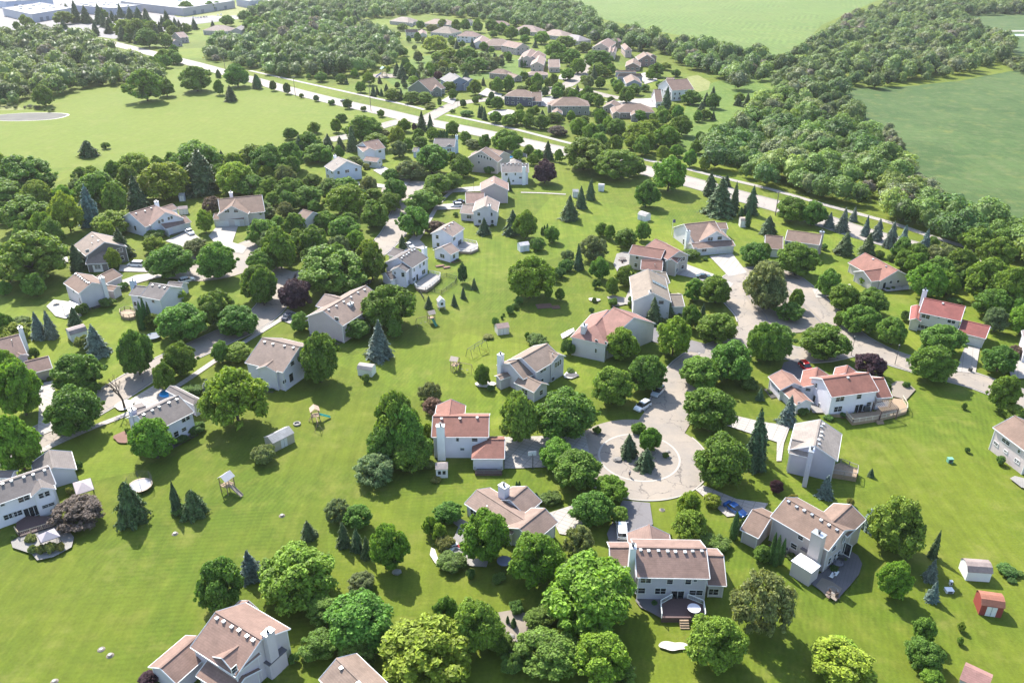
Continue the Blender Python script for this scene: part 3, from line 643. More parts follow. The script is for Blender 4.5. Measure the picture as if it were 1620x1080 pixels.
house('the white garage-wing house', 'white two-storey house with pinkish garage wing and white driveway', T(1,0),
  [('g', (668, 868), (765, 850), (800, 905), 5.2), ('g', (670, 868), (712, 905), (632, 890), 5.2, .5), ('g', (690, 955), (775, 965), (720, 985), 2.8, .45)], (.74, .74, .77), PINK, (), [(672, 918, .6, .8), (775, 925, 1.4, .9)], 1, 0, garages=[(752, 1003, 4.4, 2)])
house('the pale blue house', 'pale blue house with grey roof and front gable by the main road', Vd,
  [('g', (320, 128), (548, 131), (400, 218), 5.2), ('g', (470, 142), (480, 190), (430, 222), 5.0, .6), ('g', (100, 225), (150, 228), (110, 270), 2.9)], (.52, .60, .72), GRY, [(556, 98, 8.2, 1.1, 1, 0, (.55, .68, .78))], [(465, 252, .7, 1.1), (487, 250, .7, 1.1), (463, 320, .7, 1.1), (487, 318, .7, 1.1)], 0, 0)
house('the tan house with back pool', 'tan two-storey house with brown roof and a small pool behind it', Vd,
  [('g', (868, 222), (1062, 270), (905, 322), 5.3), ('g', (870, 222), (815, 262), (772, 262), 5.2, .6), ('g', (768, 262), (760, 300), (705, 332), 3.0, .5)], TAN, (.225, .165, .14), (), [(793, 318, .7, 1.1), (822, 322, .7, 1.1), (853, 330, .7, 1.1), (887, 342, .7, 1.1), (917, 350, .7, 1.1), (795, 385, .7, 1.1), (1023, 325, .7, 1.0)], 0, 0)
house('the square white house', 'white house with grey roof, row of vents and tall white chimney', Vd,
  [('g', (1030, 395), (1322, 392), (1150, 492), 5.3), ('g', (1180, 350), (1190, 392), (1300, 380), 5.0, .5)], (.74, .74, .76), GRY, [(1275, 432, 7.6, 1.4, 1, 0, (.78, .77, .77))], [(1086, 512, 1.0, 1.0), (1183, 508, .5, 1.0), (1238, 548, 1.1, .7), (1160, 582, .7, .7)], 0, 7)
house('the narrow pink-roofed house', 'narrow house with pink roof and slim evergreens against its gable', Vd,
  [('g', (958, 530), (958, 610), (806, 682), 5.2, .5), ('g', (650, 710), (850, 706), (740, 822), 2.9)], (.46, .40, .38), (.29, .20, .18), (), (), 0, 1)
house('the twin-gabled white house', 'pale house with two gables and broad chimney behind the parked white car', Vd,
  [('g', (885, 742), (858, 850), (1000, 880), 5.2, .5), ('g', (830, 835), (790, 880), (695, 945), 4.6, .5), ('g', (622, 832), (800, 846), (650, 930), 2.9)], (.58, .56, .58), (.29, .24, .225), [(905, 845, 7.4, 1.6, 1, 0)], (), 1, 0)
house('the white side-deck house', 'white house with pinkish roof, white deck and lower garage wing at its lower left', T(1,1),
  [('g', (1225, 346), (1149, 397), (1262, 412), 5.2), ('g', (1210, 478), (1150, 505), (1205, 552), 2.9, .5)], (.72, .73, .78), (.28, .225, .21), (), [(1228, 455, 1.6, .9), (1290, 410, .6, .8), (1182, 388, 0.1, .1)], 1, 3, doors=[(1262, 478, 2.4, 2)])
house('the white fenced-yard house', 'large white house with dark grey roof, white deck and fenced yard', Vc,
  [('g', (858, 286), (618, 432), (900, 530), 5.4), ('g', (690, 505), (625, 566), (735, 640), 5.2, .5), ('g', (540, 620), (445, 645), (560, 735), 3.0, .5), ('g', (562, 285), (720, 330), (528, 400), 2.9)], (.76, .76, .79), (.145, .132, .138), [(1000, 290, 7.6, 1.8, 1, 0, WHT)],
  [(585, 645, .5, .7), (697, 670, .9, 1.3), (855, 600, .5, 1.0), (938, 550, .6, 1.0), (993, 510, 1.0, 1.1), (990, 630, 1.8, 1.3), (780, 775, .7, 1.3), (850, 735, 1.6, 1.0)], 0, 6, doors=[(898, 705, 1.0, 2.0)])
house('the tan house among trees', 'tan house with pinkish roof, brick-topped chimney and rear gable half hidden by a big tree', Vn,
  [('g', (1075, 168), (705, 387), (1010, 430), 5.2), ('g', (740, 372), (720, 385), (865, 445), 5.1, .4), ('g', (722, 242), (880, 285), (667, 350), 5.0, .5), ('g', (690, 400), (640, 445), (742, 490), 2.9, .45)], (.47, .42, .41), (.26, .205, .185), [(942, 325, 7.4, 1.5, 1, 0, (.5, .47, .5))], [(825, 455, 1.2, .9)], 0, 6)
house('the side-gabled white house', 'white house with pinkish brown roof, stone patio and tall round tree at its side', Vn,
  [('g', (188, 614), (512, 692), (92, 842), 5.3, .5), ('g', (368, 733), (215, 858), (302, 916), 5.2, .45)], (.66, .66, .70), (.23, .185, .17), (), [(445, 835, 1.3, 1.0), (350, 895, .6, .6), (377, 990, 1.1, .8), (175, 985, 1.6, 1.5)], 0, 4, doors=[(435, 955, 1.4, 2.1)], bumps=[(370, 955, 2.4, 2.4, .9, GREY_DK)])
redhouse = house('the red brick-roofed house', 'white two-storey house with red-brown roof, tall white chimney and hipped garage', Vl,
  [('g', (192, 291), (880, 292), (600, 548), 5.4), ('g', (412, 85), (383, 285), (228, 220), 5.2, .5), ('hg', (905, 575), (1070, 575), (850, 812), 2.9, .5)],
  (.70, .70, .71), (.255, .125, .105), [(282, 410, 8.2, 1.6, 1.0, 0, (.76, .76, .76))], [(493, 577, .5, .8), (702, 580, 1.1, .8), (551, 694, .8, .5)], 0, 3, bumps=[(380, 640, 2.8, 1.4, 1.0, GREY_DK)])
househero = house('the low brown house with terrace', 'low house with brown roofs, square white chimney and a planted stone terrace', Vb,
  [('g', (640, 228), (1150, 552), (515, 385), 2.9, .42), ('g', (1362, 428), (1088, 645), (1473, 603), 3.4, .5), ('g', (1170, 193), (990, 342), (1294, 384), 2.9, .5)],
  (.66, .68, .72), (.255, .195, .175), [(925, 190, 6.2, 1.7, 1.3, 2)], (), 1, 0)
house('the split-level brown house', 'brown and white house with stepped roofs, gabled garage and square white chimney', Vm,
  [('g', (715, 426), (440, 582), (606, 727), 5.3), ('g', (450, 578), (312, 640), (560, 760), 4.2, .5), ('g', (690, 480), (838, 545), (757, 640), 5.3, .55), ('g', (437, 747), (655, 852), (575, 950), 2.9, .55), ('g', (330, 720), (180, 775), (215, 800), 3.0, .4)],
  (.56, .55, .55), (.25, .20, .175), [(215, 545, 7.6, 1.3, 1.1, 0, (.74, .74, .76))], [(670, 712, 2.2, .7), (805, 655, .7, 1.3), (830, 640, .7, 1.3), (852, 622, .6, 1.3), (770, 812, 1.2, .9)], 1, 0)
house('the cream house with red hips', 'cream two-storey house with hipped red-brown roof, broad chimney and asphalt drive', Vm,
  [('gh', (1365, 66), (1226, 226), (1000, 316), 5.2, .5), ('g', (1420, 40), (1640, 150), (1340, 386), 5.2, .5)],
  (.60, .58, .55), (.27, .15, .135), [(1108, 235, 8.0, 1.6, 1.2, 0)], [(1237, 408, .5, 1.1), (1233, 503, .5, 1.1), (1340, 430, .4, 1.0)], 0, 0)
house('the maroon-roofed rambling house', 'dark-walled house with maroon roofs at many levels and round stone terrace', Ve,
  [('g', (275, 385), (620, 440), (400, 512), 5.0, .5), ('g', (520, 322), (775, 455), (380, 400), 5.2, .5), ('g', (370, 545), (600, 560), (470, 655), 3.0, .5), ('g', (770, 455), (690, 540), (812, 515), 4.6, .5)],
  (.50, .45, .38), (.215, .115, .100), (), (), 1, 0)
house('the white house with wide driveway', 'white house with brown roof, dormered front and very wide white driveway', Ve,
  [('g', (825, 166), (1155, 131), (935, 362), 3.5, .5), ('g', (1085, 148), (1175, 245), (1000, 350), 3.9, .6), ('g', (1150, 152), (1275, 150), (1290, 218), 3.6, .45), ('g', (900, 372), (1340, 335), (1180, 412), 2.6, .42)],
  (.72, .71, .70), (.25, .18, .155), [(868, 240, 6.6, 1.2, 1.1, 0, (.78, .77, .75))], [(1105, 325, 1.6, 1.1), (1205, 315, 1.4, 1.1), (820, 360, .8, 1.9), (1040, 440, 1.6, 1.2), (945, 435, .8, 1.0)], 0, 0, garages=[(1130, 455, 2.6, 2.1), (1270, 445, 4.8, 2.1)])
sol = house('the solar panel house', 'pale house with grey-brown roof and a slanted row of skylight panels', Ve,
  [('g', (440, 644), (490, 900), (258, 850), 5.2, .5), ('g', (470, 690), (632, 680), (640, 795), 4.4, .4), ('g', (610, 916), (800, 912), (812, 1042), 2.9, .4)],
  (.62, .62, .63), (.235, .205, .180), [(468, 890, 7.6, 1.3, 1, 0, (.7, .7, .74))], [(580, 1000, 1.4, 1.0)], 0, 0)
house('the lone tan house by the road', 'tan house with low garage and end chimney below the main road', T(3,1),
  [('g', (178, 400), (388, 428), (220, 472), 5.0, .45), ('g', (335, 428), (318, 452), (285, 468), 5.0, .5), ('g', (42, 432), (150, 440), (80, 515), 2.9)], TAN, BRN, [(388, 412, 7.6, 1.4, 1, 0)], [(170, 478, .8, 1.2)], 0, 0, garages=[(85, 540, 4.4, 2)])
house('the red ranch house', 'low cream ranch house with red roof and concrete terrace at its gable', Vp,
  [('g', (205, -2), (490, 150), (335, 238), 3.0, .5), ('g', (400, 125), (195, 155), (325, 236), 3.0, .45)], CRM, REDL, (), [(427, 250, .9, .8), (490, 243, .9, .8), (100, 95, 1.2, 1.2)], 0, 2, doors=[(370, 285, 1.0, 2.0)])
house('the red colonial house', 'cream colonial house with bright red roof, dark shutters and attached garage', Vp,
  [('g', (713, 383), (1067, 456), (845, 545), 5.2, .5), ('g', (655, 442), (640, 560), (585, 580), 3.0, .5), ('g', (1040, 570), (1280, 627), (1150, 712), 2.9)], (.66, .63, .55), (.245, .085, .080), [(722, 322, 7.8, 1.2, 1, 0, WHT)],
  [(710, 535, .9, 1.2), (745, 545, .9, 1.2), (838, 552, .5, .5), (930, 578, .8, 1.2), (965, 585, .8, 1.2), (700, 630, 3.0, .9)], 0, 1, garages=[(1120, 750, 4.4, 2.0)])
pergolahouse = house('the pergola house', 'white house with long red roof, brown-framed windows and a deck with pergola', Vf,
  [('g', (545, 263), (1046, 199), (800, 440), 5.4), ('g', (1040, 262), (1205, 252), (1240, 462), 3.4, .5), ('g', (492, 141), (455, 330), (320, 268), 3.0, .5), ('g', (815, 118), (792, 205), (925, 190), 5.0, .5)],
  (.74, .74, .74), (.245, .115, .095), (), [(735, 477, 2.0, 1.2), (938, 450, 1.1, 1.2), (712, 585, 1.9, 1.3), (1042, 530, 1.1, .9), (483, 335, .7, 1.1), (395, 378, 1.0, .7), (505, 585, .5, 1.2)], 0, 1, doors=[(930, 585, 1.9, 2.1), (460, 478, .9, 2.0)])
house('the stepped garage', 'white garage with grey front roof and orange-red rear roof beside the pergola house', Vf,
  [('g', (110, 166), (245, 310), (16, 292), 3.0, .5), ('g', (165, 295), (372, 490), (62, 342), 2.5, .5)], (.72, .71, .70), (.27, .165, .14), (), [(298, 525, .6, .7), (83, 390, .8, .8)], 0, 0, name='garage', cat='garage')
house('the pink-walled house', 'pink-beige two-storey house with brown roof at the right edge', V(1480,640,7.714),
  [('g', (965, 131), (1420, 450), (882, 410), 5.3)], (.62, .54, .50), BRN, (), [(726, 463, .5, .6), (752, 487, .5, .6), (860, 450, 2.0, .8), (1022, 568, .6, .7), (858, 570, .8, .4), (982, 676, .5, .6), (1008, 695, .5, .6)], 0, 0)
house('the right edge house', 'white house cut off by the right edge, left wall just visible', Vp, [('g', (1660, 640), (1700, 760), (1552, 690), 5.2, .5)], WHT, GRY, (), (), 0, 0)
# the newer houses beyond the main road
far = [('the green-walled gable house', 'green-walled house with brown roof beside the main road entrance', Vj, [('g', (282, 726), (446, 690), (430, 856), 3.6, .6), ('g', (470, 770), (480, 790), (430, 830), 4.0, .7)], (.17, .19, .16), BRN),
 ('the slate blue house', 'slate blue house with grey-blue roof and twin round-topped windows', Vj, [('g', (620, 640), (720, 690), (512, 706), 5.0, .5), ('g', (770, 690), (850, 705), (800, 775), 4.0, .45), ('g', (670, 650), (690, 700), (640, 720), 5.2, .6)], (.19, .23, .30), (.20, .20, .22)),
 ('the navy-walled house', 'navy-walled house with tan hipped roof and attached garage above the street', Vj, [('h', (1330, 818), (1420, 822), (1380, 902), 5.2, .5), ('g', (1490, 850), (1600, 850), (1560, 950), 2.9)], (.10, .10, .14), BRN),
 ('the brown low house', 'low brown house with hipped roof and dark garage beyond the entrance street', Vj, [('h', (1130, 592), (1190, 597), (1140, 655), 3.6, .5), ('g', (1250, 640), (1350, 668), (1300, 695), 2.9)], (.26, .22, .18), BRN),
 ('the sage-walled house', 'sage-walled house with hipped tan roof and small gabled bay', Vk, [('h', (480, 836), (622, 836), (540, 932), 5.2, .5), ('g', (415, 950), (418, 985), (360, 985), 3.2, .6), ('h', (375, 880), (400, 880), (380, 920), 4.8, .4)], (.24, .25, .20), BRN),
 ('the arched-window brown house', 'low brown house with three small gables facing the main road', Vk, [('g', (1025, 865), (985, 905), (905, 938), 3.0, .5), ('h', (1150, 905), (1310, 905), (1220, 1000), 3.4, .5), ('g', (1240, 975), (1245, 1010), (1200, 1030), 3.2, .6), ('g', (1020, 930), (1050, 990), (1000, 1000), 3.2, .6)], (.30, .26, .22), BRN),
 ('the tall white terrace house', 'tall white three-level house with steep brown roof and garden terrace', T(2,0), [('g', (975, 488), (1108, 480), (1060, 582), 6.4, .5), ('g', (905, 545), (948, 545), (872, 622), 3.6, .6), ('g', (985, 472), (1030, 475), (1000, 500), 6, .5)], (.66, .65, .64), (.215, .15, .13)),
 ('the blue-gabled low house', 'low house with spread tan roof and blue-grey front gable', Vk, [('h', (1080, 560), (1310, 562), (1180, 620), 3.4, .5), ('g', (1205, 590), (1240, 650), (1140, 672), 3.4, .5), ('h', (1060, 545), (1240, 545), (1100, 570), 3.4, .5)], (.28, .30, .36), BRN),
 ('the brick gable house', 'brick house with steep brown gable above the curve of the street', Vk, [('g', (1340, 352), (1375, 385), (1268, 430), 4.6, .6), ('g', (1235, 420), (1225, 470), (1310, 470), 3.0, .5), ('g', (1375, 355), (1440, 380), (1480, 440), 4.4, .5)], (.26, .17, .14), BRN),
 ('the turreted house', 'tall pink-tan house with steep narrow gables and turrets', Vk, [('h', (1135, 258), (1175, 300), (1222, 345), 5.6, .8), ('g', (960, 205), (880, 262), (985, 305), 5.0, .5), ('g', (1000, 215), (1070, 208), (1040, 245), 5.4, .5), ('g', (990, 290), (985, 345), (965, 350), 5.5, 1.0), ('g', (1035, 290), (1015, 350), (1000, 350), 5.5, 1.0)], (.52, .42, .36), PINK),
 ('the stacked-roof pinkish house', 'pinkish house with roofs stepping down toward a dark entry', Vk, [('g', (230, 385), (200, 460), (140, 470), 5.0, .5), ('g', (320, 440), (440, 440), (380, 520), 3.6, .5), ('h', (150, 560), (250, 560), (200, 600), 3.2, .4)], (.42, .34, .30), (.30, .23, .21)),
 ('the gabled pair house', 'pinkish house with two parallel front gables near the top street', Vk, [('g', (140, 318), (90, 395), (60, 350), 5.0, .5), ('g', (215, 340), (150, 400), (110, 400), 4.6, .5)], (.46, .38, .34), PINK),
 ('the pink boxy house', 'boxy pink-tan two-storey house with wide gable wall', Vj, [('g', (1240, 298), (1400, 330), (1310, 382), 5.2, .5)], (.48, .38, .36), PINK),
 ('the ribbed-roof house', 'low tan house with ribbed hipped roof left of the boxy pink one', Vj, [('h', (1080, 278), (1180, 280), (1120, 360), 3.4, .5)], (.40, .32, .28), (.26, .20, .18)),
 ('the white garage gable house', 'pink-roofed white garage gable right of the white box house', Vj, [('g', (970, 245), (930, 300), (1045, 290), 3.4, .5)], (.62, .58, .56), (.28, .20, .19)),
 ('the white box house', 'white two-storey house with brown roof and six front windows', Vj, [('h', (790, 192), (860, 195), (800, 257), 5.2, .5)], (.70, .69, .70), (.24, .17, .16)),
 ('the grey tent-roofed house', 'low house with tall grey tent roof', Vj, [('h', (555, 155), (600, 158), (560, 226), 3.6, .6)], (.56, .52, .48), (.23, .20, .18)),
 ('the far-left cream house', 'cream house with brown roof at the wood edge', Vj, [('g', (145, 165), (275, 165), (200, 214), 4.6, .5), ('g', (320, 180), (330, 215), (370, 220), 3.6, .5)], CRM, (.22, .15, .14)),
 ('the farthest left hipped house', 'farthest left hipped house below the far wood', Vj, [('h', (105, 50), (165, 55), (130, 106), 3.4, .5), ('g', (215, 90), (200, 110), (175, 130), 3.2, .5)], TAN, (.26, .23, .22)),
 ('the second hipped house', 'wide hipped house with pinkish roof, second from left below the far wood', Vj, [('h', (460, 72), (575, 78), (500, 130), 3.4, .5)], TAN, (.30, .24, .22)),
 ('the third hipped house', 'grey hipped house between round trees below the far wood', Vj, [('h', (780, 62), (840, 62), (800, 105), 3.4, .5)], CRM, (.26, .25, .22)),
 ('the fourth hipped house', 'brown hipped house behind round trees below the far wood', Vj, [('h', (1100, 78), (1190, 80), (1150, 135), 3.4, .5)], TAN, (.27, .20, .18)),
 ('the fifth hipped house', 'pinkish hipped house below the far wood above the boxy pink one', Vj, [('h', (1415, 132), (1505, 138), (1465, 215), 3.4, .5)], TAN, (.28, .22, .21)),
 ('the sixth hipped house', 'pale pink hipped house with long low roof by the far wood', Vk, [('h', (375, 112), (445, 118), (420, 190), 3.4, .45)], TAN, (.31, .25, .23)),
 ('the bluish ribbed house', 'hipped house with bluish ribbed roof by the far wood', Vk, [('h', (575, 165), (655, 178), (640, 240), 3.4, .5)], TAN, (.27, .26, .29)),
 ('the roadside wood house', 'pink-grey house half hidden in the wood at the far bend of the main road', Vi, [('g', (250, 360), (340, 352), (300, 412), 4.6, .5), ('g', (215, 415), (260, 425), (230, 470), 3.2, .5)], (.40, .34, .34), (.26, .19, .19)),
 ('the grey roof in the wood', 'grey-roofed house deep in the middle wood, left of a similar one', Vi, [('h', (690, 275), (770, 278), (720, 335), 4, .5)], TAN, (.24, .20, .19)),
 ('the slate roof in the wood', 'slate-roofed house deep in the middle wood, right of a similar one', Vi, [('g', (900, 300), (970, 262), (950, 330), 4, .5)], TAN, (.22, .22, .25))]
for an, lb, vw, wg, wl, rf_ in far:
    house(an, lb, vw, wg, wl, rf_, (), (), 1, 0, group='newer houses beyond the main road')
# skylight row on the solar house
root, O, Wg = sol
a, b, d, nrm, hw, he, zr = Wg[0][1:8]
s = -1 if nrm[0] > 0 else 1; s = -s
mb = MB(); base = a + d * 7.5; k = (zr - he) / hw
for i in range(5):
    f0, f1 = .12 + i * .16, .26 + i * .16
    P = [(base[0] + nrm[0] * s * hw * f - O[0] + d[0] * u, base[1] + nrm[1] * s * hw * f - O[1] + d[1] * u, zr - k * hw * f + .2) for f, u in ((f0, 0), (f1, 0), (f1, 1.9), (f0, 1.9))]
    mb.plate(*P, .14)
mb.build('skylight_row', 'glass', root)
# factories, upper left
def factory(anchor, label, A, B, C_, h, wall=(.36, .36, .42)):
    a, b, c = at(*A, h)[:2], at(*B, h)[:2], at(*C_, h)[:2]; d = b - a + c; P = [a, b, d, c]; o = np.mean(P, axis=0)
    root = empty('factory', (*o, 0), 0, label, 'factory', 'factories in the industrial area')
    L = [(p[0] - o[0], p[1] - o[1]) for p in P]
    MB().prism(L, -.2, h).build('wall', 'painted', root, wall)
    MB().prism([(x * .998, y * .998) for x, y in L], h + .01, h + .2).build('flat_roof', 'flat_roof', root)
    pm = MB()
    for i in range(4):
        p, q = np.array(L[i]), np.array(L[(i + 1) % 4]); m_ = (p + q) / 2; pm.box((m_[0], m_[1], h + .35), (np.linalg.norm(q - p), .5, .7), math.atan2(*(q - p)[::-1]))
    pm.build('parapet', 'painted', root, (.3, .3, .34))
    rd = random.Random(int(A[0])); um = MB()
    for i in range(9):
        u, v = rd.uniform(.1, .9), rd.uniform(.15, .85); p = np.array(L[0]) * (1 - u - v) + np.array(L[1]) * u + np.array(L[3]) * v
        MB().box((p[0], p[1], h + .9), (rd.uniform(2, 4), rd.uniform(2, 3), 1.6)).build('roof_unit', 'metal', root)
    m_ = (np.array(L[0]) + np.array(L[3])) / 2; q = np.array(L[3]) - np.array(L[0]); ang = math.atan2(q[1], q[0])
    for t in (.2, .35, .6, .8):
        p = np.array(L[0]) + q * t; MB().box((p[0], p[1], 2.2), (5, .4, 4), ang).build('loading_door', 'painted', root, (.15, .16, .2))
    ANCH.append((*proj((*o, 4)), anchor, o)); return root
factory('the left factory', 'long white-roofed factory at the top left behind the wood', Vi.__class__(0,0,6.75)(340, 160), V(0,0,6.75)(25, 92), V(0,0,6.75)(760, 92), 8)
factory('the tree-lined factory', 'white-roofed factory half hidden by the row of dark conifers', V(0,0,6.75)(1210, 95), V(0,0,6.75)(760, 60), V(0,0,6.75)(1500, 60), 8)
factory('the brick factory', 'long brick-walled white-roofed factory behind the parking lot', Vi(330, 96), Vi(-330, 20), Vi(884, 14), 8, (.34, .32, .34))
factory('the far factory', 'small blue-walled factory at the top edge right of the brick one', Vi(1040, 20), Vi(900, -6), Vi(1200, -4), 8, (.34, .35, .44))
factory('the top-left factory', 'pale blue-walled factory in the very top left corner', V(0,0,6.75)(60, 24), V(0,0,6.75)(-120, -8), V(0,0,6.75)(560, -8), 8, (.36, .40, .52))
# ------------------------------------------------------------------ foliage
def quads_mesh(name, C, N, S, rs, extra=None, elong=1.0, mat='leaves', droop=0):
    """one small leaf-clump face per point C with normal N and half-size S"""
    n = len(C); N = N / np.maximum(1e-6, np.linalg.norm(N, axis=1, keepdims=True))
    ref = rs.normal(size=(n, 3)); U = np.cross(N, ref); U /= np.maximum(1e-6, np.linalg.norm(U, axis=1, keepdims=True)); W_ = np.cross(N, U)
    S = S[:, None]; j = lambda: 1 + rs.uniform(-.35, .35, (n, 1))
    bend = N * S * .45
    v = np.stack([C - U * S * elong * j() - bend * .6, C - W_ * S * j() * .8 + bend * .3, C + U * S * elong * j() - bend * .6, C + W_ * S * j() * .8 + bend * .3], 1).reshape(-1, 3)
    return v
def lobes(rs, n, rmin, rmax, hz=2.0, zc=.50, zr=.43, spread=.78):
    out = []
    for i in range(n):
        t = rs.uniform(0, 2 * math.pi); u = rs.uniform(-1, 1)
        rr = max(0, 1 - abs(u) ** 4.5) ** .5 if u < 0 else max(0, 1 - u ** 1.75) ** .62; k = spread * rs.uniform(.72, 1.0) if i > n * .25 else spread * rs.uniform(0, .7)
        out.append((rr * math.cos(t) * k, rr * math.sin(t) * k, (zc + (u * .84 - .06) * (.5 - rmin / hz) * (.4 + .6 * k / spread)) * hz, rs.uniform(rmin, rmax)))
    return np.array(out)
def crown_pts(rs, L, n, up=.35, zs=1.0, thick=.25):
    w_ = L[:, 3] ** 2; idx = rs.choice(len(L), n * 3, p=w_ / w_.sum()); d = rs.normal(size=(n * 3, 3)); d /= np.linalg.norm(d, axis=1, keepdims=True)
    d[:, 2] = np.where(d[:, 2] < -.35, -d[:, 2], d[:, 2])
    r = L[idx, 3] * rs.uniform(1 - thick, 1.12, n * 3); C = L[idx, :3] + d * r[:, None] * np.array([1, 1, zs])
    D = np.linalg.norm((C[:, None, :] - L[None, :, :3]) / np.array([1, 1, zs]), axis=2) / L[None, :, 3]
    D[np.arange(len(C)), idx] = 9; keep = D.min(1) > .80
    C, d = C[keep][:n], d[keep][:n]; N = d + np.array([0, 0, up]) + rs.normal(size=d.shape) * .38
    return C, N
def finish(name, v, mat, extra_v=None, extra_f=None, hz=1.0):
    v = v * [1, 1, 1 / hz]
    if extra_v is not None: extra_v = extra_v * [1, 1, 1 / hz]
    nq = len(v) // 4; me = bpy.data.meshes.new(name)
    F = np.arange(nq * 4).reshape(-1, 4)
    if extra_v is not None:
        k = len(v); v = np.vstack([v, extra_v]); faces = F.tolist() + [[i + k for i in f] for f in extra_f]
    else: faces = F.tolist()
    me.from_pydata(v.tolist(), [], faces); me.materials.append(MATS[mat]); me.update(); return me
def ico(sub=1):
    bm = bmesh.new(); bmesh.ops.create_icosphere(bm, subdivisions=sub, radius=1); v = np.array([x.co[:] for x in bm.verts]); f = [[y.index for y in x.verts] for x in bm.faces]; bm.free(); return v, f
IV, IF = ico(2)
def core(rs, L, k=.82, zs=1):                 # inner twig-and-leaf mass of each lobe so the crown is not see-through
    vs, fs = [], []
    for x, y, z, r in L:
        o = len(vs) * 1; base = len(vs)
        jit = 1 + rs.uniform(-.12, .12, (len(IV), 1)); p = np.array([x, y, z]) + IV * r * k * jit * np.array([1, 1, zs])
        vs.extend(p.tolist()); fs.extend([[i + base for i in f] for f in IF])
    return np.array(vs), fs
def broadleaf(seed, nl, n, leaf, rmin=.22, rmax=.36, hz=2.0, **k):
    rs = np.random.RandomState(seed); L = lobes(rs, nl, rmin, rmax, hz, **k)
    k2 = dict(k); k2['spread'] = k.get('spread', .78) * 1.2; L2 = lobes(rs, nl // 3, rmin * .5, rmax * .6, hz, **k2)       # ragged outer sprays
    L = np.vstack([L, L2]); a1, a2, a3 = rs.uniform(0, 6.28, 3); th = np.arctan2(L[:, 1], L[:, 0])
    g_ = 1 + .13 * np.cos(th - a1) + .10 * np.cos(2 * th - a2 + L[:, 2] * 2) + .08 * np.cos(3 * th - a3 - L[:, 2] * 3); L[:, 0] *= g_; L[:, 1] *= g_
    C, N = crown_pts(rs, L, n); C[:, 2] = np.maximum(C[:, 2], .04)
    S = rs.uniform(.55, 1.3, len(C)) * leaf
    ev, ef = core(rs, L, .74, 1); ev[:, 2] = np.maximum(ev[:, 2], .05)
    return finish('crown', quads_mesh('', C, N, S, rs), 'leaves', ev, ef, hz)
def loose(seed, nl, n, leaf, hz=1.8):         # airy, open crown with drooping sprays
    rs = np.random.RandomState(seed); L = lobes(rs, nl, .10, .23, hz, spread=.90)
    C, N = crown_pts(rs, L, n, thick=.55, up=.5); C[:, 2] = np.maximum(C[:, 2], .03)
    return finish('crown', quads_mesh('', C, N, rs.uniform(.5, 1.3, len(C)) * leaf, rs, elong=1.35), 'leaves', *core(rs, L, .5, 1), hz)
def cone(seed, n, leaf, power=.9, tiers=11, arms=9, sh=.26, bot=.02, hz=3.2):
    rs = np.random.RandomState(seed); z = 1 - np.sqrt(rs.uniform(.0, 1, n)); z = bot + z * (1 - bot)
    th = rs.uniform(0, 2 * math.pi, n); ti = np.floor(z * tiers); fr = z * tiers - ti; ph = ti * 2.4
    prof = (1 - z) ** power
    tab = rs.uniform(.62, 1.12, (tiers + 2, arms)); ai = np.floor(((th + ph) % (2 * math.pi)) / (2 * math.pi) * arms).astype(int) % arms
    cc = .5 - .5 * np.cos(((th + ph) % (2 * math.pi)) * arms)          # 1 at the middle of a branch, 0 between branches
    r = prof * tab[ti.astype(int), ai] * (1.1 - sh * 1.3 * fr) * (.62 + .38 * cc ** .6) * rs.uniform(.55, 1.05, n) ** .5
    C = np.stack([r * np.cos(th), r * np.sin(th), (z - .045 * (r / np.maximum(prof, .05)) * (.4 + prof)) * hz], 1)
    N = np.stack([np.cos(th), np.sin(th), np.full(n, .9)], 1) + rs.normal(size=(n, 3)) * .4
    m = 24; hv = [(0, 0, .93)] + [(k * .52 * (1 - zz) ** power * math.cos(2 * math.pi * i / m), k * .52 * (1 - zz) ** power * math.sin(2 * math.pi * i / m), zz * .97) for zz, k in ((.66, 1), (.33, 1), (bot, 1)) for i in range(m)]
    hf = [[0, 1 + i, 1 + (i + 1) % m] for i in range(m)] + [[1 + j * m + i, 1 + (j + 1) * m + i, 1 + (j + 1) * m + (i + 1) % m, 1 + j * m + (i + 1) % m] for j in range(2) for i in range(m)]
    return finish('crown', quads_mesh('', C, N, rs.uniform(.6, 1.4, n) * leaf, rs, elong=1.5), 'needles', np.array(hv) * [1, 1, hz], hf, hz)
def column(seed, n, leaf, hz=5.0):
    rs = np.random.RandomState(seed); z = rs.uniform(.02, 1, n); th = rs.uniform(0, 2 * math.pi, n)
    prof = np.sin(np.clip((z + .12) / 1.12, 0, 1) ** .62 * math.pi) ** .65; r = prof * rs.uniform(.80, 1.08, n) * (1 - .15 * np.cos(5 * th + z * 9))
    C = np.stack([r * np.cos(th), r * np.sin(th), z * hz], 1); N = np.stack([np.cos(th), np.sin(th), np.full(n, .35)], 1) + rs.normal(size=(n, 3)) * .3
    m = 12; zz = np.linspace(.02, .98, 8); pr = np.sin(np.clip((zz + .12) / 1.12, 0, 1) ** .62 * math.pi) ** .65 * .78
    hv = [(pr[j] * math.cos(2 * math.pi * i / m), pr[j] * math.sin(2 * math.pi * i / m), zz[j] * hz) for j in range(8) for i in range(m)]
    hf = [[j * m + i, j * m + (i + 1) % m, (j + 1) * m + (i + 1) % m, (j + 1) * m + i] for j in range(7) for i in range(m)] + [list(range(7 * m, 8 * m))]
    return finish('crown', quads_mesh('', C, N, rs.uniform(.6, 1.2, n) * leaf, rs), 'needles', np.array(hv), hf, hz)
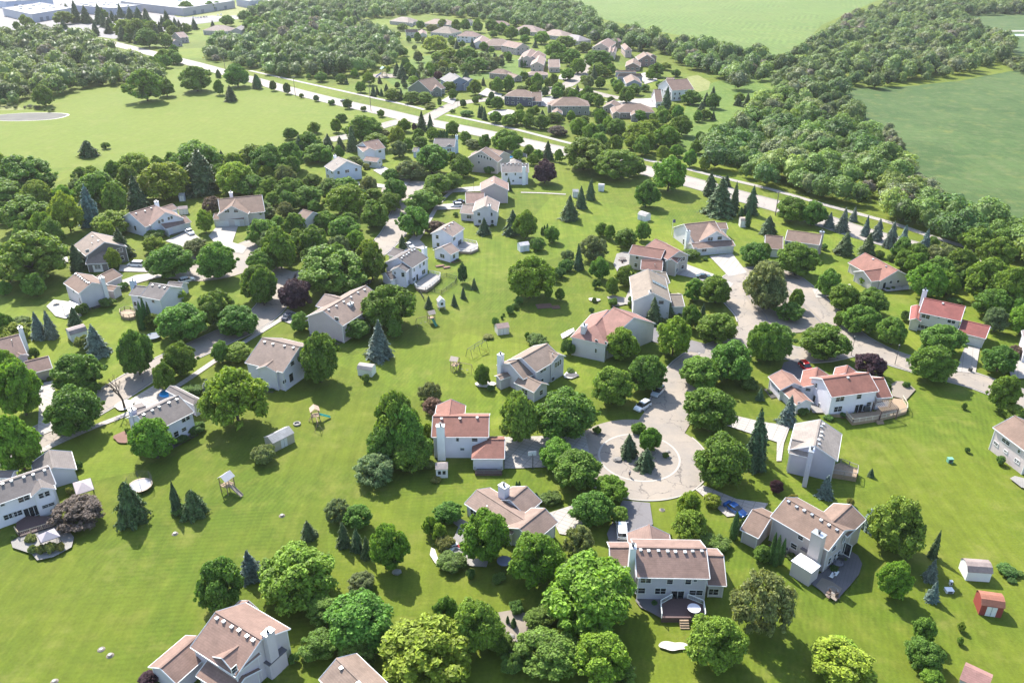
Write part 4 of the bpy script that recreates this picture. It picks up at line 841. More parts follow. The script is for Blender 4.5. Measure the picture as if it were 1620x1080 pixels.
def trunk_mesh(seed, h=.55, r=.06, limbs=5, reach=.55):
    rd = random.Random(seed); mb = MB(); mb.bar((0, 0, -.02), (0, 0, h * .5), r, 8, 0, r * .75).bar((0, 0, h * .5), (rd.uniform(-.04, .04), 0, h * 1.3), r * .75, 7, 0, r * .3)
    for i in range(limbs):
        t = 2 * math.pi * i / limbs + rd.uniform(-.4, .4); z = h * rd.uniform(.35, .8); q = rd.uniform(.6, 1) * reach
        mb.bar((0, 0, z), (q * math.cos(t), q * math.sin(t), z + rd.uniform(.15, .3)), r * .45, 5, 0, r * .12)
    me = bpy.data.meshes.new('trunk'); me.from_pydata(mb.v, [], mb.f); me.materials.append(MATS['bark']); return me
def bare_mesh(seed, n=26):
    rd = random.Random(seed); mb = MB()
    def grow(p, d, L, r, k):
        q = p + d * L; mb.bar(p, q, r, 5, 0, r * .65)
        if k == 0: return
        for _ in range(rd.choice([2, 3, 3])):
            nd = (d + Vector((rd.uniform(-.75, .75), rd.uniform(-.75, .75), rd.uniform(-.1, .35)))).normalized(); grow(q, nd, L * rd.uniform(.62, .85), r * .6, k - 1)
    grow(Vector((0, 0, -.02)), Vector((0, 0, 1)), .28, .05, 5)
    V_ = np.array(mb.v); m = np.abs(V_[:, :2]).max(); V_[:, :2] /= m; V_[:, 2] /= V_[:, 2].max()
    me = bpy.data.meshes.new('branches'); me.from_pydata(V_.tolist(), [], mb.f); me.materials.append(MATS['bark']); return me
PROTO = {
 'm': [broadleaf(s, 95, 7200, .050, .16, .27) for s in (1, 2, 3, 4)],
 'g': [broadleaf(s, 120, 7200, .047, .12, .24, spread=.84) for s in (11, 12, 13)],
 'l': [loose(s, 130, 8000, .044) for s in (21, 22, 23)],
 'o': [loose(s, 120, 7500, .040) for s in (31, 32)],
 's': [cone(41, 5200, .062, .85, 13, 9), cone(42, 5200, .062, .72, 11, 8), cone(43, 5200, .062, .95, 15, 9), cone(44, 4800, .066, .8, 10, 7)],
 'f': [cone(51, 4200, .065, .6, 8, 8, hz=2.0)],
 'a': [column(61, 2200, .13)],
 'h': [broadleaf(71, 34, 2600, .068, .24, .36, hz=1.3), broadleaf(72, 40, 2600, .068, .20, .32, hz=1.3)],
 'd': [bare_mesh(81), bare_mesh(82)]}
TR = {'m': [trunk_mesh(s, .42, .055) for s in (1, 2)], 's': [trunk_mesh(5, .6, .05, 0)]}
# kind: proto, colour, noun, category, group, shape limits (min,max H/r)
KIND = {
 'm': ('m', (.112, .200, .028), 'shade_tree', 'round deep green tree', 'tree', 'shade trees in the yards', 1.5, 3.1),
 'b+': ('m', (.138, .235, .024), 'shade_tree', 'bright green leafy tree', 'tree', 'bright green trees in the yards', 1.5, 3.1),
 'g': ('g', (.138, .218, .034), 'leafy_tree', 'mid green bushy tree', 'tree', 'bushy trees in the yards', 1.3, 3.0),
 'l': ('l', (.200, .275, .030), 'locust_tree', 'yellow-green airy tree', 'tree', 'airy yellow-green trees', 1.2, 2.8),
 'o': ('o', (.140, .180, .068), 'loose_tree', 'olive thin-leaved tree', 'tree', 'thin olive trees', 1.2, 2.8),
 's': ('s', (.075, .120, .048), 'spruce_tree', 'dark conical spruce', 'tree', 'spruces in the yards', 1.8, 5),
 'b': ('s', (.130, .180, .155), 'blue_spruce', 'blue-grey spruce', 'tree', 'blue spruces', 1.8, 5),
 'f': ('f', (.070, .120, .040), 'fir_tree', 'broad dark fir', 'tree', 'broad firs on the lawns', 1.0, 3),
 'v': ('m', (.078, .135, .042), 'oval_tree', 'small oval tree', 'tree', 'small oval trees', 2.0, 4.2),
 'a': ('a', (.060, .125, .030), 'arborvitae', 'slim dark evergreen column', 'tree', 'slim evergreens', 3, 12),
 'p': ('m', (.070, .032, .042), 'purple_tree', 'purple-leaved tree', 'tree', 'purple-leaved trees', 1.4, 3),
 'q': ('o', (.150, .105, .085), 'bronze_tree', 'bronze-leaved tree', 'tree', 'bronze trees', 1.0, 2.4),
 'h': ('h', (.095, .165, .036), 'shrub', 'rounded green shrub', 'shrub', 'shrubs in the gardens', .8, 2.2),
 'y': ('h', (.190, .210, .060), 'shrub', 'pale yellow-green shrub', 'shrub', 'pale shrubs', .6, 2.2),
 'd': ('d', (.2, .17, .14), 'bare_tree', 'bare-branched tree', 'tree', 'bare trees', 1.2, 3)}
SPH = np.array([(math.cos(t) * math.cos(u), math.sin(t) * math.cos(u), math.sin(u)) for u in np.linspace(-1.4, 1.57, 9) for t in np.linspace(0, 6.28, 14)])
CON = np.array([((1 - z) * math.cos(t), (1 - z) * math.sin(t), z) for z in (.03, .3, .6, 1) for t in np.linspace(0, 6.28, 14)])
def fit(xc, yt, yb, w_, kind, lo, hi):
    w_ *= 1.07 if yb > 430 else 1.16; bx, by = xc, yb - .12 * w_; g0 = at(bx, by); s = FPX / ((g0 - CP) @ FW); r = w_ / 2 / s; H = (yb - yt) / s * .9
    isc = KIND[kind][0] in ('s', 'f')
    for _ in range(16):
        g0 = at(bx, by); P = (CON * [r, r, H] if isc else SPH * [r, r, H * .5] + [0, 0, H * .5]) + [g0[0], g0[1], 0]
        q = proj(P); x0, x1, y0, y1 = q[:, 0].min(), q[:, 0].max(), q[:, 1].min(), q[:, 1].max()
        bx += xc - (x0 + x1) / 2; by += yb - y1; r *= w_ / (x1 - x0); r = min(r, 11)
        H *= ((yb - yt) / (y1 - y0)) ** .8; H = min(max(H, lo * r), hi * r)
    return at(bx, by), r, H
NT = [0]; LABELQ = []
def tree(xc, yt, yb, w_, kind, own=None, simple=False):
    pk, c, nm, desc, cat, grp, lo, hi = KIND[kind]; g0, r, H = fit(xc, yt, yb, w_, kind, lo, hi)
    return plant(g0, r, H, kind, own, simple)
def plant(g0, r, H, kind, own=None, simple=False, q=True):
    pk, c, nm, desc, cat, grp, lo, hi = KIND[kind]
    NT[0] += 1; rd = random.Random(NT[0] * 31 + 7); k = rd.uniform(.84, 1.18); hue = rd.uniform(-.1, .1)
    colr = (c[0] * k * (1 + hue * 1.6), c[1] * k, c[2] * k * (1 - hue)); rz = rd.uniform(0, 6.28); me = rd.choice(PROTO[pk])
    if own or cat == 'shrub' or simple:
        o = bpy.data.objects.new(nm, me); COL.objects.link(o)
        o.color = (*colr, 1)
    else:
        o = bpy.data.objects.new(nm, None); COL.objects.link(o); o.empty_display_size = .5
        if pk == 'd':
            b_ = bpy.data.objects.new('branches', me); COL.objects.link(b_); b_.parent = o
        else:
            cr = bpy.data.objects.new('crown', me); COL.objects.link(cr); cr.parent = o; cr.color = (*colr, 1)
            tk = bpy.data.objects.new('trunk', rd.choice(TR['s' if pk in 'sfa' else 'm'])); COL.objects.link(tk); tk.parent = o
    o.location = (g0[0], g0[1], 0); o.rotation_euler = (rd.uniform(-.03, .03), rd.uniform(-.03, .03), rz)
    e = rd.uniform(.94, 1.06); o.scale = (r * e, r / e, H)
    o['category'] = cat; o['group'] = grp
    if own: o['label'] = own
    elif q: LABELQ.append((o, desc, proj((g0[0], g0[1], H / 2)), r, H))
    return o
# (x centre, y top, y bottom, width, kind) read off each enlarged tile
TT = {
 (0,0): '1190,385,560,185,g 1440,375,530,150,m 1335,475,580,60,m 1330,430,475,30,a 1410,520,625,85,s 1565,450,545,60,s 1250,420,450,22,v 1010,470,590,110,m 880,400,620,220,g 545,855,972,135,f 640,865,910,55,h 265,505,650,130,g 390,65,150,140,g 840,100,250,200,g 770,105,230,150,g 900,160,290,150,m 1000,190,290,80,g 920,120,200,80,g 1055,150,220,80,g 410,20,75,40,s 470,0,140,85,s 530,30,145,90,s 615,20,150,85,s 740,20,110,60,s 800,40,130,80,s 850,40,140,80,s 980,130,200,45,s 1020,60,140,60,s 1100,120,195,50,s 1140,0,85,90,m 1280,0,70,60,m 1325,0,60,50,m 1390,90,160,80,m 1490,60,130,80,m 1545,110,200,120,m 1300,130,170,40,s 900,50,140,70,s 690,90,130,60,s 640,110,160,40,s',
 (1,0): '25,455,540,48,a 120,485,555,40,v 205,500,575,44,v 295,568,598,28,h 385,580,620,36,v 480,605,640,45,h 575,610,665,55,v 675,645,680,35,h 780,665,715,45,m 415,435,500,75,m 535,445,510,62,g 655,490,565,60,g 705,430,520,70,l 735,520,590,40,s 760,525,580,35,s 815,510,560,40,s 785,535,590,30,s 880,495,540,30,v 930,510,540,32,v 845,540,610,95,g 905,540,610,40,s 965,560,630,100,g 1050,560,630,95,g 1080,630,665,60,y 1140,585,650,25,v 910,400,485,80,s 880,380,470,60,s 950,375,465,60,m 825,380,450,30,l 980,460,510,60,l 1130,430,490,50,p 1200,490,560,75,m 1355,475,580,70,g 1285,600,655,38,v 1455,555,615,35,v 1360,585,635,40,m 1490,460,570,65,g 1560,450,560,68,m 1385,580,605,30,h 1110,370,420,25,a 1115,210,320,170,l 1245,240,300,45,s 1210,215,270,42,m 1340,230,300,42,s 1410,250,310,50,g 1130,320,370,80,l 1200,310,370,110,l 1300,290,370,110,g 1380,345,440,110,g 1300,380,450,72,g 1430,295,345,36,s 1475,320,370,35,s 1520,360,410,30,v 1460,360,420,60,o 1560,320,380,38,m 1160,360,430,60,l 1220,380,440,60,l 1240,110,200,55,g 1300,110,190,60,m 1370,105,200,62,m 1460,110,200,80,m 1520,130,210,72,m 1580,150,240,80,m 1470,180,230,50,m 1095,140,200,70,o 1160,110,170,60,g 1020,120,180,50,m 910,140,190,60,g 1005,190,260,40,g 225,770,850,80,g 370,735,815,72,g 505,715,810,60,b+ 540,695,745,64,m 670,685,870,190,g 610,760,930,90,s 460,815,920,85,s 340,790,960,150,g 230,850,1040,150,m 290,820,980,90,s 390,890,990,160,g 520,880,970,60,g 535,830,920,75,s 450,900,1000,70,g 90,860,1080,200,g 790,780,860,100,o 925,715,805,75,b+ 1030,675,800,72,s 1085,690,810,58,s 985,740,800,30,p 1215,730,830,80,m 1105,790,845,18,a 1118,788,845,18,a 1131,792,845,18,a 1144,790,845,18,a 1157,792,845,18,a 1170,790,845,18,a 1183,793,845,18,a 750,820,920,150,g 890,850,960,100,o 1090,865,1060,200,m 960,960,1100,150,o 1020,850,900,80,m 1270,930,1080,130,m 1345,855,905,85,o 1540,785,930,165,m 620,935,1050,100,o 1440,1010,1060,55,h 1500,970,1040,36,g 1385,640,720,42,s 1415,650,735,42,s 1480,670,750,75,m 1560,690,770,85,m 1300,675,710,75,h 1220,665,690,30,h 690,995,1032,40,y',
 (2,0): '255,855,980,80,s 330,850,990,50,g 240,960,1120,135,p 480,815,1040,260,g 670,890,1090,250,g 800,950,1070,90,m 1000,935,1170,200,b+ 830,730,880,170,l 980,750,900,150,b+ 770,820,910,80,l 870,800,930,80,g 680,715,830,110,m 520,740,830,70,o 560,760,830,50,s 430,720,810,85,m 320,765,830,110,q 220,690,790,90,g 145,680,780,75,m 90,660,760,80,g 25,690,750,55,m 300,680,750,85,g 1080,690,830,120,g 975,525,690,88,s 1130,540,640,105,g 1220,560,650,52,s 1265,565,665,85,m 820,700,740,80,m 905,710,740,62,m 625,700,790,42,a 735,520,630,92,m 785,510,580,85,m 685,480,555,75,m 575,460,540,60,m 575,570,655,62,m 505,560,640,85,m 545,560,610,50,g 385,530,600,80,m 435,515,595,55,s 290,440,520,52,g 190,435,540,68,m 240,520,590,46,v 120,520,545,40,h 20,450,550,62,m 380,410,490,82,m 440,345,450,90,g 400,290,400,100,g 300,240,360,125,b+ 360,220,300,110,g 220,195,270,92,b+ 115,160,230,62,m 120,210,265,62,m 180,240,295,42,s 30,150,240,70,m 560,300,420,170,g 480,250,320,85,g 560,390,470,115,g 480,455,510,52,g 925,375,470,85,m 930,445,480,40,g 975,380,430,70,l 1040,420,470,58,m 945,490,540,55,m 850,510,560,55,g 815,270,320,40,s 100,345,410,22,a 118,345,410,22,a 20,310,370,42,m 110,430,490,55,m 1415,580,650,52,s 1470,565,660,65,s 1520,580,680,65,s 1130,900,1020,75,m 1215,940,1040,65,g 480,700,760,60,g 620,420,470,50,l',
 (0,1): '130,-80,190,330,g 60,80,260,260,g 230,80,300,200,g 150,170,400,300,g 400,130,410,190,l 560,120,390,150,b 600,20,250,250,m 700,90,300,150,g 845,60,285,165,s 990,-30,220,300,l 820,-83,70,200,l 1240,-45,210,265,s 1175,-150,80,310,m 1360,-88,0,60,s 1440,-30,180,220,l 1540,-140,20,190,g 1530,85,195,165,m 1290,180,290,115,q 1245,260,420,110,l 680,290,425,225,l 650,340,470,110,l 750,380,590,145,s 680,490,640,100,l 480,480,665,150,s 180,370,720,430,g 1040,465,700,290,m 940,430,540,130,l 940,395,455,110,h 1200,440,560,155,o 1310,450,700,240,m 1590,500,620,140,g 1560,590,830,225,m 1590,315,500,160,m 1590,225,330,150,g 1320,740,980,230,g 1110,835,1080,320,m 1450,840,1050,260,m 1080,745,860,125,l 930,900,1000,115,g 855,825,1010,50,a 880,805,990,50,a 910,815,985,42,a 845,880,1010,40,a 500,840,920,85,h 650,810,870,92,h 460,865,990,100,s 245,895,1080,130,b 320,885,1080,115,b 100,940,1005,155,h 80,990,1080,200,l 600,975,1195,180,b 750,715,765,70,h 30,-10,150,150,g 20,880,1060,130,m 40,540,720,150,g 20,700,800,100,m 140,580,680,90,m 1010,560,600,60,h',
 (0,2): '460,125,400,315,m 420,320,655,360,m 100,140,540,330,b+ 30,60,330,180,b+ 90,480,880,330,b+ 820,-20,290,235,m 1085,55,295,205,m 1000,160,380,140,m 1420,200,620,400,l 1160,345,420,135,h 930,520,810,270,b+ 505,28,125,105,y 1340,60,210,120,g 1440,90,210,180,g 740,300,500,190,d 810,930,1235,225,f 1085,920,1140,90,s 1190,980,1185,180,f 470,1005,1240,330,q 210,110,180,70,h 560,340,400,100,g 425,960,1010,50,y 1200,560,640,110,h 1100,640,700,100,h 475,780,860,60,h 780,600,640,40,h 1270,330,400,90,b',
 (1,1): '60,230,330,145,o 20,90,180,95,m 100,70,200,110,g 210,65,225,150,m 360,50,150,115,m 190,220,320,95,o 330,115,265,165,g 470,75,215,150,g 570,65,185,145,g 580,170,310,230,b+ 660,140,225,85,m 740,140,225,95,g 730,200,385,160,g 830,160,295,135,m 860,70,235,145,m 850,45,105,95,m 1030,165,290,180,g 1080,125,265,145,g 1130,55,185,155,m 1215,35,155,120,m 980,235,440,185,m 915,425,520,58,s 250,280,440,125,g 60,320,480,175,g 155,360,645,205,m 50,515,685,160,g 360,355,555,175,m 430,270,400,135,m 560,300,475,185,m 450,465,790,420,g 720,430,710,200,g 250,685,885,212,p 50,600,865,165,m 290,885,1015,115,g 620,930,1070,165,g 820,705,1010,320,m 770,945,1215,185,b 860,935,1060,92,g 1410,325,440,92,s 1280,580,725,62,v 1350,690,770,48,s 1285,745,825,45,s 1230,790,872,50,s 1075,800,890,62,s 1570,850,912,50,h 1480,930,982,46,h 1520,910,945,20,h 1530,895,925,16,h 1448,130,212,25,a 1470,125,212,28,a 1560,80,165,42,s 1440,1030,1068,65,y 1240,290,320,32,h 1110,335,425,115,q 960,-30,80,130,q 180,180,240,90,m 640,620,700,90,m 1600,845,880,40,h',
 (2,1): '20,75,165,36,s 390,185,355,125,s 460,130,275,72,s 515,85,225,66,s 860,80,262,140,m 1245,45,205,112,s 1300,95,335,212,s 1390,105,292,75,s 1345,62,140,55,s 1490,130,315,92,s 1480,270,382,36,a 1437,260,325,30,a 1600,320,435,105,s 125,260,455,130,m 45,275,445,115,s 195,440,527,82,h 285,365,478,85,m 222,380,430,16,a 237,370,430,16,a 253,362,430,16,a 540,420,590,155,o 585,345,440,75,m 640,360,465,62,m 735,375,505,140,m 835,315,465,78,g 445,480,650,72,s 375,575,652,82,h 330,620,692,80,h 295,650,718,58,h 150,530,825,275,b+ 265,705,815,52,g 335,722,832,54,g 580,550,705,115,m 555,690,755,52,h 655,680,805,82,m 740,600,745,112,g 540,810,842,32,h 655,810,862,62,h 770,800,845,42,h 85,800,855,52,h 25,850,905,42,h 60,850,885,32,h 525,870,908,36,h 1120,510,580,105,h 1220,565,588,32,h 1150,680,830,120,g 1290,660,855,200,m 1530,465,622,170,m 900,805,990,125,s 985,825,945,110,s 1140,840,1010,120,m 1190,850,1000,80,s 1030,905,1175,220,b+ 1290,890,1095,240,m 1590,575,890,260,o 1480,690,775,65,g 1560,935,1200,190,m 700,975,1200,190,b+ 130,1000,1065,32,g 190,1030,1110,125,h 385,1030,1165,90,h 760,830,870,35,h 380,510,590,70,o',
 (3,1): '70,570,690,160,o 80,640,890,200,o 230,745,885,100,m 200,830,955,172,g 30,465,595,90,m 240,455,685,252,m 50,320,445,105,s 210,178,355,195,m 335,208,375,150,m 520,408,572,135,s 430,290,395,75,b 505,260,425,95,b 575,252,355,62,b 650,310,445,65,b 720,328,475,92,b 660,415,562,115,s 800,348,522,92,b 870,368,565,125,b 990,388,592,95,b 740,520,572,58,h 810,545,592,52,h 400,480,522,45,h 435,620,805,160,m 520,708,895,185,m 690,735,925,225,m 620,838,1035,225,m 500,880,985,75,g 660,675,740,95,b+ 830,915,1110,195,m 1120,955,1165,275,m 1050,585,825,245,b+ 900,885,955,65,h 1200,808,855,85,h 1460,855,1025,155,o 1130,465,625,185,o 1350,370,540,225,m 1500,370,560,200,g 1250,490,710,200,g 1400,540,830,280,m 1560,490,900,230,m 1470,420,640,200,g 1250,640,745,155,m 1490,775,925,95,b 1590,740,960,120,m 1600,400,560,160,g 1060,430,540,100,g',
 (2,2): '650,205,475,250,m 860,128,385,225,m 80,345,705,235,g 345,330,685,370,m 300,645,855,220,b+ 430,700,985,300,m 1370,45,325,275,m 1190,195,370,260,m 1240,330,630,315,m 1310,605,965,345,m 1515,485,890,175,s 1550,360,448,62,s 1480,285,372,115,h 750,640,815,135,s 850,725,893,140,s 880,585,755,130,b+ 810,580,645,92,b+ 68,928,968,16,a 84,926,966,16,a 185,995,1062,42,a 275,985,1082,132,h 640,865,1060,200,b+ 530,955,1205,250,m 1120,975,1180,150,l 1260,990,1090,115,l 395,238,272,52,h 975,750,790,40,h 690,1100,1180,120,m 560,590,640,50,h',
 (1,2): '395,-12,335,252,m 885,290,760,285,m 930,430,800,250,m 800,560,830,220,m 1000,610,850,210,m 960,690,870,260,m 1080,305,455,135,o 1100,410,525,125,q 740,745,965,250,o 65,700,832,155,y 1400,205,352,98,m 1080,798,858,65,y 1120,895,942,62,y 1065,540,705,95,b+ 690,270,330,50,h 950,640,820,160,m 1450,340,380,50,h',
 (1,3): '510,-60,100,150,o 635,-30,140,175,m 340,85,235,122,s 560,90,275,105,s 635,130,300,92,s 695,175,335,85,s 820,75,395,222,b+ 250,195,625,470,l 660,390,545,170,o 430,540,720,220,g 660,475,900,420,m 400,785,960,230,g 640,790,1005,250,g 1060,680,1160,560,l 1180,520,745,150,m 1370,530,905,300,m 1520,760,915,155,m 1425,-20,350,290,b+ 1185,-5,112,170,m 1080,20,180,90,b+ 1140,80,215,90,l 1180,170,270,110,y 1200,310,410,180,h 1555,668,722,22,a 1590,690,752,20,a 1580,880,1035,130,h 1330,370,450,60,h 1410,140,260,60,h 1500,400,470,80,h 250,860,960,60,h',
 (0,3): '1330,278,645,305,m 1535,268,490,175,b 900,1000,1110,130,p 200,225,295,60,y 250,210,300,70,y 310,200,290,80,y 370,190,280,60,y 190,165,230,80,y 80,150,210,40,h 1100,-10,60,110,h',
 (2,3): '200,118,495,320,b+ 445,85,335,180,o 490,345,810,570,b+ 580,715,1090,340,b+ 280,775,1085,370,g 200,610,765,185,g 70,568,662,92,h 48,680,742,32,a 1300,615,1015,350,m 1580,328,805,360,o 1270,165,295,175,h 1130,0,205,200,l 1400,35,200,55,a 1440,75,175,55,a 60,880,985,132,h 50,935,1030,102,h 10,775,905,90,h 380,318,372,62,h 700,1020,1120,200,g 1000,150,200,30,h',
 (3,3): '90,110,345,50,a 118,120,365,52,a 145,135,355,45,a 30,225,345,110,g 880,-90,310,345,g 680,0,185,145,b 1065,120,330,85,s 1045,318,482,112,b 1055,452,605,102,b 850,308,575,212,b+ 1020,655,840,155,m 1010,780,1005,232,m 1060,1005,1110,160,b+ 1240,668,765,55,g 1235,758,845,45,g 510,775,1000,230,l 520,930,1130,400,l 1510,365,432,130,h 1595,390,435,60,h 1550,432,475,62,h 1370,598,655,72,h',
 (3,2): '90,-60,205,255,m 400,-50,192,295,m 690,128,295,195,p 1090,78,335,285,m 1480,82,275,235,m 1575,90,175,92,q 1520,258,505,210,m 1560,478,560,155,g 170,403,605,132,b 0,530,800,90,s 1260,432,492,36,g 1275,718,755,36,h 685,850,912,48,s 400,893,1055,115,b 110,912,1005,82,p 240,328,368,42,h 270,368,422,42,h 270,473,525,72,h 905,318,362,48,h 790,325,365,45,h 430,520,560,60,h 1480,760,830,60,h 560,1010,1080,50,y 210,990,1080,70,y'}
def clean(c, r): return [(float(a), float(b), float(d), float(e), k) for a, b, d, e, k in (x.split(',') for x in TT[(c, r)].split())]
for (c, r) in TT:
    vw = T(c, r)
    for X, Y0, Y1, W_, k in clean(c, r):
        x, y0 = vw(X, Y0); _, y1 = vw(X, Y1); w_ = W_ / 3.857
        tree(x, y0, y1, w_, k, simple=(y1 < 60))
# extra young conifers and bushes seen only in the far meadow strip
# ------------------------------------------------------------------ woods: far masses, one object each
def lowcrown(seed, n, leaf, hz=1.8):
    rs = np.random.RandomState(seed); L = lobes(rs, 34, .22, .36, hz); C, N = crown_pts(rs, L, n); C[:, 2] = np.maximum(C[:, 2], .05)
    v = quads_mesh('', C, N, rs.uniform(.6, 1.3, len(C)) * leaf, rs)
    iv, if_ = ico(1); ev = iv * [.66, .66, .38 * hz] + [0, 0, .48 * hz]; ev += rs.normal(size=ev.shape) * .04
    return v * [1, 1, 1 / hz], ev * [1, 1, 1 / hz], np.array(if_)
LOW = [lowcrown(s, 900, .072) for s in range(100, 106)]
LOWN = [lowcrown(s, 1500, .058) for s in range(110, 115)]
def pip(P, x, y):
    ins = np.zeros(len(x), bool); n = len(P)
    for i in range(n):
        (x0, y0), (x1, y1) = P[i], P[(i + 1) % n]
        with np.errstate(divide='ignore', invalid='ignore'):
            ins ^= ((y0 > y) != (y1 > y)) & (x < (x1 - x0) * (y - y0) / (y1 - y0 + 1e-12) + x0)
    return ins
def fill(poly, sp, seed):
    P = [tuple(at(x, y)[:2]) for x, y in poly]; A = np.array(P); rs = np.random.RandomState(seed)
    x0, y0 = A.min(0); x1, y1 = A.max(0); gx, gy = np.meshgrid(np.arange(x0, x1, sp), np.arange(y0, y1, sp * .87)); gx = gx + (np.arange(gx.shape[0])[:, None] % 2) * sp / 2
    gx = gx.ravel() + rs.uniform(-.38, .38, gx.size) * sp; gy = gy.ravel() + rs.uniform(-.38, .38, gy.size) * sp
    k = pip(P, gx, gy); return np.stack([gx[k], gy[k]], 1), rs
def wood(name, label, poly, sp, seed, hr=(7, 15), rr=(4.4, 8.4), cols=((.115, .195, .050), (.080, .150, .042), (.150, .225, .055), (.120, .165, .070)), near=False, cat='wood'):
    pts, rs = fill(poly, sp, seed); protos = LOWN if near else LOW; vs, fq, ft, cq, ct = [], [], [], [], []; off = 0
    for i, (x, y) in enumerate(pts):
        v, ev, ef = protos[rs.randint(len(protos))]; big = rs.rand() ** 1.5; r = rr[0] * .75 + (rr[1] - rr[0] * .75) * big; H = (hr[0] + (hr[1] - hr[0]) * big) * rs.uniform(.8, 1.2); t = rs.uniform(0, 6.28); ca, sa = math.cos(t), math.sin(t)
        al = np.vstack([v, ev]) * [r, r, H]; q = np.stack([al[:, 0] * ca - al[:, 1] * sa + x, al[:, 0] * sa + al[:, 1] * ca + y, al[:, 2]], 1)
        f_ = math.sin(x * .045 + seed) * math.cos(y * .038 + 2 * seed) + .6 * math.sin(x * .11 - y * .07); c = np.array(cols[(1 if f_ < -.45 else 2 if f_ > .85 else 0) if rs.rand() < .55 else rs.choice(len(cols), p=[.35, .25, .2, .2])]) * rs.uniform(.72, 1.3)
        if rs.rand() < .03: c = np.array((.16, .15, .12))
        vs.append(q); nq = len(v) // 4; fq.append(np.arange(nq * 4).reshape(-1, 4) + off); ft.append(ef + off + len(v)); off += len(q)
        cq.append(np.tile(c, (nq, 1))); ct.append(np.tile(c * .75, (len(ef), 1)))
    V_ = np.vstack(vs); Q = np.vstack(fq); T3 = np.vstack(ft); me = bpy.data.meshes.new(name)
    me.vertices.add(len(V_)); me.vertices.foreach_set('co', V_.ravel()); me.loops.add(Q.size + T3.size); me.loops.foreach_set('vertex_index', np.concatenate([Q.ravel(), T3.ravel()]).astype(np.int32))
    me.polygons.add(len(Q) + len(T3)); me.polygons.foreach_set('loop_start', np.concatenate([np.arange(len(Q)) * 4, Q.size + np.arange(len(T3)) * 3]).astype(np.int32))
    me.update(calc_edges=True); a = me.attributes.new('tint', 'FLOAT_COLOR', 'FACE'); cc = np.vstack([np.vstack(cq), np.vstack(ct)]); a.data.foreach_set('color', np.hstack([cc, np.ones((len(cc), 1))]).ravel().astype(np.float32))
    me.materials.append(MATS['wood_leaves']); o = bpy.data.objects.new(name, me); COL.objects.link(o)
    print('wood', name, label[:30], len(pts)); return tag(o, label, cat, None, 'stuff')
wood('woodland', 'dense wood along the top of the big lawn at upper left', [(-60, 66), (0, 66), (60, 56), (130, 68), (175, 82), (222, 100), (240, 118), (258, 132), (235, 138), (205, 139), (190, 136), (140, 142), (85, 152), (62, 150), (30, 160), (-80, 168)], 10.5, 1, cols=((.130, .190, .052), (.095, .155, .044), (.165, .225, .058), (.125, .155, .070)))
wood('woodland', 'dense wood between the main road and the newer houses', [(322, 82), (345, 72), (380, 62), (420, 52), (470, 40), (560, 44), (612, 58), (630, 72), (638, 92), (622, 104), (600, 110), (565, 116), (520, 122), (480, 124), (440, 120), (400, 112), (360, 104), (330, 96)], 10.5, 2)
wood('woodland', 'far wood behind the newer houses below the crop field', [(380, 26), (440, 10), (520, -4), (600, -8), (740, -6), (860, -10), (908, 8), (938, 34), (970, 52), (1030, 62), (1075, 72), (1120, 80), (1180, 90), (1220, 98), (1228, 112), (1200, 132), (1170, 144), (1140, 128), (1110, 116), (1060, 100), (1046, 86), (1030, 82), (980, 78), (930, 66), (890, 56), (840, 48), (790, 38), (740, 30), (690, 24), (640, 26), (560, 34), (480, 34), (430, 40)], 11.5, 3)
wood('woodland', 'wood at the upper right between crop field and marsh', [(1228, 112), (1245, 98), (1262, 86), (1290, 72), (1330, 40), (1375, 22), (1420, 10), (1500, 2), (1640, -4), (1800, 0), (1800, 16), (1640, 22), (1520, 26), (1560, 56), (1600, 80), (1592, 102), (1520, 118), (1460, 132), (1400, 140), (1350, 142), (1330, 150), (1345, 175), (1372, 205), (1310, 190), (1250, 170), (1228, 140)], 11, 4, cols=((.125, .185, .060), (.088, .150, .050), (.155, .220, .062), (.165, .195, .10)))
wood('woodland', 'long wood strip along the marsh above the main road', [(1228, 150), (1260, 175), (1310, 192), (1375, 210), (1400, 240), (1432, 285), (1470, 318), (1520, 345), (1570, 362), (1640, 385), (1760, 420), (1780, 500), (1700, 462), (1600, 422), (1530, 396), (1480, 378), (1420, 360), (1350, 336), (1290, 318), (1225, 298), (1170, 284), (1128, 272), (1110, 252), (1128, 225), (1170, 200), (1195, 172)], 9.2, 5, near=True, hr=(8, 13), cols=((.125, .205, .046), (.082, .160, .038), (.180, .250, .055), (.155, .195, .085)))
wood('woodland', 'small wood left of the dry pond at the left edge', [(-120, 150), (-10, 150), (30, 160), (20, 172), (-120, 176)], 7, 6, hr=(5, 8), rr=(2.5, 3.6))
wood('thicket', 'pale willow scrub on the marsh edge at the far right', [(1590, 96), (1640, 88), (1760, 100), (1760, 124), (1640, 124), (1596, 114)], 8, 8, hr=(3, 6), rr=(2.5, 4.5), cols=((.155, .185, .08), (.11, .155, .055), (.18, .21, .09), (.15, .16, .09)), cat='thicket')
wood('thicket', 'silvery scrub fringe between the wood strip and the marsh', [(1385, 205), (1412, 240), (1445, 290), (1480, 322), (1530, 348), (1640, 388), (1640, 380), (1535, 340), (1490, 312), (1455, 280), (1425, 232), (1400, 200)], 6, 9, hr=(3.5, 6), rr=(2.2, 3.8), cols=((.165, .195, .105), (.13, .165, .08), (.19, .215, .12), (.15, .18, .10)), cat='thicket')
wood('thicket', 'reeds and scrub round the dry pond at the left edge', [(-60, 176), (10, 173), (60, 174), (92, 181), (104, 183), (70, 171), (10, 168), (-60, 170)], 5, 10, hr=(1.5, 3.5), rr=(1.2, 2.4), cols=((.13, .16, .05), (.10, .13, .04), (.16, .16, .08), (.12, .12, .07)), cat='thicket')
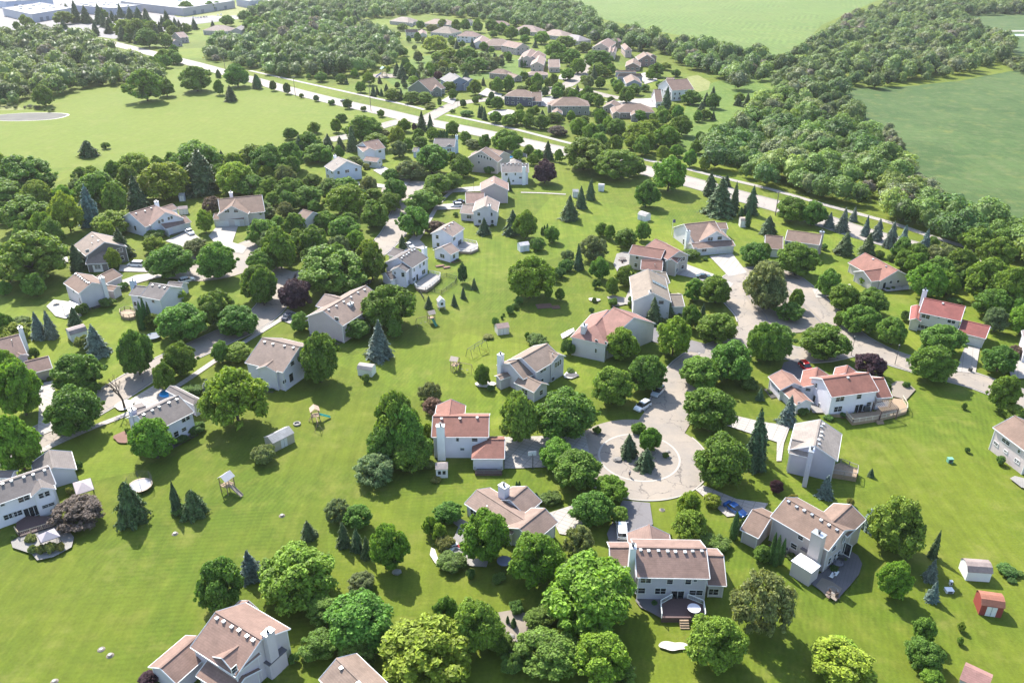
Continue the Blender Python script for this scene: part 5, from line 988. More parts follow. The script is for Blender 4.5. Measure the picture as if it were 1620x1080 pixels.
wood('thicket', 'bushy thicket along the path below the newer houses', [(640, 122), (665, 108), (700, 96), (735, 88), (770, 92), (800, 96), (790, 108), (760, 120), (720, 118), (690, 124), (660, 128)], 7, 7, hr=(3, 6), rr=(2, 3.4), cols=((.11, .155, .035), (.08, .125, .03), (.145, .18, .045), (.10, .12, .05)), cat='thicket')
# ------------------------------------------------------------------ labels that single out each tree and shrub
def relation(p, a):
    dx, dy = p[0] - a[0], (p[1] - a[1]) * 1.5
    if abs(dx) > abs(dy): return 'right of' if dx > 0 else 'left of'
    return 'below' if dy > 0 else 'above'
ORD = ['first', 'second', 'third', 'fourth', 'fifth', 'sixth', 'seventh', 'eighth', 'ninth', 'tenth', 'eleventh', 'twelfth', 'thirteenth', 'fourteenth', 'fifteenth', 'sixteenth', 'seventeenth', 'eighteenth']
def run_labels(queue):
    groups = {}
    for o, desc, p, r, H in queue:
        a = min(ANCH, key=lambda a: math.hypot(a[0] - p[0], (a[1] - p[1]) * 1.3)); groups.setdefault((desc, relation(p, a), a[2]), []).append((p, o, r))
    for (desc, rel, an), L in groups.items():
        L.sort(key=lambda t: t[0][0])
        for i, (p, o, r) in enumerate(L):
            if len(L) == 1: o['label'] = f'{desc} {rel} {an}'
            elif len(L) == 2: o['label'] = f"{desc} {rel} {an}, {['left', 'right'][i]} one"
            elif i == 0: o['label'] = f'{desc} {rel} {an}, leftmost'
            elif i == len(L) - 1: o['label'] = f'{desc} {rel} {an}, rightmost'
            elif i >= len(ORD): o['label'] = f'{desc} {rel} {an}, {ORD[len(L) - 1 - i]} from right'
            else: o['label'] = f'{desc} {rel} {an}, {ORD[i]} from left'
# trees between the recorded ones, where the photograph shows unbroken cover
RIDGES = [(w_[0], w_[1]) for w_ in []]
HP = []
for root, feet in HOUSES:
    for wa, wb, d, nrm, ww, he in feet:
        for t in (0, .5, 1):
            for u in (-1, 0, 1): q = wa + (wb - wa) * t + nrm * ww * u; HP.append((*proj((q[0], q[1], he * .7)), q[0], q[1]))
HP = np.array(HP); TP = [(o.location.x, o.location.y, r) for o, _, _, r, _ in LABELQ]
def infill(poly, n, seed, kinds, r0=2.6, r1=4.6, avoid=1.0):
    rd = random.Random(seed); xs = [p[0] for p in poly]; ys = [p[1] for p in poly]; k = 0
    for _ in range(n * 60):
        if k >= n: break
        x, y = rd.uniform(min(xs), max(xs)), rd.uniform(min(ys), max(ys))
        if not pip(poly, np.array([x]), np.array([y]))[0]: continue
        g0 = at(x, y); r = rd.uniform(r0, r1); H = r * rd.uniform(1.8, 2.5); s = FPX / ((g0 - CP) @ FW)
        if any(math.hypot(g0[0] - a, g0[1] - b) < (r + c) * .72 for a, b, c in TP): continue
        if np.any(np.hypot(HP[:, 2] - g0[0], HP[:, 3] - g0[1]) < r + 1.2): continue
        if np.any((np.abs(HP[:, 0] - x) < r * s * avoid) & (HP[:, 1] > y - H * s * .95) & (HP[:, 1] < y + 2)): continue
        if any(np.min(np.hypot(np.array(L)[:, 0] - g0[0], np.array(L)[:, 1] - g0[1])) < hw + r * .6 for L, hw in ROADS): continue
        plant(g0, r, H, rd.choice(kinds)); TP.append((g0[0], g0[1], r)); k += 1
infill([(150, 20), (270, 40), (330, 45), (330, 75), (290, 90), (225, 84), (150, 60)], 26, 11, ['s', 's', 'm', 'g', 's', 'm'], 4, 6.5)
infill([(230, 84), (300, 100), (275, 118), (240, 120)], 7, 12, ['m', 'g', 'b+'], 4, 6)
infill([(330, 48), (470, 30), (560, 24), (620, 40), (440, 52), (340, 70)], 14, 13, ['m', 'g', 's'], 4, 6)
infill([(-40, 30), (120, 44), (150, 60), (60, 58), (-40, 64)], 12, 14, ['m', 'g', 's'], 4, 6)
infill([(1080, 150), (1200, 160), (1160, 220), (1100, 230)], 10, 15, ['g', 'b+', 's', 'h'], 1.8, 3.6)
infill([(0, 262), (110, 280), (260, 258), (330, 262), (430, 262), (540, 232), (640, 215), (650, 245), (560, 275), (480, 300), (430, 330), (330, 300), (200, 318), (90, 350), (0, 400)], 42, 1, ['m', 'g', 'g', 'o', 'b+', 'l', 'm'])
infill([(400, 300), (600, 300), (630, 330), (560, 420), (470, 430), (390, 400)], 20, 2, ['m', 'g', 'b+', 'm', 'o'])
infill([(0, 360), (100, 330), (90, 420), (70, 470), (0, 480)], 9, 3, ['m', 'g', 'b+'])
infill([(625, 60), (760, 72), (900, 92), (1060, 120), (1075, 200), (900, 205), (760, 185), (690, 160), (640, 125)], 75, 4, ['m', 'g', 'g', 'b+', 'o', 's', 'm'], 2.2, 4.4)
infill([(860, 200), (1000, 205), (1100, 230), (1110, 262), (1000, 250), (880, 225)], 14, 5, ['g', 'b+', 'g', 'm'], 3, 4.6)
infill([(1380, 400), (1620, 450), (1620, 545), (1560, 520), (1450, 460)], 14, 6, ['m', 'g', 'b+'], 3, 5)
infill([(470, 108), (620, 118), (690, 150), (560, 138), (470, 126)], 14, 7, ['g', 'b+', 's', 'v', 'l'], 1.6, 3)
infill([(640, 215), (860, 240), (860, 262), (640, 262)], 12, 8, ['m', 'g', 'b+'], 2.4, 4)
# infill([(480, 880), (660, 900), (780, 960), (800, 1060), (520, 1070), (470, 1000)], 8, 9, ['m', 'g', 'b+'], 3, 4.5)
# foundation planting along the walls of the nearer houses: a mulch bed and low shrubs
KIND['w'] = ('h', (.080, .135, .032), 'shrub', 'low foundation shrub', 'shrub', 'foundation shrubs by the house walls', .8, 2.2)
rf = random.Random(77); NB = 0
for (root, feet), (ax, ay, an, c_) in zip(HOUSES, ANCH):
    if ay < 330: continue
    for wi, (wa, wb, d, nrm, ww, he) in enumerate(feet):
        for p0, p1, nn in ((wa + nrm * ww, wb + nrm * ww, nrm), (wb - nrm * ww, wa - nrm * ww, -nrm), (wa + nrm * ww, wa - nrm * ww, -d), (wb + nrm * ww, wb - nrm * ww, d)):
            mid = (p0 + p1) / 2; L = np.linalg.norm(p1 - p0)
            if np.dot(nn, -mid) / np.linalg.norm(mid) < .15 or L < 3.5 or rf.random() < .45: continue
            def clear(q): return not any(-1.2 < np.dot(q - a, e) < np.linalg.norm(b - a) + 1.2 and abs(np.dot(q - a, m)) < w2 + .5 for j, (a, b, e, m, w2, _) in enumerate(feet) if j != wi)
            u = (p1 - p0) / L; t0, t1 = L * rf.uniform(.05, .2), L * rf.uniform(.75, .95)
            if not (clear(p0 + u * t0 + nn) and clear(p0 + u * t1 + nn) and clear(mid + nn)): continue
            sheet('planting_bed', [p0 + u * t0 + nn * .05, p0 + u * t1 + nn * .05, p0 + u * (t1 + .2) + nn * 1.5, p0 + u * (t0 - .2) + nn * 1.6], 'mulch' if rf.random() < .4 else 'mud', .17 + .001 * NB, True); NB += 1
            t = t0 + .5
            while t < t1:
                r = rf.uniform(.35, .8); q = p0 + u * t + nn * rf.uniform(.75, 1.0)
                if rf.random() < .8: plant((q[0], q[1], 0), r, r * rf.uniform(1.0, 1.6), 'w')
                t += r * rf.uniform(2.0, 3.4)
run_labels(LABELQ)
print('trees', len(LABELQ))
# ------------------------------------------------------------------ cars
def car(label, kind, col, rear, front, group='parked cars'):
    a, b = at(*rear)[:2], at(*front)[:2]; c = (a + b) / 2; ang = math.atan2(*(b - a)[::-1])
    L, Wd, H = {'suv': (4.7, 1.9, 1.72), 'sedan': (4.7, 1.82, 1.42), 'van': (5.1, 2.0, 1.8), 'pickup': (5.6, 2.0, 1.85)}[kind]
    root = empty({'suv': 'parked_car', 'sedan': 'parked_car', 'van': 'van', 'pickup': 'pickup_truck'}[kind], (c[0], c[1], .03), ang, label, {'van': 'van', 'pickup': 'pickup'}.get(kind, 'car'), group)
    def loft(st, name, mat, color, cap=True):      # stations: (x, z0, z1, half width low, half width high)
        vs, fs = [], []
        for x, z0, z1, w0, w1 in st: vs += [(x, -w0, z0), (x, -w0 * 1.0, (z0 + z1) / 2), (x, -w1, z1), (x, w1, z1), (x, w0, (z0 + z1) / 2), (x, w0, z0)]
        n = len(st)
        for i in range(n - 1):
            for j in range(6): fs.append((i * 6 + j, i * 6 + (j + 1) % 6, (i + 1) * 6 + (j + 1) % 6, (i + 1) * 6 + j))
        fs += [tuple(range(5, -1, -1)), tuple((n - 1) * 6 + j for j in range(6))]
        return mesh_obj(name, vs, fs, mat, root, None, color)
    h = L / 2; w_ = Wd / 2; belt = .98 if kind != 'sedan' else .88
    if kind == 'van': body = [(-h, .45, 1.05, w_ * .9, w_ * .88), (-h + .15, .28, belt + .06, w_, w_ * .96), (h * .55, .28, belt + .04, w_, w_ * .95), (h - .5, .3, .86, w_ * .97, w_ * .88), (h, .4, .66, w_ * .82, w_ * .75)]
    elif kind == 'pickup': body = [(-h, .5, 1.12, w_ * .95, w_ * .93), (-h + .1, .4, 1.15, w_, w_ * .97), (h * .4, .35, 1.14, w_, w_ * .96), (h - .25, .38, 1.08, w_ * .97, w_ * .9), (h, .45, .9, w_ * .88, w_ * .84)]
    else: body = [(-h, .42, belt - .1, w_ * .86, w_ * .82), (-h + .2, .28, belt, w_, w_ * .93), (h * .42, .28, belt, w_, w_ * .94), (h - .4, .3, belt - .14, w_ * .96, w_ * .86), (h, .38, belt - .34, w_ * .84, w_ * .76)]
    loft(body, 'body', 'car_paint', col)
    cab = {'van': (-h + .1, -h + .3, h * .28, h * .68), 'suv': (-h + .12, -h + .55, h * .12, h * .48), 'sedan': (-h + .75, -h + 1.35, h * .05, h * .42), 'pickup': (-.75, -.55, .75, 1.35)}[kind]
    zt = H - .05
    loft([(cab[0], belt, belt + .06, w_ * .88, w_ * .86), (cab[1], belt, zt - .03, w_ * .9, w_ * .76), (cab[2], belt, zt - .03, w_ * .9, w_ * .76), (cab[3], belt - .02, belt + .05, w_ * .9, w_ * .84)], 'windows', 'glass', None)
    loft([(cab[1] - .06, zt - .05, zt, w_ * .76, w_ * .70), ((cab[1] + cab[2]) / 2, zt - .04, zt + .03, w_ * .78, w_ * .72), (cab[2] + .05, zt - .05, zt, w_ * .76, w_ * .70)], 'roof', 'car_paint', col)
    if kind == 'pickup':
        MB().box((-h + 1.02, 0, 1.16), (1.75, Wd * .8, .04)).build('bed', 'dark_metal', root)
    if kind in ('suv', 'van'):
        for s in (1, -1): MB().bar((cab[1], s * w_ * .66, zt + .07), (cab[2] - .1, s * w_ * .66, zt + .07), .025, 5).build('roof_rail', 'dark_metal', root)
    for x in (-h + .95, h - .95):
        for s in (1, -1):
            t = MB().bar((x, s * (w_ - .2), .34), (x, s * (w_ + .01), .34), .34, 16).build('wheel', 'tyre', root)
            MB().bar((x, s * (w_ - .02), .34), (x, s * (w_ + .025), .34), .2, 10).build('rim', 'metal', t)
    for s in (1, -1):
        MB().box((h - .1, s * w_ * .62, belt - .32), (.14, .34, .14)).build('headlight', 'trim', root)
        MB().box((-h + .06, s * w_ * .68, belt - .2), (.12, .22, .2)).build('tail_light', 'lamp_red', root)
        MB().box((cab[3] - .25, s * (w_ + .06), belt + .06), (.14, .18, .12)).build('mirror', 'car_paint', root, col)
    return root
T11 = T(1,1); t10, t11, t01, t22, t32, t23, t02 = T(1,0), T(1,1), T(0,1), T(2,2), T(3,2), T(2,3), T(0,2)
WC, SV = (.80, .80, .80), (.50, .52, .54)
car('white minivan parked across the drive of the charcoal-walled house', 'van', WC, t01(875, 622), t01(785, 618))
car('white pickup truck parked on the sunny drive of the blue-white house', 'pickup', WC, t01(1125, 400), t01(1190, 448))
car('white boxy off-roader with dark windows beside the round deck house', 'suv', (.7, .7, .7), t01(1110, 725), t01(1175, 708))
car('silver car with dark roof parked on the curb above the circle', 'suv', SV, t22(962, 360), t22(892, 432))
car('white hatchback parked under the tree nearest the circle', 'suv', WC, t22(870, 462), t22(795, 508))
car('red car parked on the dark asphalt behind the pergola house', 'suv', (.42, .012, .015), t32(262, 222), t32(312, 268))
car('blue car parked on the drive left of the stone patio house', 'sedan', (.02, .09, .28), V(1160,780,6)(-60, 120), V(1160,780,6)(95, 225))
car('white van parked nose-in left of the deck house garage roof', 'van', WC, t23(712, 195), t23(706, 125))
car('white car with dark windows on the drive by the sidewalk', 'suv', WC, Vd(610, 858), Vd(500, 862))
car('dark blue car parked behind the white one on the same drive', 'sedan', (.03, .04, .08), Vd(640, 815), Vd(520, 822))
car('black pickup truck driving on the main road', 'pickup', (.02, .02, .022), (552, 165), (536, 160), 'cars on the road')
car('white car parked in shade below the garage at left', 'suv', WC, Vo(400, 850), Vo(455, 950))
car('dark car under the trees left of the white fenced-yard house', 'sedan', (.04, .045, .06), Vc(220, 800), Vc(60, 790))
car('dark car at the street end of the drive below the purple tree', 'sedan', (.05, .06, .09), Vn(390, 465), Vn(440, 430))
car('dark green car among trees on the drive of the maroon-roofed house', 'sedan', (.03, .06, .06), Ve(985, 740), Ve(1080, 740))
car('dark car on the newer street beside the sage-walled house', 'sedan', (.03, .035, .05), Vk(425, 852), Vk(355, 858))
car('dark blue car on the drive of the slate blue house', 'sedan', (.03, .035, .06), Vj(970, 900), Vj(915, 905))
car('silver car in the shade at the left circle', 'sedan', (.25, .3, .38), Vd(-60, 570), Vd(20, 560))
car('white car at the drive end behind the white fenced-yard house', 'sedan', WC, Vc(765, 262), Vc(815, 290))
rd = random.Random(4)
for i in range(26):                              # factory parking rows
    row, k = divmod(i, 13); x, y = (22 + k * 8.2 + row * 3, 11 + k * -.35 + row * 4.5)
    car('small parked car in the rows of the top-left factory lot', rd.choice(['suv', 'sedan']), rd.choice([(.05, .05, .06), (.6, .6, .6), (.3, .31, .33), (.08, .1, .2)]), (x, y), (x + 2.4, y + 1.2), 'cars in the top-left factory lot')
for i, (x, y) in enumerate([(305, 27.5), (309, 28), (313, 28), (317, 27.5), (322, 27), (326, 26.5), (344, 24), (349, 23.5), (272, 20), (279, 20.5), (284, 20)]):
    car('small parked car in the lot before the brick factory', rd.choice(['suv', 'sedan']), rd.choice([(.05, .05, .06), (.5, .5, .5), (.2, .25, .3)]), (x, y), (x + 1.8, y + 2), 'cars before the brick factory')
# ------------------------------------------------------------------ sheds
def shed(label, nm, A, B, wd, h, wall, roof, kind='gable', door=True, doorside=1, cat='shed', winn=0, rise=None):
    """A,B: pixels of the ground ends of the long axis"""
    a, b = at(*A)[:2], at(*B)[:2]; c = (a + b) / 2; L = max(2.2, np.linalg.norm(b - a)); ang = math.atan2(*(b - a)[::-1]); rise = rise or wd * .28
    root = empty(nm, (*c, 0), ang, label, cat, 'sheds in the yards' if cat == 'shed' else None)
    w2 = wd / 2; prof = [(-w2, 0), (w2, 0), (w2, h), (0, h + rise), (-w2, h)] if kind == 'gable' else [(-w2, 0), (w2, 0), (w2, h), (w2 * .62, h + rise * .75), (0, h + rise), (-w2 * .62, h + rise * .75), (-w2, h)]
    n = len(prof); vs = [(-L / 2, y, z) for y, z in prof] + [(L / 2, y, z) for y, z in prof]
    fs = [(i, (i + 1) % n, n + (i + 1) % n, n + i) for i in range(n)] + [tuple(range(n - 1, -1, -1)), tuple(range(n, 2 * n))]
    mesh_obj('wall', vs, [f[::-1] for f in fs], 'siding', root, None, wall)
    rm = MB(); P = prof[2:]; o = .12
    for (y0, z0), (y1, z1) in zip(P[:-1], P[1:]):
        d = np.array([y1 - y0, z1 - z0]); d /= np.linalg.norm(d)
        if (y0, z0) == P[0]: y0, z0 = y0 - d[0] * .15, z0 - d[1] * .15
        if (y1, z1) == P[-1]: y1, z1 = y1 + d[0] * .15, z1 + d[1] * .15
        rm.plate((-L / 2 - o, y0, z0 + .07), (L / 2 + o, y0, z0 + .07), (L / 2 + o, y1, z1 + .07), (-L / 2 - o, y1, z1 + .07), .06)
    rm.build('roof', 'shingle', root, roof)
    if door:
        d = MB().box((0, -doorside * (w2 + .02), h * .45), (1.5, .04, h * .86)).build('door', 'trim', root)
        MB().box((0, -doorside * (w2 + .05), h * .45), (.04, .03, h * .86)).build('handle', 'dark_metal', d)
    for i in range(winn): MB().box(((i - .5) * .9, -w2 - .03, h * .6), (.6, .05, .8)).build('window', 'glass', root)
    return root
WH, T12, T21, T31, T33 = (.70, .69, .66), T(1,2), T(2,1), T(3,1), T(3,3)
shed('beige shed with grey roof beside the round yellow bush', 'garden_shed', T12(105, 735), T12(230, 672), 3.2, 2.3, (.42, .37, .28), (.30, .29, .28))
shed('small white barn-roofed shed with brown shutters on open lawn', 'garden_shed', T12(655, 268), T12(740, 280), 2.6, 1.9, (.74, .72, .66), (.30, .27, .25), 'barn', False)
shed('small cream shed with pink roof above the split-level house', 'garden_shed', T11(1485, 1030), T11(1555, 1020), 2.8, 2.0, (.62, .58, .52), (.30, .21, .18))
shed('little white shed in the lawn left of a tall dark shrub', 'garden_shed', T21(80, 528), T21(135, 520), 2.6, 2.2, (.72, .72, .74), (.50, .47, .46))
shed('long barn-roofed shed at left edge beside pale round bush', 'garden_shed', Vo(800, 345), Vo(985, 290), 3.6, 2.2, (.60, .60, .64), (.26, .21, .19), 'barn', False)
shed('white barn-roofed shed with dark side at the right edge', 'garden_shed', T33(1240, 415), T33(1385, 425), 3.0, 2.0, (.74, .74, .74), (.24, .19, .17), 'barn', False)
shed('red barn-roofed shed with white corner trim', 'garden_shed', T33(1325, 620), T33(1460, 640), 3.0, 2.2, (.24, .04, .035), (.27, .11, .07), 'barn')
shed('grey shed with brown roof in the bottom right corner', 'garden_shed', T33(1225, 1075), T33(1380, 1150), 3.6, 2.4, (.36, .35, .34), (.26, .14, .12), 'gable', True)
shed('small white shed with window next to the red brick-roofed house', 'garden_shed', Vl(235, 1010), Vl(375, 1005), 2.2, 2.2, (.68, .67, .66), (.30, .25, .23), 'gable', False, winn=2)
shed('pale shed beside the three garage bays at upper left', 'garden_shed', t01(1095, 303), t01(1150, 298), 2.6, 2.2, (.60, .58, .56), (.30, .23, .21))
shed('tiny blue-grey shed under the big dark tree at upper left', 'garden_shed', t01(1100, 222), t01(1130, 220), 2.2, 2.4, (.30, .34, .38), (.40, .38, .36))
shed('white round-roofed shed on the lawn by the main road trees', 'garden_shed', T21(568, 160), T21(598, 162), 2.4, 2.2, (.70, .70, .72), (.46, .44, .43), 'barn')
shed('white barn-shaped shed behind the slim tree above the maroon roofs', 'garden_shed', T21(820, 330), T21(868, 345), 3.0, 2.0, (.66, .66, .68), (.40, .37, .35), 'barn')
shed('small arch-topped shed between two slim evergreens', 'garden_shed', T21(1425, 378), T21(1468, 378), 2.6, 2.6, (.60, .56, .52), (.42, .32, .26), 'barn')
shed('grey cabin with dark window at the meadow edge', 'garden_shed', T21(410, 198), T21(440, 198), 2.4, 2.4, (.42, .42, .42), (.30, .30, .30))
shed('grey hip shed beyond the tan house with back pool', 'garden_shed', Vd(670, 205), Vd(720, 205), 3.0, 1.8, (.40, .40, .44), (.26, .23, .25))
# playhouse on stilts
def playhouse(label, A):
    c = at(*A)[:2]; root = empty('playhouse', (*c, 0), R(20), label, 'playhouse')
    MB().box((0, 0, 1.75), (1.9, 1.9, 1.7)).build('wall', 'siding', root, (.74, .74, .76))
    m = MB(); m.plate((-1.1, -1.1, 2.55), (-1.1, 1.1, 2.55), (0, 1.1, 3.7), (0, -1.1, 3.7), .08); m.plate((1.1, 1.1, 2.55), (1.1, -1.1, 2.55), (0, -1.1, 3.7), (0, 1.1, 3.7), .08); m.build('roof', 'shingle', root, (.40, .38, .38))
    MB().add([(-.9, -.94, 2.58), (.9, -.94, 2.58), (0, -.94, 3.5)], [(0, 1, 2)]).build('gable', 'siding', root, (.74, .74, .76))
    MB().box((0, -.97, 1.9), (.7, .05, .8)).build('window', 'glass', root)
    MB().box((0, 0, .86), (2.1, 2.3, .1)).build('floor', 'wood', root)
    for x in (-.85, .85):
        for y in (-.85, .85): MB().box((x, y, .42), (.14, .14, .84)).build('leg', 'trim', root)
playhouse('white playhouse on stilts with grey gable roof in the fenced lawn', T11(1150, 880))
# ------------------------------------------------------------------ play equipment
def playset(label, A, rz, slide=(.02, .30, .22), roofc=(.40, .28, .20), swings=True, sc=1.0):
    c = at(*A)[:2]; root = empty('playset', (*c, 0), rz, label, 'playset', 'playsets on the lawns', (sc, sc, sc))
    for x in (-.8, .8):
        for y in (-.8, .8): MB().box((x, y, 1.5), (.12, .12, 3.0)).build('post', 'wood', root)
    MB().box((0, 0, 1.45), (1.7, 1.7, .08)).build('platform', 'wood', root)
    m = MB(); m.plate((-1.05, -1.05, 2.9), (-1.05, 1.05, 2.9), (0, 1.05, 3.7), (0, -1.05, 3.7), .05); m.plate((1.05, 1.05, 2.9), (1.05, -1.05, 2.9), (0, -1.05, 3.7), (0, 1.05, 3.7), .05); m.build('roof', 'painted', root, roofc)
    m = MB()
    for y in (-.85, .85): m.box((0, y, 1.85), (1.6, .05, .12)).box((0, y, 2.2), (1.6, .05, .1))
    m.build('guard_rail', 'wood', root)
    m = MB(); m.plate((-.85, -.3, 1.5), (-.85, .3, 1.5), (-3.2, .3, .25), (-3.2, -.3, .25), .06)
    for s in (-.3, .3): m.plate((-.85, s - .03, 1.66), (-.85, s + .03, 1.66), (-3.2, s + .03, .42), (-3.2, s - .03, .42), .2)
    m.build('slide', 'painted', root, slide)
    m = MB()
    for s in (-.25, .25): m.bar((.85, s, 1.4), (1.6, s, 0), .04, 5)
    for i in range(5): m.bar((.85 + .15 * i, -.25, 1.4 - .28 * i), (.85 + .15 * i, .25, 1.4 - .28 * i), .03, 5)
    m.build('ladder', 'wood', root)
    if swings:
        m = MB().bar((0, .8, 2.3), (0, 4.4, 2.3), .06, 6)
        for s in (-.9, .9): m.bar((0, 4.4, 2.3), (s, 4.6, 0), .05, 6)
        m.build('swing_frame', 'wood', root)
        for y in (1.8, 3.2):
            MB().bar((0, y - .22, 2.3), (0, y - .22, .6), .015, 4).bar((0, y + .22, 2.3), (0, y + .22, .6), .015, 4).box((0, y, .58), (.25, .5, .04)).build('swing', 'dark_metal', root)
    return root
playset('wooden playset with teal slide and swings on the left lawn', T12(385, 560), R(200), (.03, .35, .30))
playset('small playset with hipped grey roof standing alone on the left lawn', t02(1395, 990), R(150), (.25, .2, .16), (.42, .40, .40), False, 1.15)
playset('wooden playset with swings above the small pink-roofed shed', T11(1090, 965), R(120), (.03, .2, .12), (.42, .33, .26))
playset('brown playset with tan roof left of the climbing frame', T12(1235, 250), R(250), (.4, .3, .1), (.42, .33, .26))
playset('large playground climbing frame on the pale circle by the far wood', t10(800, 470), R(30), (.05, .1, .3), (.1, .25, .2), True, 1.9)
blob('playground_surface', *t10(800, 467), 11, 9, 'gravel', 12, .04)
def climber(label, A, B):
    a, b = at(*A)[:2], at(*B)[:2]; c = (a + b) / 2; ang = math.atan2(*(b - a)[::-1]); L = np.linalg.norm(b - a); root = empty('climbing_frame', (*c, 0), ang, label, 'climbing frame')
    for s in (-.5, .5):
        m = MB().bar((-L / 2, s, 2.3), (L / 2, s, 2.3), .05, 6); m.build('rail', 'dark_metal', root)
        for x in (-L / 2, 0, L / 2): MB().bar((x, s, 2.3), (x, s * 2.2, 0), .05, 6).build('leg', 'dark_metal', root)
    m = MB()
    for i in range(9): m.bar((-L / 2 + L * i / 8, -.5, 2.3), (-L / 2 + L * i / 8, .5, 2.3), .025, 5)
    m.build('rungs', 'dark_metal', root)
    m = MB(); m.plate((0, -.7, 1.6), (0, -1.2, 1.6), (1.2, -3.2, .2), (1.2, -2.7, .2), .06); m.build('slide', 'painted', root, (.6, .45, .12))
climber('dark climbing frame with yellow slide on the middle lawn', T12(1320, 175), T12(1415, 115))
def trampoline(label, A, r=2.1, net=True):
    c = at(*A)[:2]; root = empty('trampoline', (*c, 0), 0, label, 'trampoline', 'trampolines on the lawns')
    MB().rev([(r * .86, .86), (0, .86)], n=28).build('mat', 'fabric', root, (.34, .34, .37) if net else (.16, .17, .2))
    MB().rev([(r, .83), (r, .90), (r * .86, .90), (r * .86, .83), (r, .83)], n=28).build('pad', 'fabric', root, (.45, .36, .28) if net else (.2, .25, .3))
    for i in range(6):
        t = i * math.pi / 3; p = (r * math.cos(t), r * math.sin(t))
        MB().bar((*p, 0), (*p, .85), .04, 6).build('leg', 'dark_metal', root)
        if net: MB().bar((*p, .85), (*p, 2.7), .035, 6).build('pole', 'dark_metal', root)
    if net:
        m = MB()
        for k in range(40):
            t0, t1 = 2 * math.pi * k / 40, 2 * math.pi * (k + 1) / 40
            m.bar((r * math.cos(t0), r * math.sin(t0), .9), (r * math.cos(t0), r * math.sin(t0), 2.65), .011, 3)
        for z in np.arange(1.0, 2.7, .24):
            for k in range(24):
                t0, t1 = 2 * math.pi * k / 24, 2 * math.pi * (k + 1) / 24; m.bar((r * math.cos(t0), r * math.sin(t0), z), (r * math.cos(t1), r * math.sin(t1), z), .011, 3)
        m.build('net', 'net', root)
trampoline('round trampoline with safety net on the lawn above the fir', t02(860, 975), 2.3)
trampoline('low trampoline without net beside the street trees', t02(940, 60), 1.9, False)
# fire pit, meter covers, stones, utility boxes
def firepit(label, A, r=.6):
    c = at(*A)[:2]; o = MB().rev([(r, 0), (r, .35), (r * .7, .35), (r * .7, .05), (0, .05)], n=18).build('fire_pit', 'stone', None, None, (c[0], c[1], 0)); tag(o, label, 'fire pit')
firepit('small round stone fire pit on the lawn between playset and shed', T12(270, 583), .8)
def cover(label, A, hgt=.25):
    c = at(*A)[:2]; m = MB().rev([(.6, -.02), (.5, .1), (.38, .16), (.36, hgt), (0, hgt + .02)], n=14); o = m.build('drain_cover', 'gravel', None, None, (c[0], c[1], 0)); tag(o, label, 'drain cover', 'concrete drain covers in the swale')
    k = MB().bar((0, 0, hgt), (0, 0, hgt + .06), .28, 10).build('lid', 'dark_metal', o)
cover('pale drain cover on the open lawn, lower right of a pair', T(0,3)(672, 912)); cover('flat pale drain cover on the open lawn, upper left of a pair', T(0,3)(618, 875), .12)
cover('drain cover on the lawn left of the airy yellow-green tree', T(1,3)(178, 60)); cover('drain cover at the bottom edge of the big lawn', T(0,3)(332, 1072)); cover('drain cover beside the broad fir on the left lawn', T(0,3)(1068, 170))
cover('drain cover in the grass left of the white sand patch house circle', T(2,3)(955, 25), .1)
def ubox(label, A, d=(1.0, .8, .9), c=(.12, .28, .2)):
    p = at(*A)[:2]; o = MB().box((0, 0, d[2] / 2), d).box((0, 0, d[2] + .03), (d[0] + .1, d[1] + .1, .06)).build('utility_box', 'painted', None, c, (p[0], p[1], 0)); tag(o, label, 'utility box')
    MB().box((0, -d[1] / 2 - .02, d[2] * .5), (d[0] * .6, .03, d[2] * .7)).build('door', 'dark_metal', o)
ubox('green utility box standing in the mown lawn at right', t32(1165, 812)); ubox('pale box on the lawn below the blue-grey spruces at right', T33(1160, 522), (1.2, .9, .5), (.6, .62, .64)); 
ubox('small white box upright on the lawn under the spruces', T33(1170, 480), (.4, .4, .8), (.7, .7, .7))
# ------------------------------------------------------------------ poles, signs, basketball hoop
def upole(label, base, top, arms=True, wires=None):
    g0 = at(*base)[:2]; H = None
    lo, hi = 2, 20
    for _ in range(30):
        m_ = (lo + hi) / 2
        if proj((*g0, m_))[1] > top[1]: lo = m_
        else: hi = m_
    H = lo; root = empty('utility_pole', (*g0, 0), R(35), label, 'utility pole', 'wooden utility poles along the main road')
    MB().bar((0, 0, 0), (0, 0, H), .19, 8, 0, .13).build('pole', 'pole_wood', root)
    MB().box((0, 0, H - .6), (2.4, .12, .14)).build('crossarm', 'pole_wood', root)
    for x in (-1.05, -.4, .4, 1.05): MB().bar((x, 0, H - .53), (x, 0, H - .3), .05, 6).build('insulator', 'trim', root)
    return g0, H
p1 = upole('tall wooden utility pole at left in the verge of the big lawn', (467.5, 153), (464, 121)); p2 = upole('wooden utility pole between the road and the bike path', (587, 176), (586, 128)); p3 = upole('wooden utility pole by the dark round tree at right', (1226.5, 341), (1234, 302))
p4 = upole('lone utility pole in front of the middle wood', Vi(785, 740), Vi(770, 600))
def span(a, b, name='power_line', label=''):
    (pa, ha), (pb, hb) = a, b; L = np.linalg.norm(pb - pa); m = MB(); N = 14
    for off in (-.9, .9):
        P = [(*(pa + (pb - pa) * i / N), ha - .3 + (hb - ha) * i / N - .018 * L * math.sin(math.pi * i / N) * 1.2 + off * .15) for i in range(N + 1)]
        P = [(p[0] + off * .7, p[1] + off * .7, p[2]) for p in P]
        for i in range(N): m.bar(P[i], P[i + 1], .025, 3)
    o = m.build('power_line', 'dark_metal'); tag(o, label, 'power line')
span(p4, p1, label='power line from the pole by the wood to the lawn pole'); span(p1, p2, label='power line between the two poles beside the big lawn')
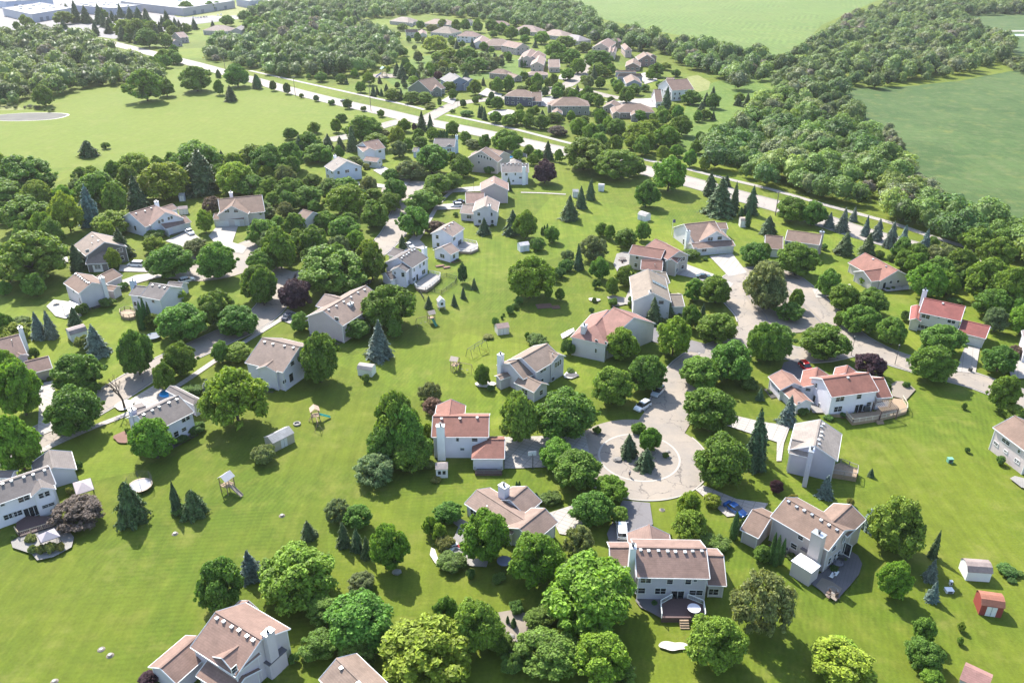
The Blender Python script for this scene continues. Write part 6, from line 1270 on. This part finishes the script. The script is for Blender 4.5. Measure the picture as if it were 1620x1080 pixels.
mid = (at(1500, 402)[:2], 9.0); span(p3, mid, label='power line running right through the roadside spruces')
def lamp(label, A, h=5.0):
    g0 = at(*A)[:2]; root = empty('street_lamp', (*g0, 0), R(30), label, 'street lamp', 'street lamps'); MB().bar((0, 0, 0), (0, 0, h), .08, 8, 0, .05).build('post', 'dark_metal', root)
    MB().bar((0, 0, h), (0, 0, h + .5), .16, 8, 0, .2).build('lantern', 'glass', root); MB().bar((0, 0, h + .5), (0, 0, h + .65), .24, 8, 0, .05).build('cap', 'dark_metal', root)
lamp('dark street lamp at the drive of the narrow pink-roofed house', Vd(740, 690)); lamp('street lamp on the curb left of the dark purple tree', Vp(88, 880)); lamp('street lamp on the curb right of the dark purple tree', Vp(462, 955)); lamp('thin lamp post by the entrance of the newer houses', Vj(705, 1020))
def hoop(label, A, rz):
    g0 = at(*A)[:2]; root = empty('basketball_hoop', (*g0, 0), rz, label, 'basketball hoop'); MB().bar((0, 0, 0), (0, .0, 2.9), .09, 8).bar((0, 0, 2.9), (.7, 0, 3.2), .06, 6).build('post', 'dark_metal', root)
    MB().box((.75, 0, 3.3), (.05, 1.7, 1.05)).build('backboard', 'painted', root, (.55, .55, .6)); MB().box((.79, 0, 3.15), (.02, .6, .45)).build('target_square', 'dark_metal', root)
    m = MB()
    for i in range(12): t, u = i * math.pi / 6, (i + 1) * math.pi / 6; m.bar((1.02 + .23 * math.cos(t), .23 * math.sin(t), 3.0), (1.02 + .23 * math.cos(u), .23 * math.sin(u), 3.0), .02, 4)
    m.build('rim', 'painted', root, (.6, .15, .05))
hoop('basketball hoop at the lower edge of the white driveway by the circle', t22(165, 855), R(100))
def sign(label, A, h=2.4, col=(.75, .42, .03), rz=0):
    g0 = at(*A)[:2]; root = empty('road_sign', (*g0, 0), rz, label, 'road sign'); MB().bar((0, 0, 0), (0, 0, h), .04, 6).build('post', 'metal', root); s = .55
    MB().add([(-s, -.05, h), (0, -.05, h - s), (s, -.05, h), (0, -.05, h + s), (-s, -.02, h), (0, -.02, h - s), (s, -.02, h), (0, -.02, h + s)], [(0, 1, 2, 3), (7, 6, 5, 4), (0, 4, 5, 1), (1, 5, 6, 2), (2, 6, 7, 3), (3, 7, 4, 0)]).build('plate', 'painted', root, col)
sign('orange diamond warning sign on the verge of the main road', Vi(555, 655), 2.6)
def mailbox(label, A, rz=0):
    g0 = at(*A)[:2]; root = empty('mailbox', (*g0, 0), rz, label, 'mailbox', 'mailboxes along the streets'); MB().box((0, 0, .55), (.1, .1, 1.1)).build('post', 'trim', root); MB().box((0, 0, 1.2), (.5, .22, .24)).build('box', 'painted', root, (.6, .58, .55))
mailbox('white mailbox where the asphalt drive meets the curved street', t22(1178, 178)); mailbox('mailbox at the curb below the red colonial house lawn', Vp(570, 965))
def bin_(label, A):
    g0 = at(*A)[:2]; root = empty('wheeled_bin', (*g0, 0), R(20), label, 'bin'); MB().prism([(-.3, -.35), (.3, -.35), (.3, .35), (-.3, .35)], 0, 1.05).build('body', 'dark_metal', root); MB().box((0, 0, 1.09), (.66, .78, .08)).build('lid', 'dark_metal', root)
    for s in (-.3, .3): MB().bar((s - .04, .3, .12), (s + .04, .3, .12), .12, 8).build('wheel', 'tyre', root)
bin_('dark wheeled bin at the foot of the red colonial drive', Vp(1103, 1015))
# goal at the far meadow
g0 = at(*T(2,0)(1228, 722))[:2]; root = empty('soccer_goal', (*g0, 0), R(-10), 'dark-framed goal standing on the rough meadow', 'goal')
MB().bar((-2.6, 0, 0), (-2.6, 0, 2.2), .07, 6).bar((2.6, 0, 0), (2.6, 0, 2.2), .07, 6).bar((-2.6, 0, 2.2), (2.6, 0, 2.2), .07, 6).bar((-2.6, 1.6, 0), (2.6, 1.6, 0), .05, 6).bar((-2.6, 0, 2.2), (-2.6, 1.6, 0), .05, 6).bar((2.6, 0, 2.2), (2.6, 1.6, 0), .05, 6).build('frame', 'dark_metal', root)
m = MB()
for i in range(22): m.bar((-2.6 + i * .25, 0, 2.2), (-2.6 + i * .25, 1.6, 0), .012, 3)
m.build('net', 'net', root)
# ------------------------------------------------------------------ decks, pergola, fences, pools
def deck(hs, pts, z, mat='deck_wood', rail=(.72, .70, .66), open_edges=(), steps=None, name='deck', railh=.95):
    root, O = hs[0], hs[1]; P = [at(x, y, z)[:2] - O[:2] for x, y in pts]
    d = MB().prism([tuple(p) for p in P], z - .2, z).build(name, mat, root)
    sk = MB().prism([tuple(p * .995 + np.mean(P, axis=0) * .005) for p in P], 0, z - .22).build('skirt', 'wood' if mat != 'deck_wood' else 'deck_wood', d)
    n = len(P)
    if rail is None: return d
    m = MB()
    for i in range(n):
        if i in open_edges: continue
        a, b = P[i], P[(i + 1) % n]; L = np.linalg.norm(b - a); k = max(1, int(L / 1.6)); u = (b - a) / L
        for zz, r in ((z + railh, .07), (z + .12, .05)): m.bar((*a, zz), (*b, zz), r, 4)
        for j in range(k + 1): q = a + (b - a) * j / k; m.box((*q, z + railh / 2), (.12, .12, railh + .06))
        for j in range(int(L / .28)): q = a + u * (j + .5) * .28; m.box((*q, z + railh / 2), (.035, .035, railh - .1))
    m.build('railing', 'painted', d, rail)
    if steps:
        A, B, k = steps; a, b = at(*A, z)[:2] - O[:2], at(*B, z)[:2] - O[:2]; u = (b - a) / np.linalg.norm(b - a); nn = np.array([u[1], -u[0]]); nn = nn if nn[1] < 0 else -nn; m = MB()
        for i in range(k): c = (a + b) / 2 + nn * (.18 + .32 * i); m.box((*c, (z - .2 * (i + 1)) / 2), (np.linalg.norm(b - a), .32, max(.06, z - .2 * (i + 1))), math.atan2(u[1], u[0]))
        m.build('steps', 'wood', d)
    return d
dk = deck(deckhouse, [E6(735, 755), (E6(885, 755)), E6(1035, 815), E6(1052, 925), E6(1050, 940), E6(640, 940), E6(628, 815)], 1.0, 'deck_wood', (.78, .77, .74), (0, 4), (E6(810, 945), E6(895, 945), 4))
def table(label, A, z, sc=1.0, mat=(.6, .55, .52), chairs=4, nm='garden_table'):
    c = at(*A, z)[:2]; root = empty(nm, (*c, z), R(15), label, 'table', None, (sc,) * 3); MB().rev([(.75, .70), (.8, .73), (.75, .76), (0, .76)], n=18).build('tabletop', 'painted', root, mat)
    for i in range(4): t = i * math.pi / 2 + .6; MB().bar((.5 * math.cos(t), .5 * math.sin(t), 0), (.4 * math.cos(t), .4 * math.sin(t), .72), .03, 5).build('leg', 'dark_metal', root)
    return root
CHAIRP = []
def chair(label, A, z, rz, col=(.1, .1, .11), grp='garden chairs'):
    c = at(*A, z)[:2]
    root = empty('garden_chair', (*c, z), rz, label, 'chair', grp); MB().box((0, 0, .42), (.55, .55, .07)).build('seat', 'painted', root, col); MB().box((-.27, 0, .75), (.06, .55, .62)).build('backrest', 'painted', root, col)
    for x in (-.22, .22):
        for y in (-.22, .22): MB().bar((x, y, 0), (x, y, .4), .025, 5).build('leg', 'painted', root, col)
table('long pale table standing on the plum deck', E6(943, 890), 1.0, 1.3, (.62, .60, .64))
pd = deck(pergolahouse, [Vf(610, 640), Vf(800, 640), Vf(1110, 610), Vf(1310, 470), Vf(1400, 480), Vf(1450, 560), Vf(1450, 610), Vf(1300, 655), Vf(1150, 690), Vf(870, 732), Vf(800, 650)], .7, 'wood', (.50, .44, .34), (0, 1, 2, 3, 10), (Vf(1120, 697), Vf(1190, 690), 3))
# pergola: posts, beams, slats
pc = [at(*Vf(x, y), 2.9)[:2] for x, y in ((1095, 520), (1290, 480), (1360, 575), (1180, 605))]; o = np.mean(pc, axis=0); root = empty('pergola', (*o, 0), 0, 'brown slatted pergola over the deck of the red long-roofed house', 'pergola'); L = [p - o for p in pc]
for p in L: MB().box((*p, 1.4), (.18, .18, 2.8)).build('post', 'deck_wood', root)
for a, b in ((L[0], L[1]), (L[3], L[2])): MB().bar((*a, 2.85), (*b, 2.85), .12, 4).build('beam', 'deck_wood', root)
for i in range(11):
    t = i / 10; a = L[0] + (L[1] - L[0]) * t; b = L[3] + (L[2] - L[3]) * t; e = (b - a) * .12; MB().bar((*(a - e), 3.0), (*(b + e), 3.0), .07, 4).build('slat', 'wood', root)
c = at(*Vf(1015, 605), .7)[:2]; root = empty('grill', (*c, .7), 0, 'black covered grill by the white sliding door on the deck', 'grill'); MB().box((0, 0, .5), (1.3, .6, .9)).build('cabinet', 'dark_metal', root); MB().bar((-.6, 0, 1.0), (.6, 0, 1.0), .3, 10).build('lid', 'dark_metal', root)
# canopy over the pergola house rear door
deck(greyhouse, [T(3,2)(450, 830), T(3,2)(500, 815), T(3,2)(605, 855), T(3,2)(600, 905), T(3,2)(445, 880)], 1.1, 'wood', (.28, .25, .22), (0, 4))
deck(whitehouse, [T(0,3)(100, 100), T(0,3)(160, 60), T(0,3)(330, 60), T(0,3)(330, 120), T(0,3)(120, 185), T(0,3)(95, 150)], .6, 'deck_wood', (.42, .33, .22), (0, 1, 5))
wfh = [h for h in HOUSES if h[0]['label'].startswith('large white house with dark grey')][0][0]; OW = np.array([wfh.location.x, wfh.location.y, 0])
deck((wfh, OW), [Vc(860, 810), Vc(940, 740), Vc(1080, 650), Vc(1230, 680), Vc(1225, 730), Vc(1085, 850), Vc(1020, 890), Vc(900, 870)], .9, 'walkway', (.62, .62, .62), (0, 1))
sdh = [h for h in HOUSES if h[0]['label'].startswith('white house with pinkish roof, white deck')][0][0]; OS = np.array([sdh.location.x, sdh.location.y, 0])
deck((sdh, OS), [T11(1240, 505), T11(1290, 470), T11(1365, 485), T11(1375, 515), T11(1330, 535), T11(1260, 530)], .8, 'walkway', (.62, .6, .58), (0,))
rdh = [h for h in HOUSES if 'small round wooden deck' in h[0]['label']][0][0]; OR_ = np.array([rdh.location.x, rdh.location.y, 0])
deck((rdh, OR_), [t01(735 + 48 + 52 * math.cos(a), 910 + 26 * math.sin(a)) for a in np.linspace(0, 5.7, 9)], .8, 'wood', (.55, .45, .30), (8,))
deck((redhouse[0], redhouse[1]), [Vl(705, 950), Vl(1035, 950), Vl(1035, 995), Vl(705, 995)], .5, 'deck_wood', (.10, .10, .09), (0,), railh=.8)
# covered patio roof on posts
ph = porchhouse; PR = [at(*t01(x, y), 2.6)[:2] - ph[1][:2] for x, y in ((378, 862), (425, 835), (480, 858), (430, 888))]
MB().plate((*PR[0], 2.55), (*PR[1], 2.75), (*PR[2], 2.75), (*PR[3], 2.55), .12).build('porch_roof', 'trim', ph[0])
for p in PR: MB().box((*(p * .995), 1.3), (.12, .12, 2.5)).build('porch_post', 'trim', ph[0])
# gazebos
def gazebo(label, pts, z, col, nm='gazebo', metal=False):
    P = [at(x, y, z)[:2] for x, y in pts]; o = np.mean(P, axis=0); L = [p - o for p in P]; root = empty(nm, (*o, 0), 0, label, 'gazebo', 'gazebos')
    for p in L: MB().bar((*(p * .93), 0), (*(p * .93), z), .06, 6).build('post', 'dark_metal', root)
    n = len(L); m = MB(); ap = (0, 0, z + 1.0)
    for i in range(n): a, b = L[i], L[(i + 1) % n]; m.add([(*a, z), (*b, z), ap], [(0, 1, 2) if np.cross(a, b) > 0 else (1, 0, 2)])
    m.build('canopy', 'fabric', root, col)
    m = MB()
    for i in range(n): m.bar((*L[i], z - .02), (*L[(i + 1) % n], z - .02), .06, 4)
    m.build('frame', 'dark_metal', root)
gazebo('grey-canopied gazebo on the hedged stone terrace at left', [T(0,3)(x, y) for x, y in ((225, 180), (330, 135), (370, 185), (250, 225))], 2.5, (.34, .30, .32))
gazebo('open grill gazebo with pinkish roof beside the white house at left', [L7(x, y) for x, y in ((885, 490), (1105, 430), (1150, 570), (930, 640))], 2.5, (.34, .29, .29))
# fence panels
def fence(label, pts, h=1.2, mat='dark_metal', col=None, sp=2.2, solid=False, gap=.25):
    P = [at(x, y)[:2] for x, y in pts]; o = P[0]; root = empty('fence', (*o, 0), 0, label, 'fence', 'fences'); P = [p - o for p in P]; m = MB()
    for a, b in zip(P[:-1], P[1:]):
        L = np.linalg.norm(b - a); k = max(1, int(L / sp)); u = (b - a) / L; ang = math.atan2(u[1], u[0])
        for j in range(k + 1): q = a + (b - a) * j / k; MB().box((*q, h / 2 + .04), (.1, .1, h + .1)).build('post', mat, root, col)
        mid_ = (a + b) / 2
        if solid: m.box((*mid_, h / 2), (L, .05, h), ang)
        else:
            for zz in (h * .2, h * .92): m.box((*mid_, zz), (L, .04, .06), ang)
            for j in range(int(L / gap)): q = a + u * (j + .5) * gap; m.box((*q, h / 2), (.035, .035, h * .9), ang)
    m.build('rails', mat, root, col)
fence('black picket fence round the small lawn beside the white deck', [Vc(1230, 720), Vc(1320, 700), Vc(1460, 740), Vc(1450, 800), Vc(1250, 945), Vc(1050, 900)], 1.2)
fence('short dark fence gate left of the white playhouse', [Vc(930, 920), Vc(1000, 1040)], 1.2)
fence('grey board fence round the yard of the tan house with pool', [Vd(1080, 280), Vd(1300, 330), Vd(1310, 375)], 1.6, 'painted', (.28, .27, .28), solid=True)
# pools
def pool(label, A, rx, ry, rz, seed, wall=.0):
    c = at(*A)[:2]; root = empty('swimming_pool', (*c, 0), rz, label, 'pool', 'backyard pools'); N = 32; P = [(rx * math.cos(2 * math.pi * i / N), ry * math.sin(2 * math.pi * i / N)) for i in range(N)]
    MB().prism(P, .05, .20 + wall).build('water', 'pool_water', root); m = MB()
    for i in range(N): a, b = np.array(P[i]), np.array(P[(i + 1) % N]); m.add([(*a, .0), (*b, .0), (*(b * 1.07), .0), (*(a * 1.07), .0), (*a, .26 + wall), (*b, .26 + wall), (*(b * 1.07), .26 + wall), (*(a * 1.07), .26 + wall)], [(4, 5, 6, 7)[::-1], (3, 2, 6, 7), (0, 1, 5, 4)])
    m.build('rim', 'trim', root)
pool('blue pool under the big trees at the far left', t01(240, 590), 5.5, 3.6, 0, 1); pool('small blue pool behind the tan two-storey house', Vd(1100, 345), 2.6, 2.0, 0, 2, .6); pool('round turquoise pool by the entrance of the newer houses', t10(1535, 690), 3.5, 3.0, 0, 3)
# blue tarp-covered kiddie pool on drive
c = at(*t02(1020, 400))[:2]; root = empty('inflatable_pool', (*c, 0), 0, 'bright blue inflatable pool on the drive above the grey roof', 'pool'); MB().rev([(1.5, 0), (1.75, .3), (1.5, .6), (1.35, .55)], n=20).build('wall', 'painted', root, (.02, .28, .62)); MB().rev([(1.36, .45), (0, .45)], n=20).build('water', 'pool_water', root)
# ------------------------------------------------------------------ patio furniture on the stone patio
for i, (x, y, rz) in enumerate([(900, 960, 3.6), (985, 965, -.5), (900, 1000, 2.4), (985, 1005, -1.2), (880, 955, 3)][:4]):
    chair(['dark chair at the fire ring, upper left', 'dark chair at the fire ring, upper right', 'dark chair at the fire ring, lower left', 'dark chair at the fire ring, lower right'][i], P6(x, y), .02, rz, (.12, .08, .06), 'chairs round the fire ring')
firepit('round stone fire ring at the tip of the curved patio', P6(945, 930), .9)
table('round dark table on the curved stone patio by the wall', P6(985, 690), .02, 1.1, (.16, .15, .17))
for i, (x, y, rz) in enumerate([(945, 690, 3.1), (1030, 690, 0), (990, 660, 1.5)]): chair(['dark chair left of the patio table', 'dark chair right of the patio table', 'dark chair above the patio table'][i], P6(x, y), .02, rz)
def lounger(label, A, rz, col=(.75, .74, .72)):
    c = at(*A)[:2]; root = empty('sun_lounger', (*c, .02), rz, label, 'sun lounger', 'sun loungers'); MB().box((.2, 0, .32), (1.3, .6, .06)).build('seat', 'painted', root, col); MB().plate((-.45, -.3, .35), (-.45, .3, .35), (-1.0, .3, .75), (-1.0, -.3, .75), .05).build('backrest', 'painted', root, col)
    for x in (-.3, .7):
        for y in (-.25, .25): MB().bar((x, y, 0), (x, y, .3), .03, 5).build('leg', 'painted', root, col)
lounger('white slatted lounger on the curved patio, left of a pair', P6(935, 795), R(50)); lounger('white slatted lounger on the curved patio, right of a pair', P6(970, 775), R(50))
c = at(*P6(1015, 640))[:2]; root = empty('grill', (*c, 0), 0, 'black grill against the beige patio wall', 'grill'); MB().box((0, 0, .45), (1.1, .6, .8)).build('cabinet', 'dark_metal', root); MB().bar((-.5, 0, .95), (.5, 0, .95), .28, 10).build('lid', 'dark_metal', root)
c = at(*P6(495, 560))[:2]; root = empty('air_conditioner', (*c, 0), R(-30), 'grey air conditioner on the ground by the beige wall', 'air conditioner'); MB().box((0, 0, .4), (.9, .9, .8)).build('case', 'metal', root); MB().bar((0, 0, .8), (0, 0, .83), .35, 14).build('fan_grille', 'dark_metal', root)
# hero terrace: stone counter, red-seated bench, dining set
c = at(*Vb(350, 860))[:2]; root = empty('outdoor_kitchen', (*c, 0), R(25), 'pale stone outdoor kitchen block on the planted terrace', 'kitchen counter'); MB().box((0, 0, .45), (2.4, 1.0, .9)).build('counter', 'stone', root); MB().box((0, 0, .93), (2.6, 1.2, .06)).build('countertop', 'trim', root); MB().box((-.4, 0, 1.1), (.9, .7, .28)).build('grill', 'dark_metal', root)
c = at(*Vb(440, 905))[:2]; root = empty('outdoor_sofa', (*c, 0), R(-30), 'white L-shaped outdoor sofa with dark red cushions', 'sofa'); MB().box((0, .9, .35), (3.0, .8, .5)).box((-1.2, -.3, .352), (.7, 1.8, .5)).build('base', 'painted', root, (.74, .72, .7))
for x in (-.6, .2, 1.0): MB().box((x, .9, .65), (.7, .6, .14)).build('cushion', 'fabric', root, (.25, .03, .03))
tbl = table('dark oval table under the tree right of the planted terrace', Vb(930, 1045), .02, 1.6, (.16, .17, .24))
def umbrella(label, A, r=1.4, col=(.7, .68, .64)):
    c = at(*A)[:2]; root = empty('parasol', (*c, 0), 0, label, 'parasol'); MB().bar((0, 0, 0), (0, 0, 2.5), .03, 6).build('pole', 'metal', root); MB().rev([(r, 2.1), (r * .5, 2.42), (0, 2.6)], n=8).build('canopy', 'fabric', root, col)
c = at(*Vg(185, 925))[:2]
# dining set on the porch-house terrace and maroon-roof terrace
table('dark table on the white terrace left of the covered porch', t01(345, 858), .02, 1.2, (.1, .1, .11)); table('dark table on the round terrace left of the maroon roofs', Ve(165, 560), .02, 1.4, (.09, .07, .06))
for i, (x, y, rz) in enumerate([(130, 560, 3.1), (200, 560, 0), (165, 590, -1.6)]): chair(['brown chair left of the round terrace table', 'brown chair right of the round terrace table', 'brown chair below the round terrace table'][i], Ve(x, y), .02, rz, (.1, .06, .05))
def planter(label, A, rz=0, d=(2.8, 1.2, .35)):
    c = at(*A)[:2]; root = empty('raised_bed', (*c, 0), rz, label, 'raised bed', 'raised beds'); MB().box((0, 0, d[2] / 2), d).build('frame', 'deck_wood', root); MB().box((0, 0, d[2] + .02), (d[0] - .2, d[1] - .2, .04)).build('soil', 'mulch', root)
planter('dark raised garden bed on the lawn below the white side-deck house', Vc(1225, 555), .4); planter('raised bed beside another one, right of a pair on the lawn', Vc(1320, 575), .4, (2.2, 1.2, .35))
planter('faint timber-edged bed in the big tree shade', T21(235, 865), .2, (4.5, 3, .12)); planter('small timber-edged bed right of a larger shaded one', T21(305, 872), .2, (2.4, 2.2, .12))
# stones round the cul-de-sac island and beds
rs = random.Random(8)
def rock(label, A, s=.6):
    c = at(*A)[:2]; v = IV * [s * 1.2, s, s * .6]; v = v * (1 + np.array([rs.uniform(-.16, .16) for _ in range(len(v))])[:, None]); o = mesh_obj('boulder', v, IF, 'stone'); o.location = (*c, .15 + s * .2); tag(o, label, 'boulder', 'boulders')
Va = V(960, 690, 13.5)
rock('dark boulder beside the left spruce of the circle island', Va(225, 520), .8); rock('boulder at the right rim of the circle island, upper one', Va(1300, 345), .45); rock('boulder at the right rim of the circle island, lower one', Va(1330, 470), .45)
rock('grey boulder in the mulch ring by the bright leafy tree', T(1,3)(880, 410), .7)
for i, (x, y) in enumerate([(32, 805), (92, 825), (118, 815)]): rock('white beehive-like stone in the shrub garden, ' + ['left', 'middle', 'right'][i] + ' one', T(2,3)(x, y), .6)
# wind-turned flag by the wide-driveway house
c = at(*Ve(692, 285))[:2]; root = empty('flagpole', (*c, 0), 0, 'thin flagpole with small dark flag left of the wide-driveway house', 'flagpole'); MB().bar((0, 0, 0), (0, 0, 6), .05, 6).build('pole', 'trim', root)
MB().add([(0, 0, 4.6), (.5, .1, 4.55), (.9, -.05, 4.6), (.9, -.05, 5.8), (.5, .1, 5.75), (0, 0, 5.8)], [(0, 1, 4, 5), (1, 2, 3, 4)]).build('flag', 'fabric', root, (.08, .08, .16))
# ------------------------------------------------------------------ the person walking at the circle
def person(label, A, h=1.7, rz=0):
    g0 = at(*A)[:2]
    J = [(0, 0, .93), (0, 0, 1.12), (0, .02, 1.32), (0, .02, 1.48), (0, .02, 1.56), (.11, 0, .90), (.13, .12, .50), (.13, .06, .08), (.13, .20, .03), (-.11, 0, .90), (-.13, -.08, .50), (-.13, -.24, .10), (-.13, -.12, .03),
         (.19, .02, 1.42), (.25, -.08, 1.14), (.25, .02, .90), (-.19, .02, 1.42), (-.25, .10, 1.14), (-.24, .22, .92)]
    E = [(0, 1), (1, 2), (2, 3), (3, 4), (0, 5), (5, 6), (6, 7), (7, 8), (0, 9), (9, 10), (10, 11), (11, 12), (3, 13), (13, 14), (14, 15), (3, 16), (16, 17), (17, 18)]
    Rr = [.15, .135, .155, .10, .06, .095, .065, .045, .035, .095, .065, .045, .035, .06, .045, .032, .06, .045, .032]
    me = bpy.data.meshes.new('person'); bm = bmesh.new(); sk_ = bm.verts.layers.skin.verify(); vv = [bm.verts.new(p) for p in J]
    for a, b in E: bm.edges.new((vv[a], vv[b]))
    for i, r in enumerate(Rr): vv[i][sk_].radius = (r, r * .8)
    vv[0][sk_].use_root = True; bm.to_mesh(me); bm.free()
    o = bpy.data.objects.new('person', me); COL.objects.link(o)
    sk = o.modifiers.new('skin', 'SKIN'); sb = o.modifiers.new('sub', 'SUBSURF'); sb.levels = sb.render_levels = 1
    me.materials.append(MATS['skin']); o.location = (*g0, .03); o.rotation_euler = (0, 0, rz); o.scale = (h / 1.78,) * 3; tag(o, label, 'person')
    hd = MB().rev([(0, -.14), (.06, -.12), (.085, -.05), (.095, .02), (.085, .09), (.05, .13), (0, .145)], (0, .03, 1.68), 12).build('head', 'skin', o)
    MB().rev([(.1, .0), (.1, .06), (.075, .12), (0, .16)], (0, .01, 1.68), 12).build('hair', 'dark_metal', o)
    MB().rev([(.21, .0), (.19, .2), (.23, .42), (.20, .56), (.08, .62)], (0, .01, .92), 12).build('shirt', 'fabric', o, (.32, .30, .30))
    MB().rev([(.2, .36), (.21, .2), (.19, .0)], (0, 0, .62), 12).build('shorts', 'fabric', o, (.05, .045, .05))
person('person in grey top and dark shorts walking beside the circle island', Va(482, 868), 1.7, R(200))
# ------------------------------------------------------------------ young plants of the shrub garden and hedge rows (real rows of shrubs)
# ------------------------------------------------------------------ haze: the summer air over the whole neighbourhood
hz = MB().box((0, 1150, 52), (6200, 3300, 106))
hm = bpy.data.materials.new('haze'); hm.use_nodes = True; hn = hm.node_tree; hn.nodes.clear()
vp = hn.nodes.new('ShaderNodeVolumePrincipled'); vp.inputs['Color'].default_value = (.97, .97, .96, 1); vp.inputs['Density'].default_value = HAZE
vp.inputs['Anisotropy'].default_value = .3
ho = hn.nodes.new('ShaderNodeOutputMaterial'); hn.links.new(vp.outputs[0], ho.inputs['Volume']); MATS['haze'] = hm
tag(hz.build('haze', 'haze'), 'thin pale summer haze over the whole neighbourhood', 'haze', None, 'stuff')
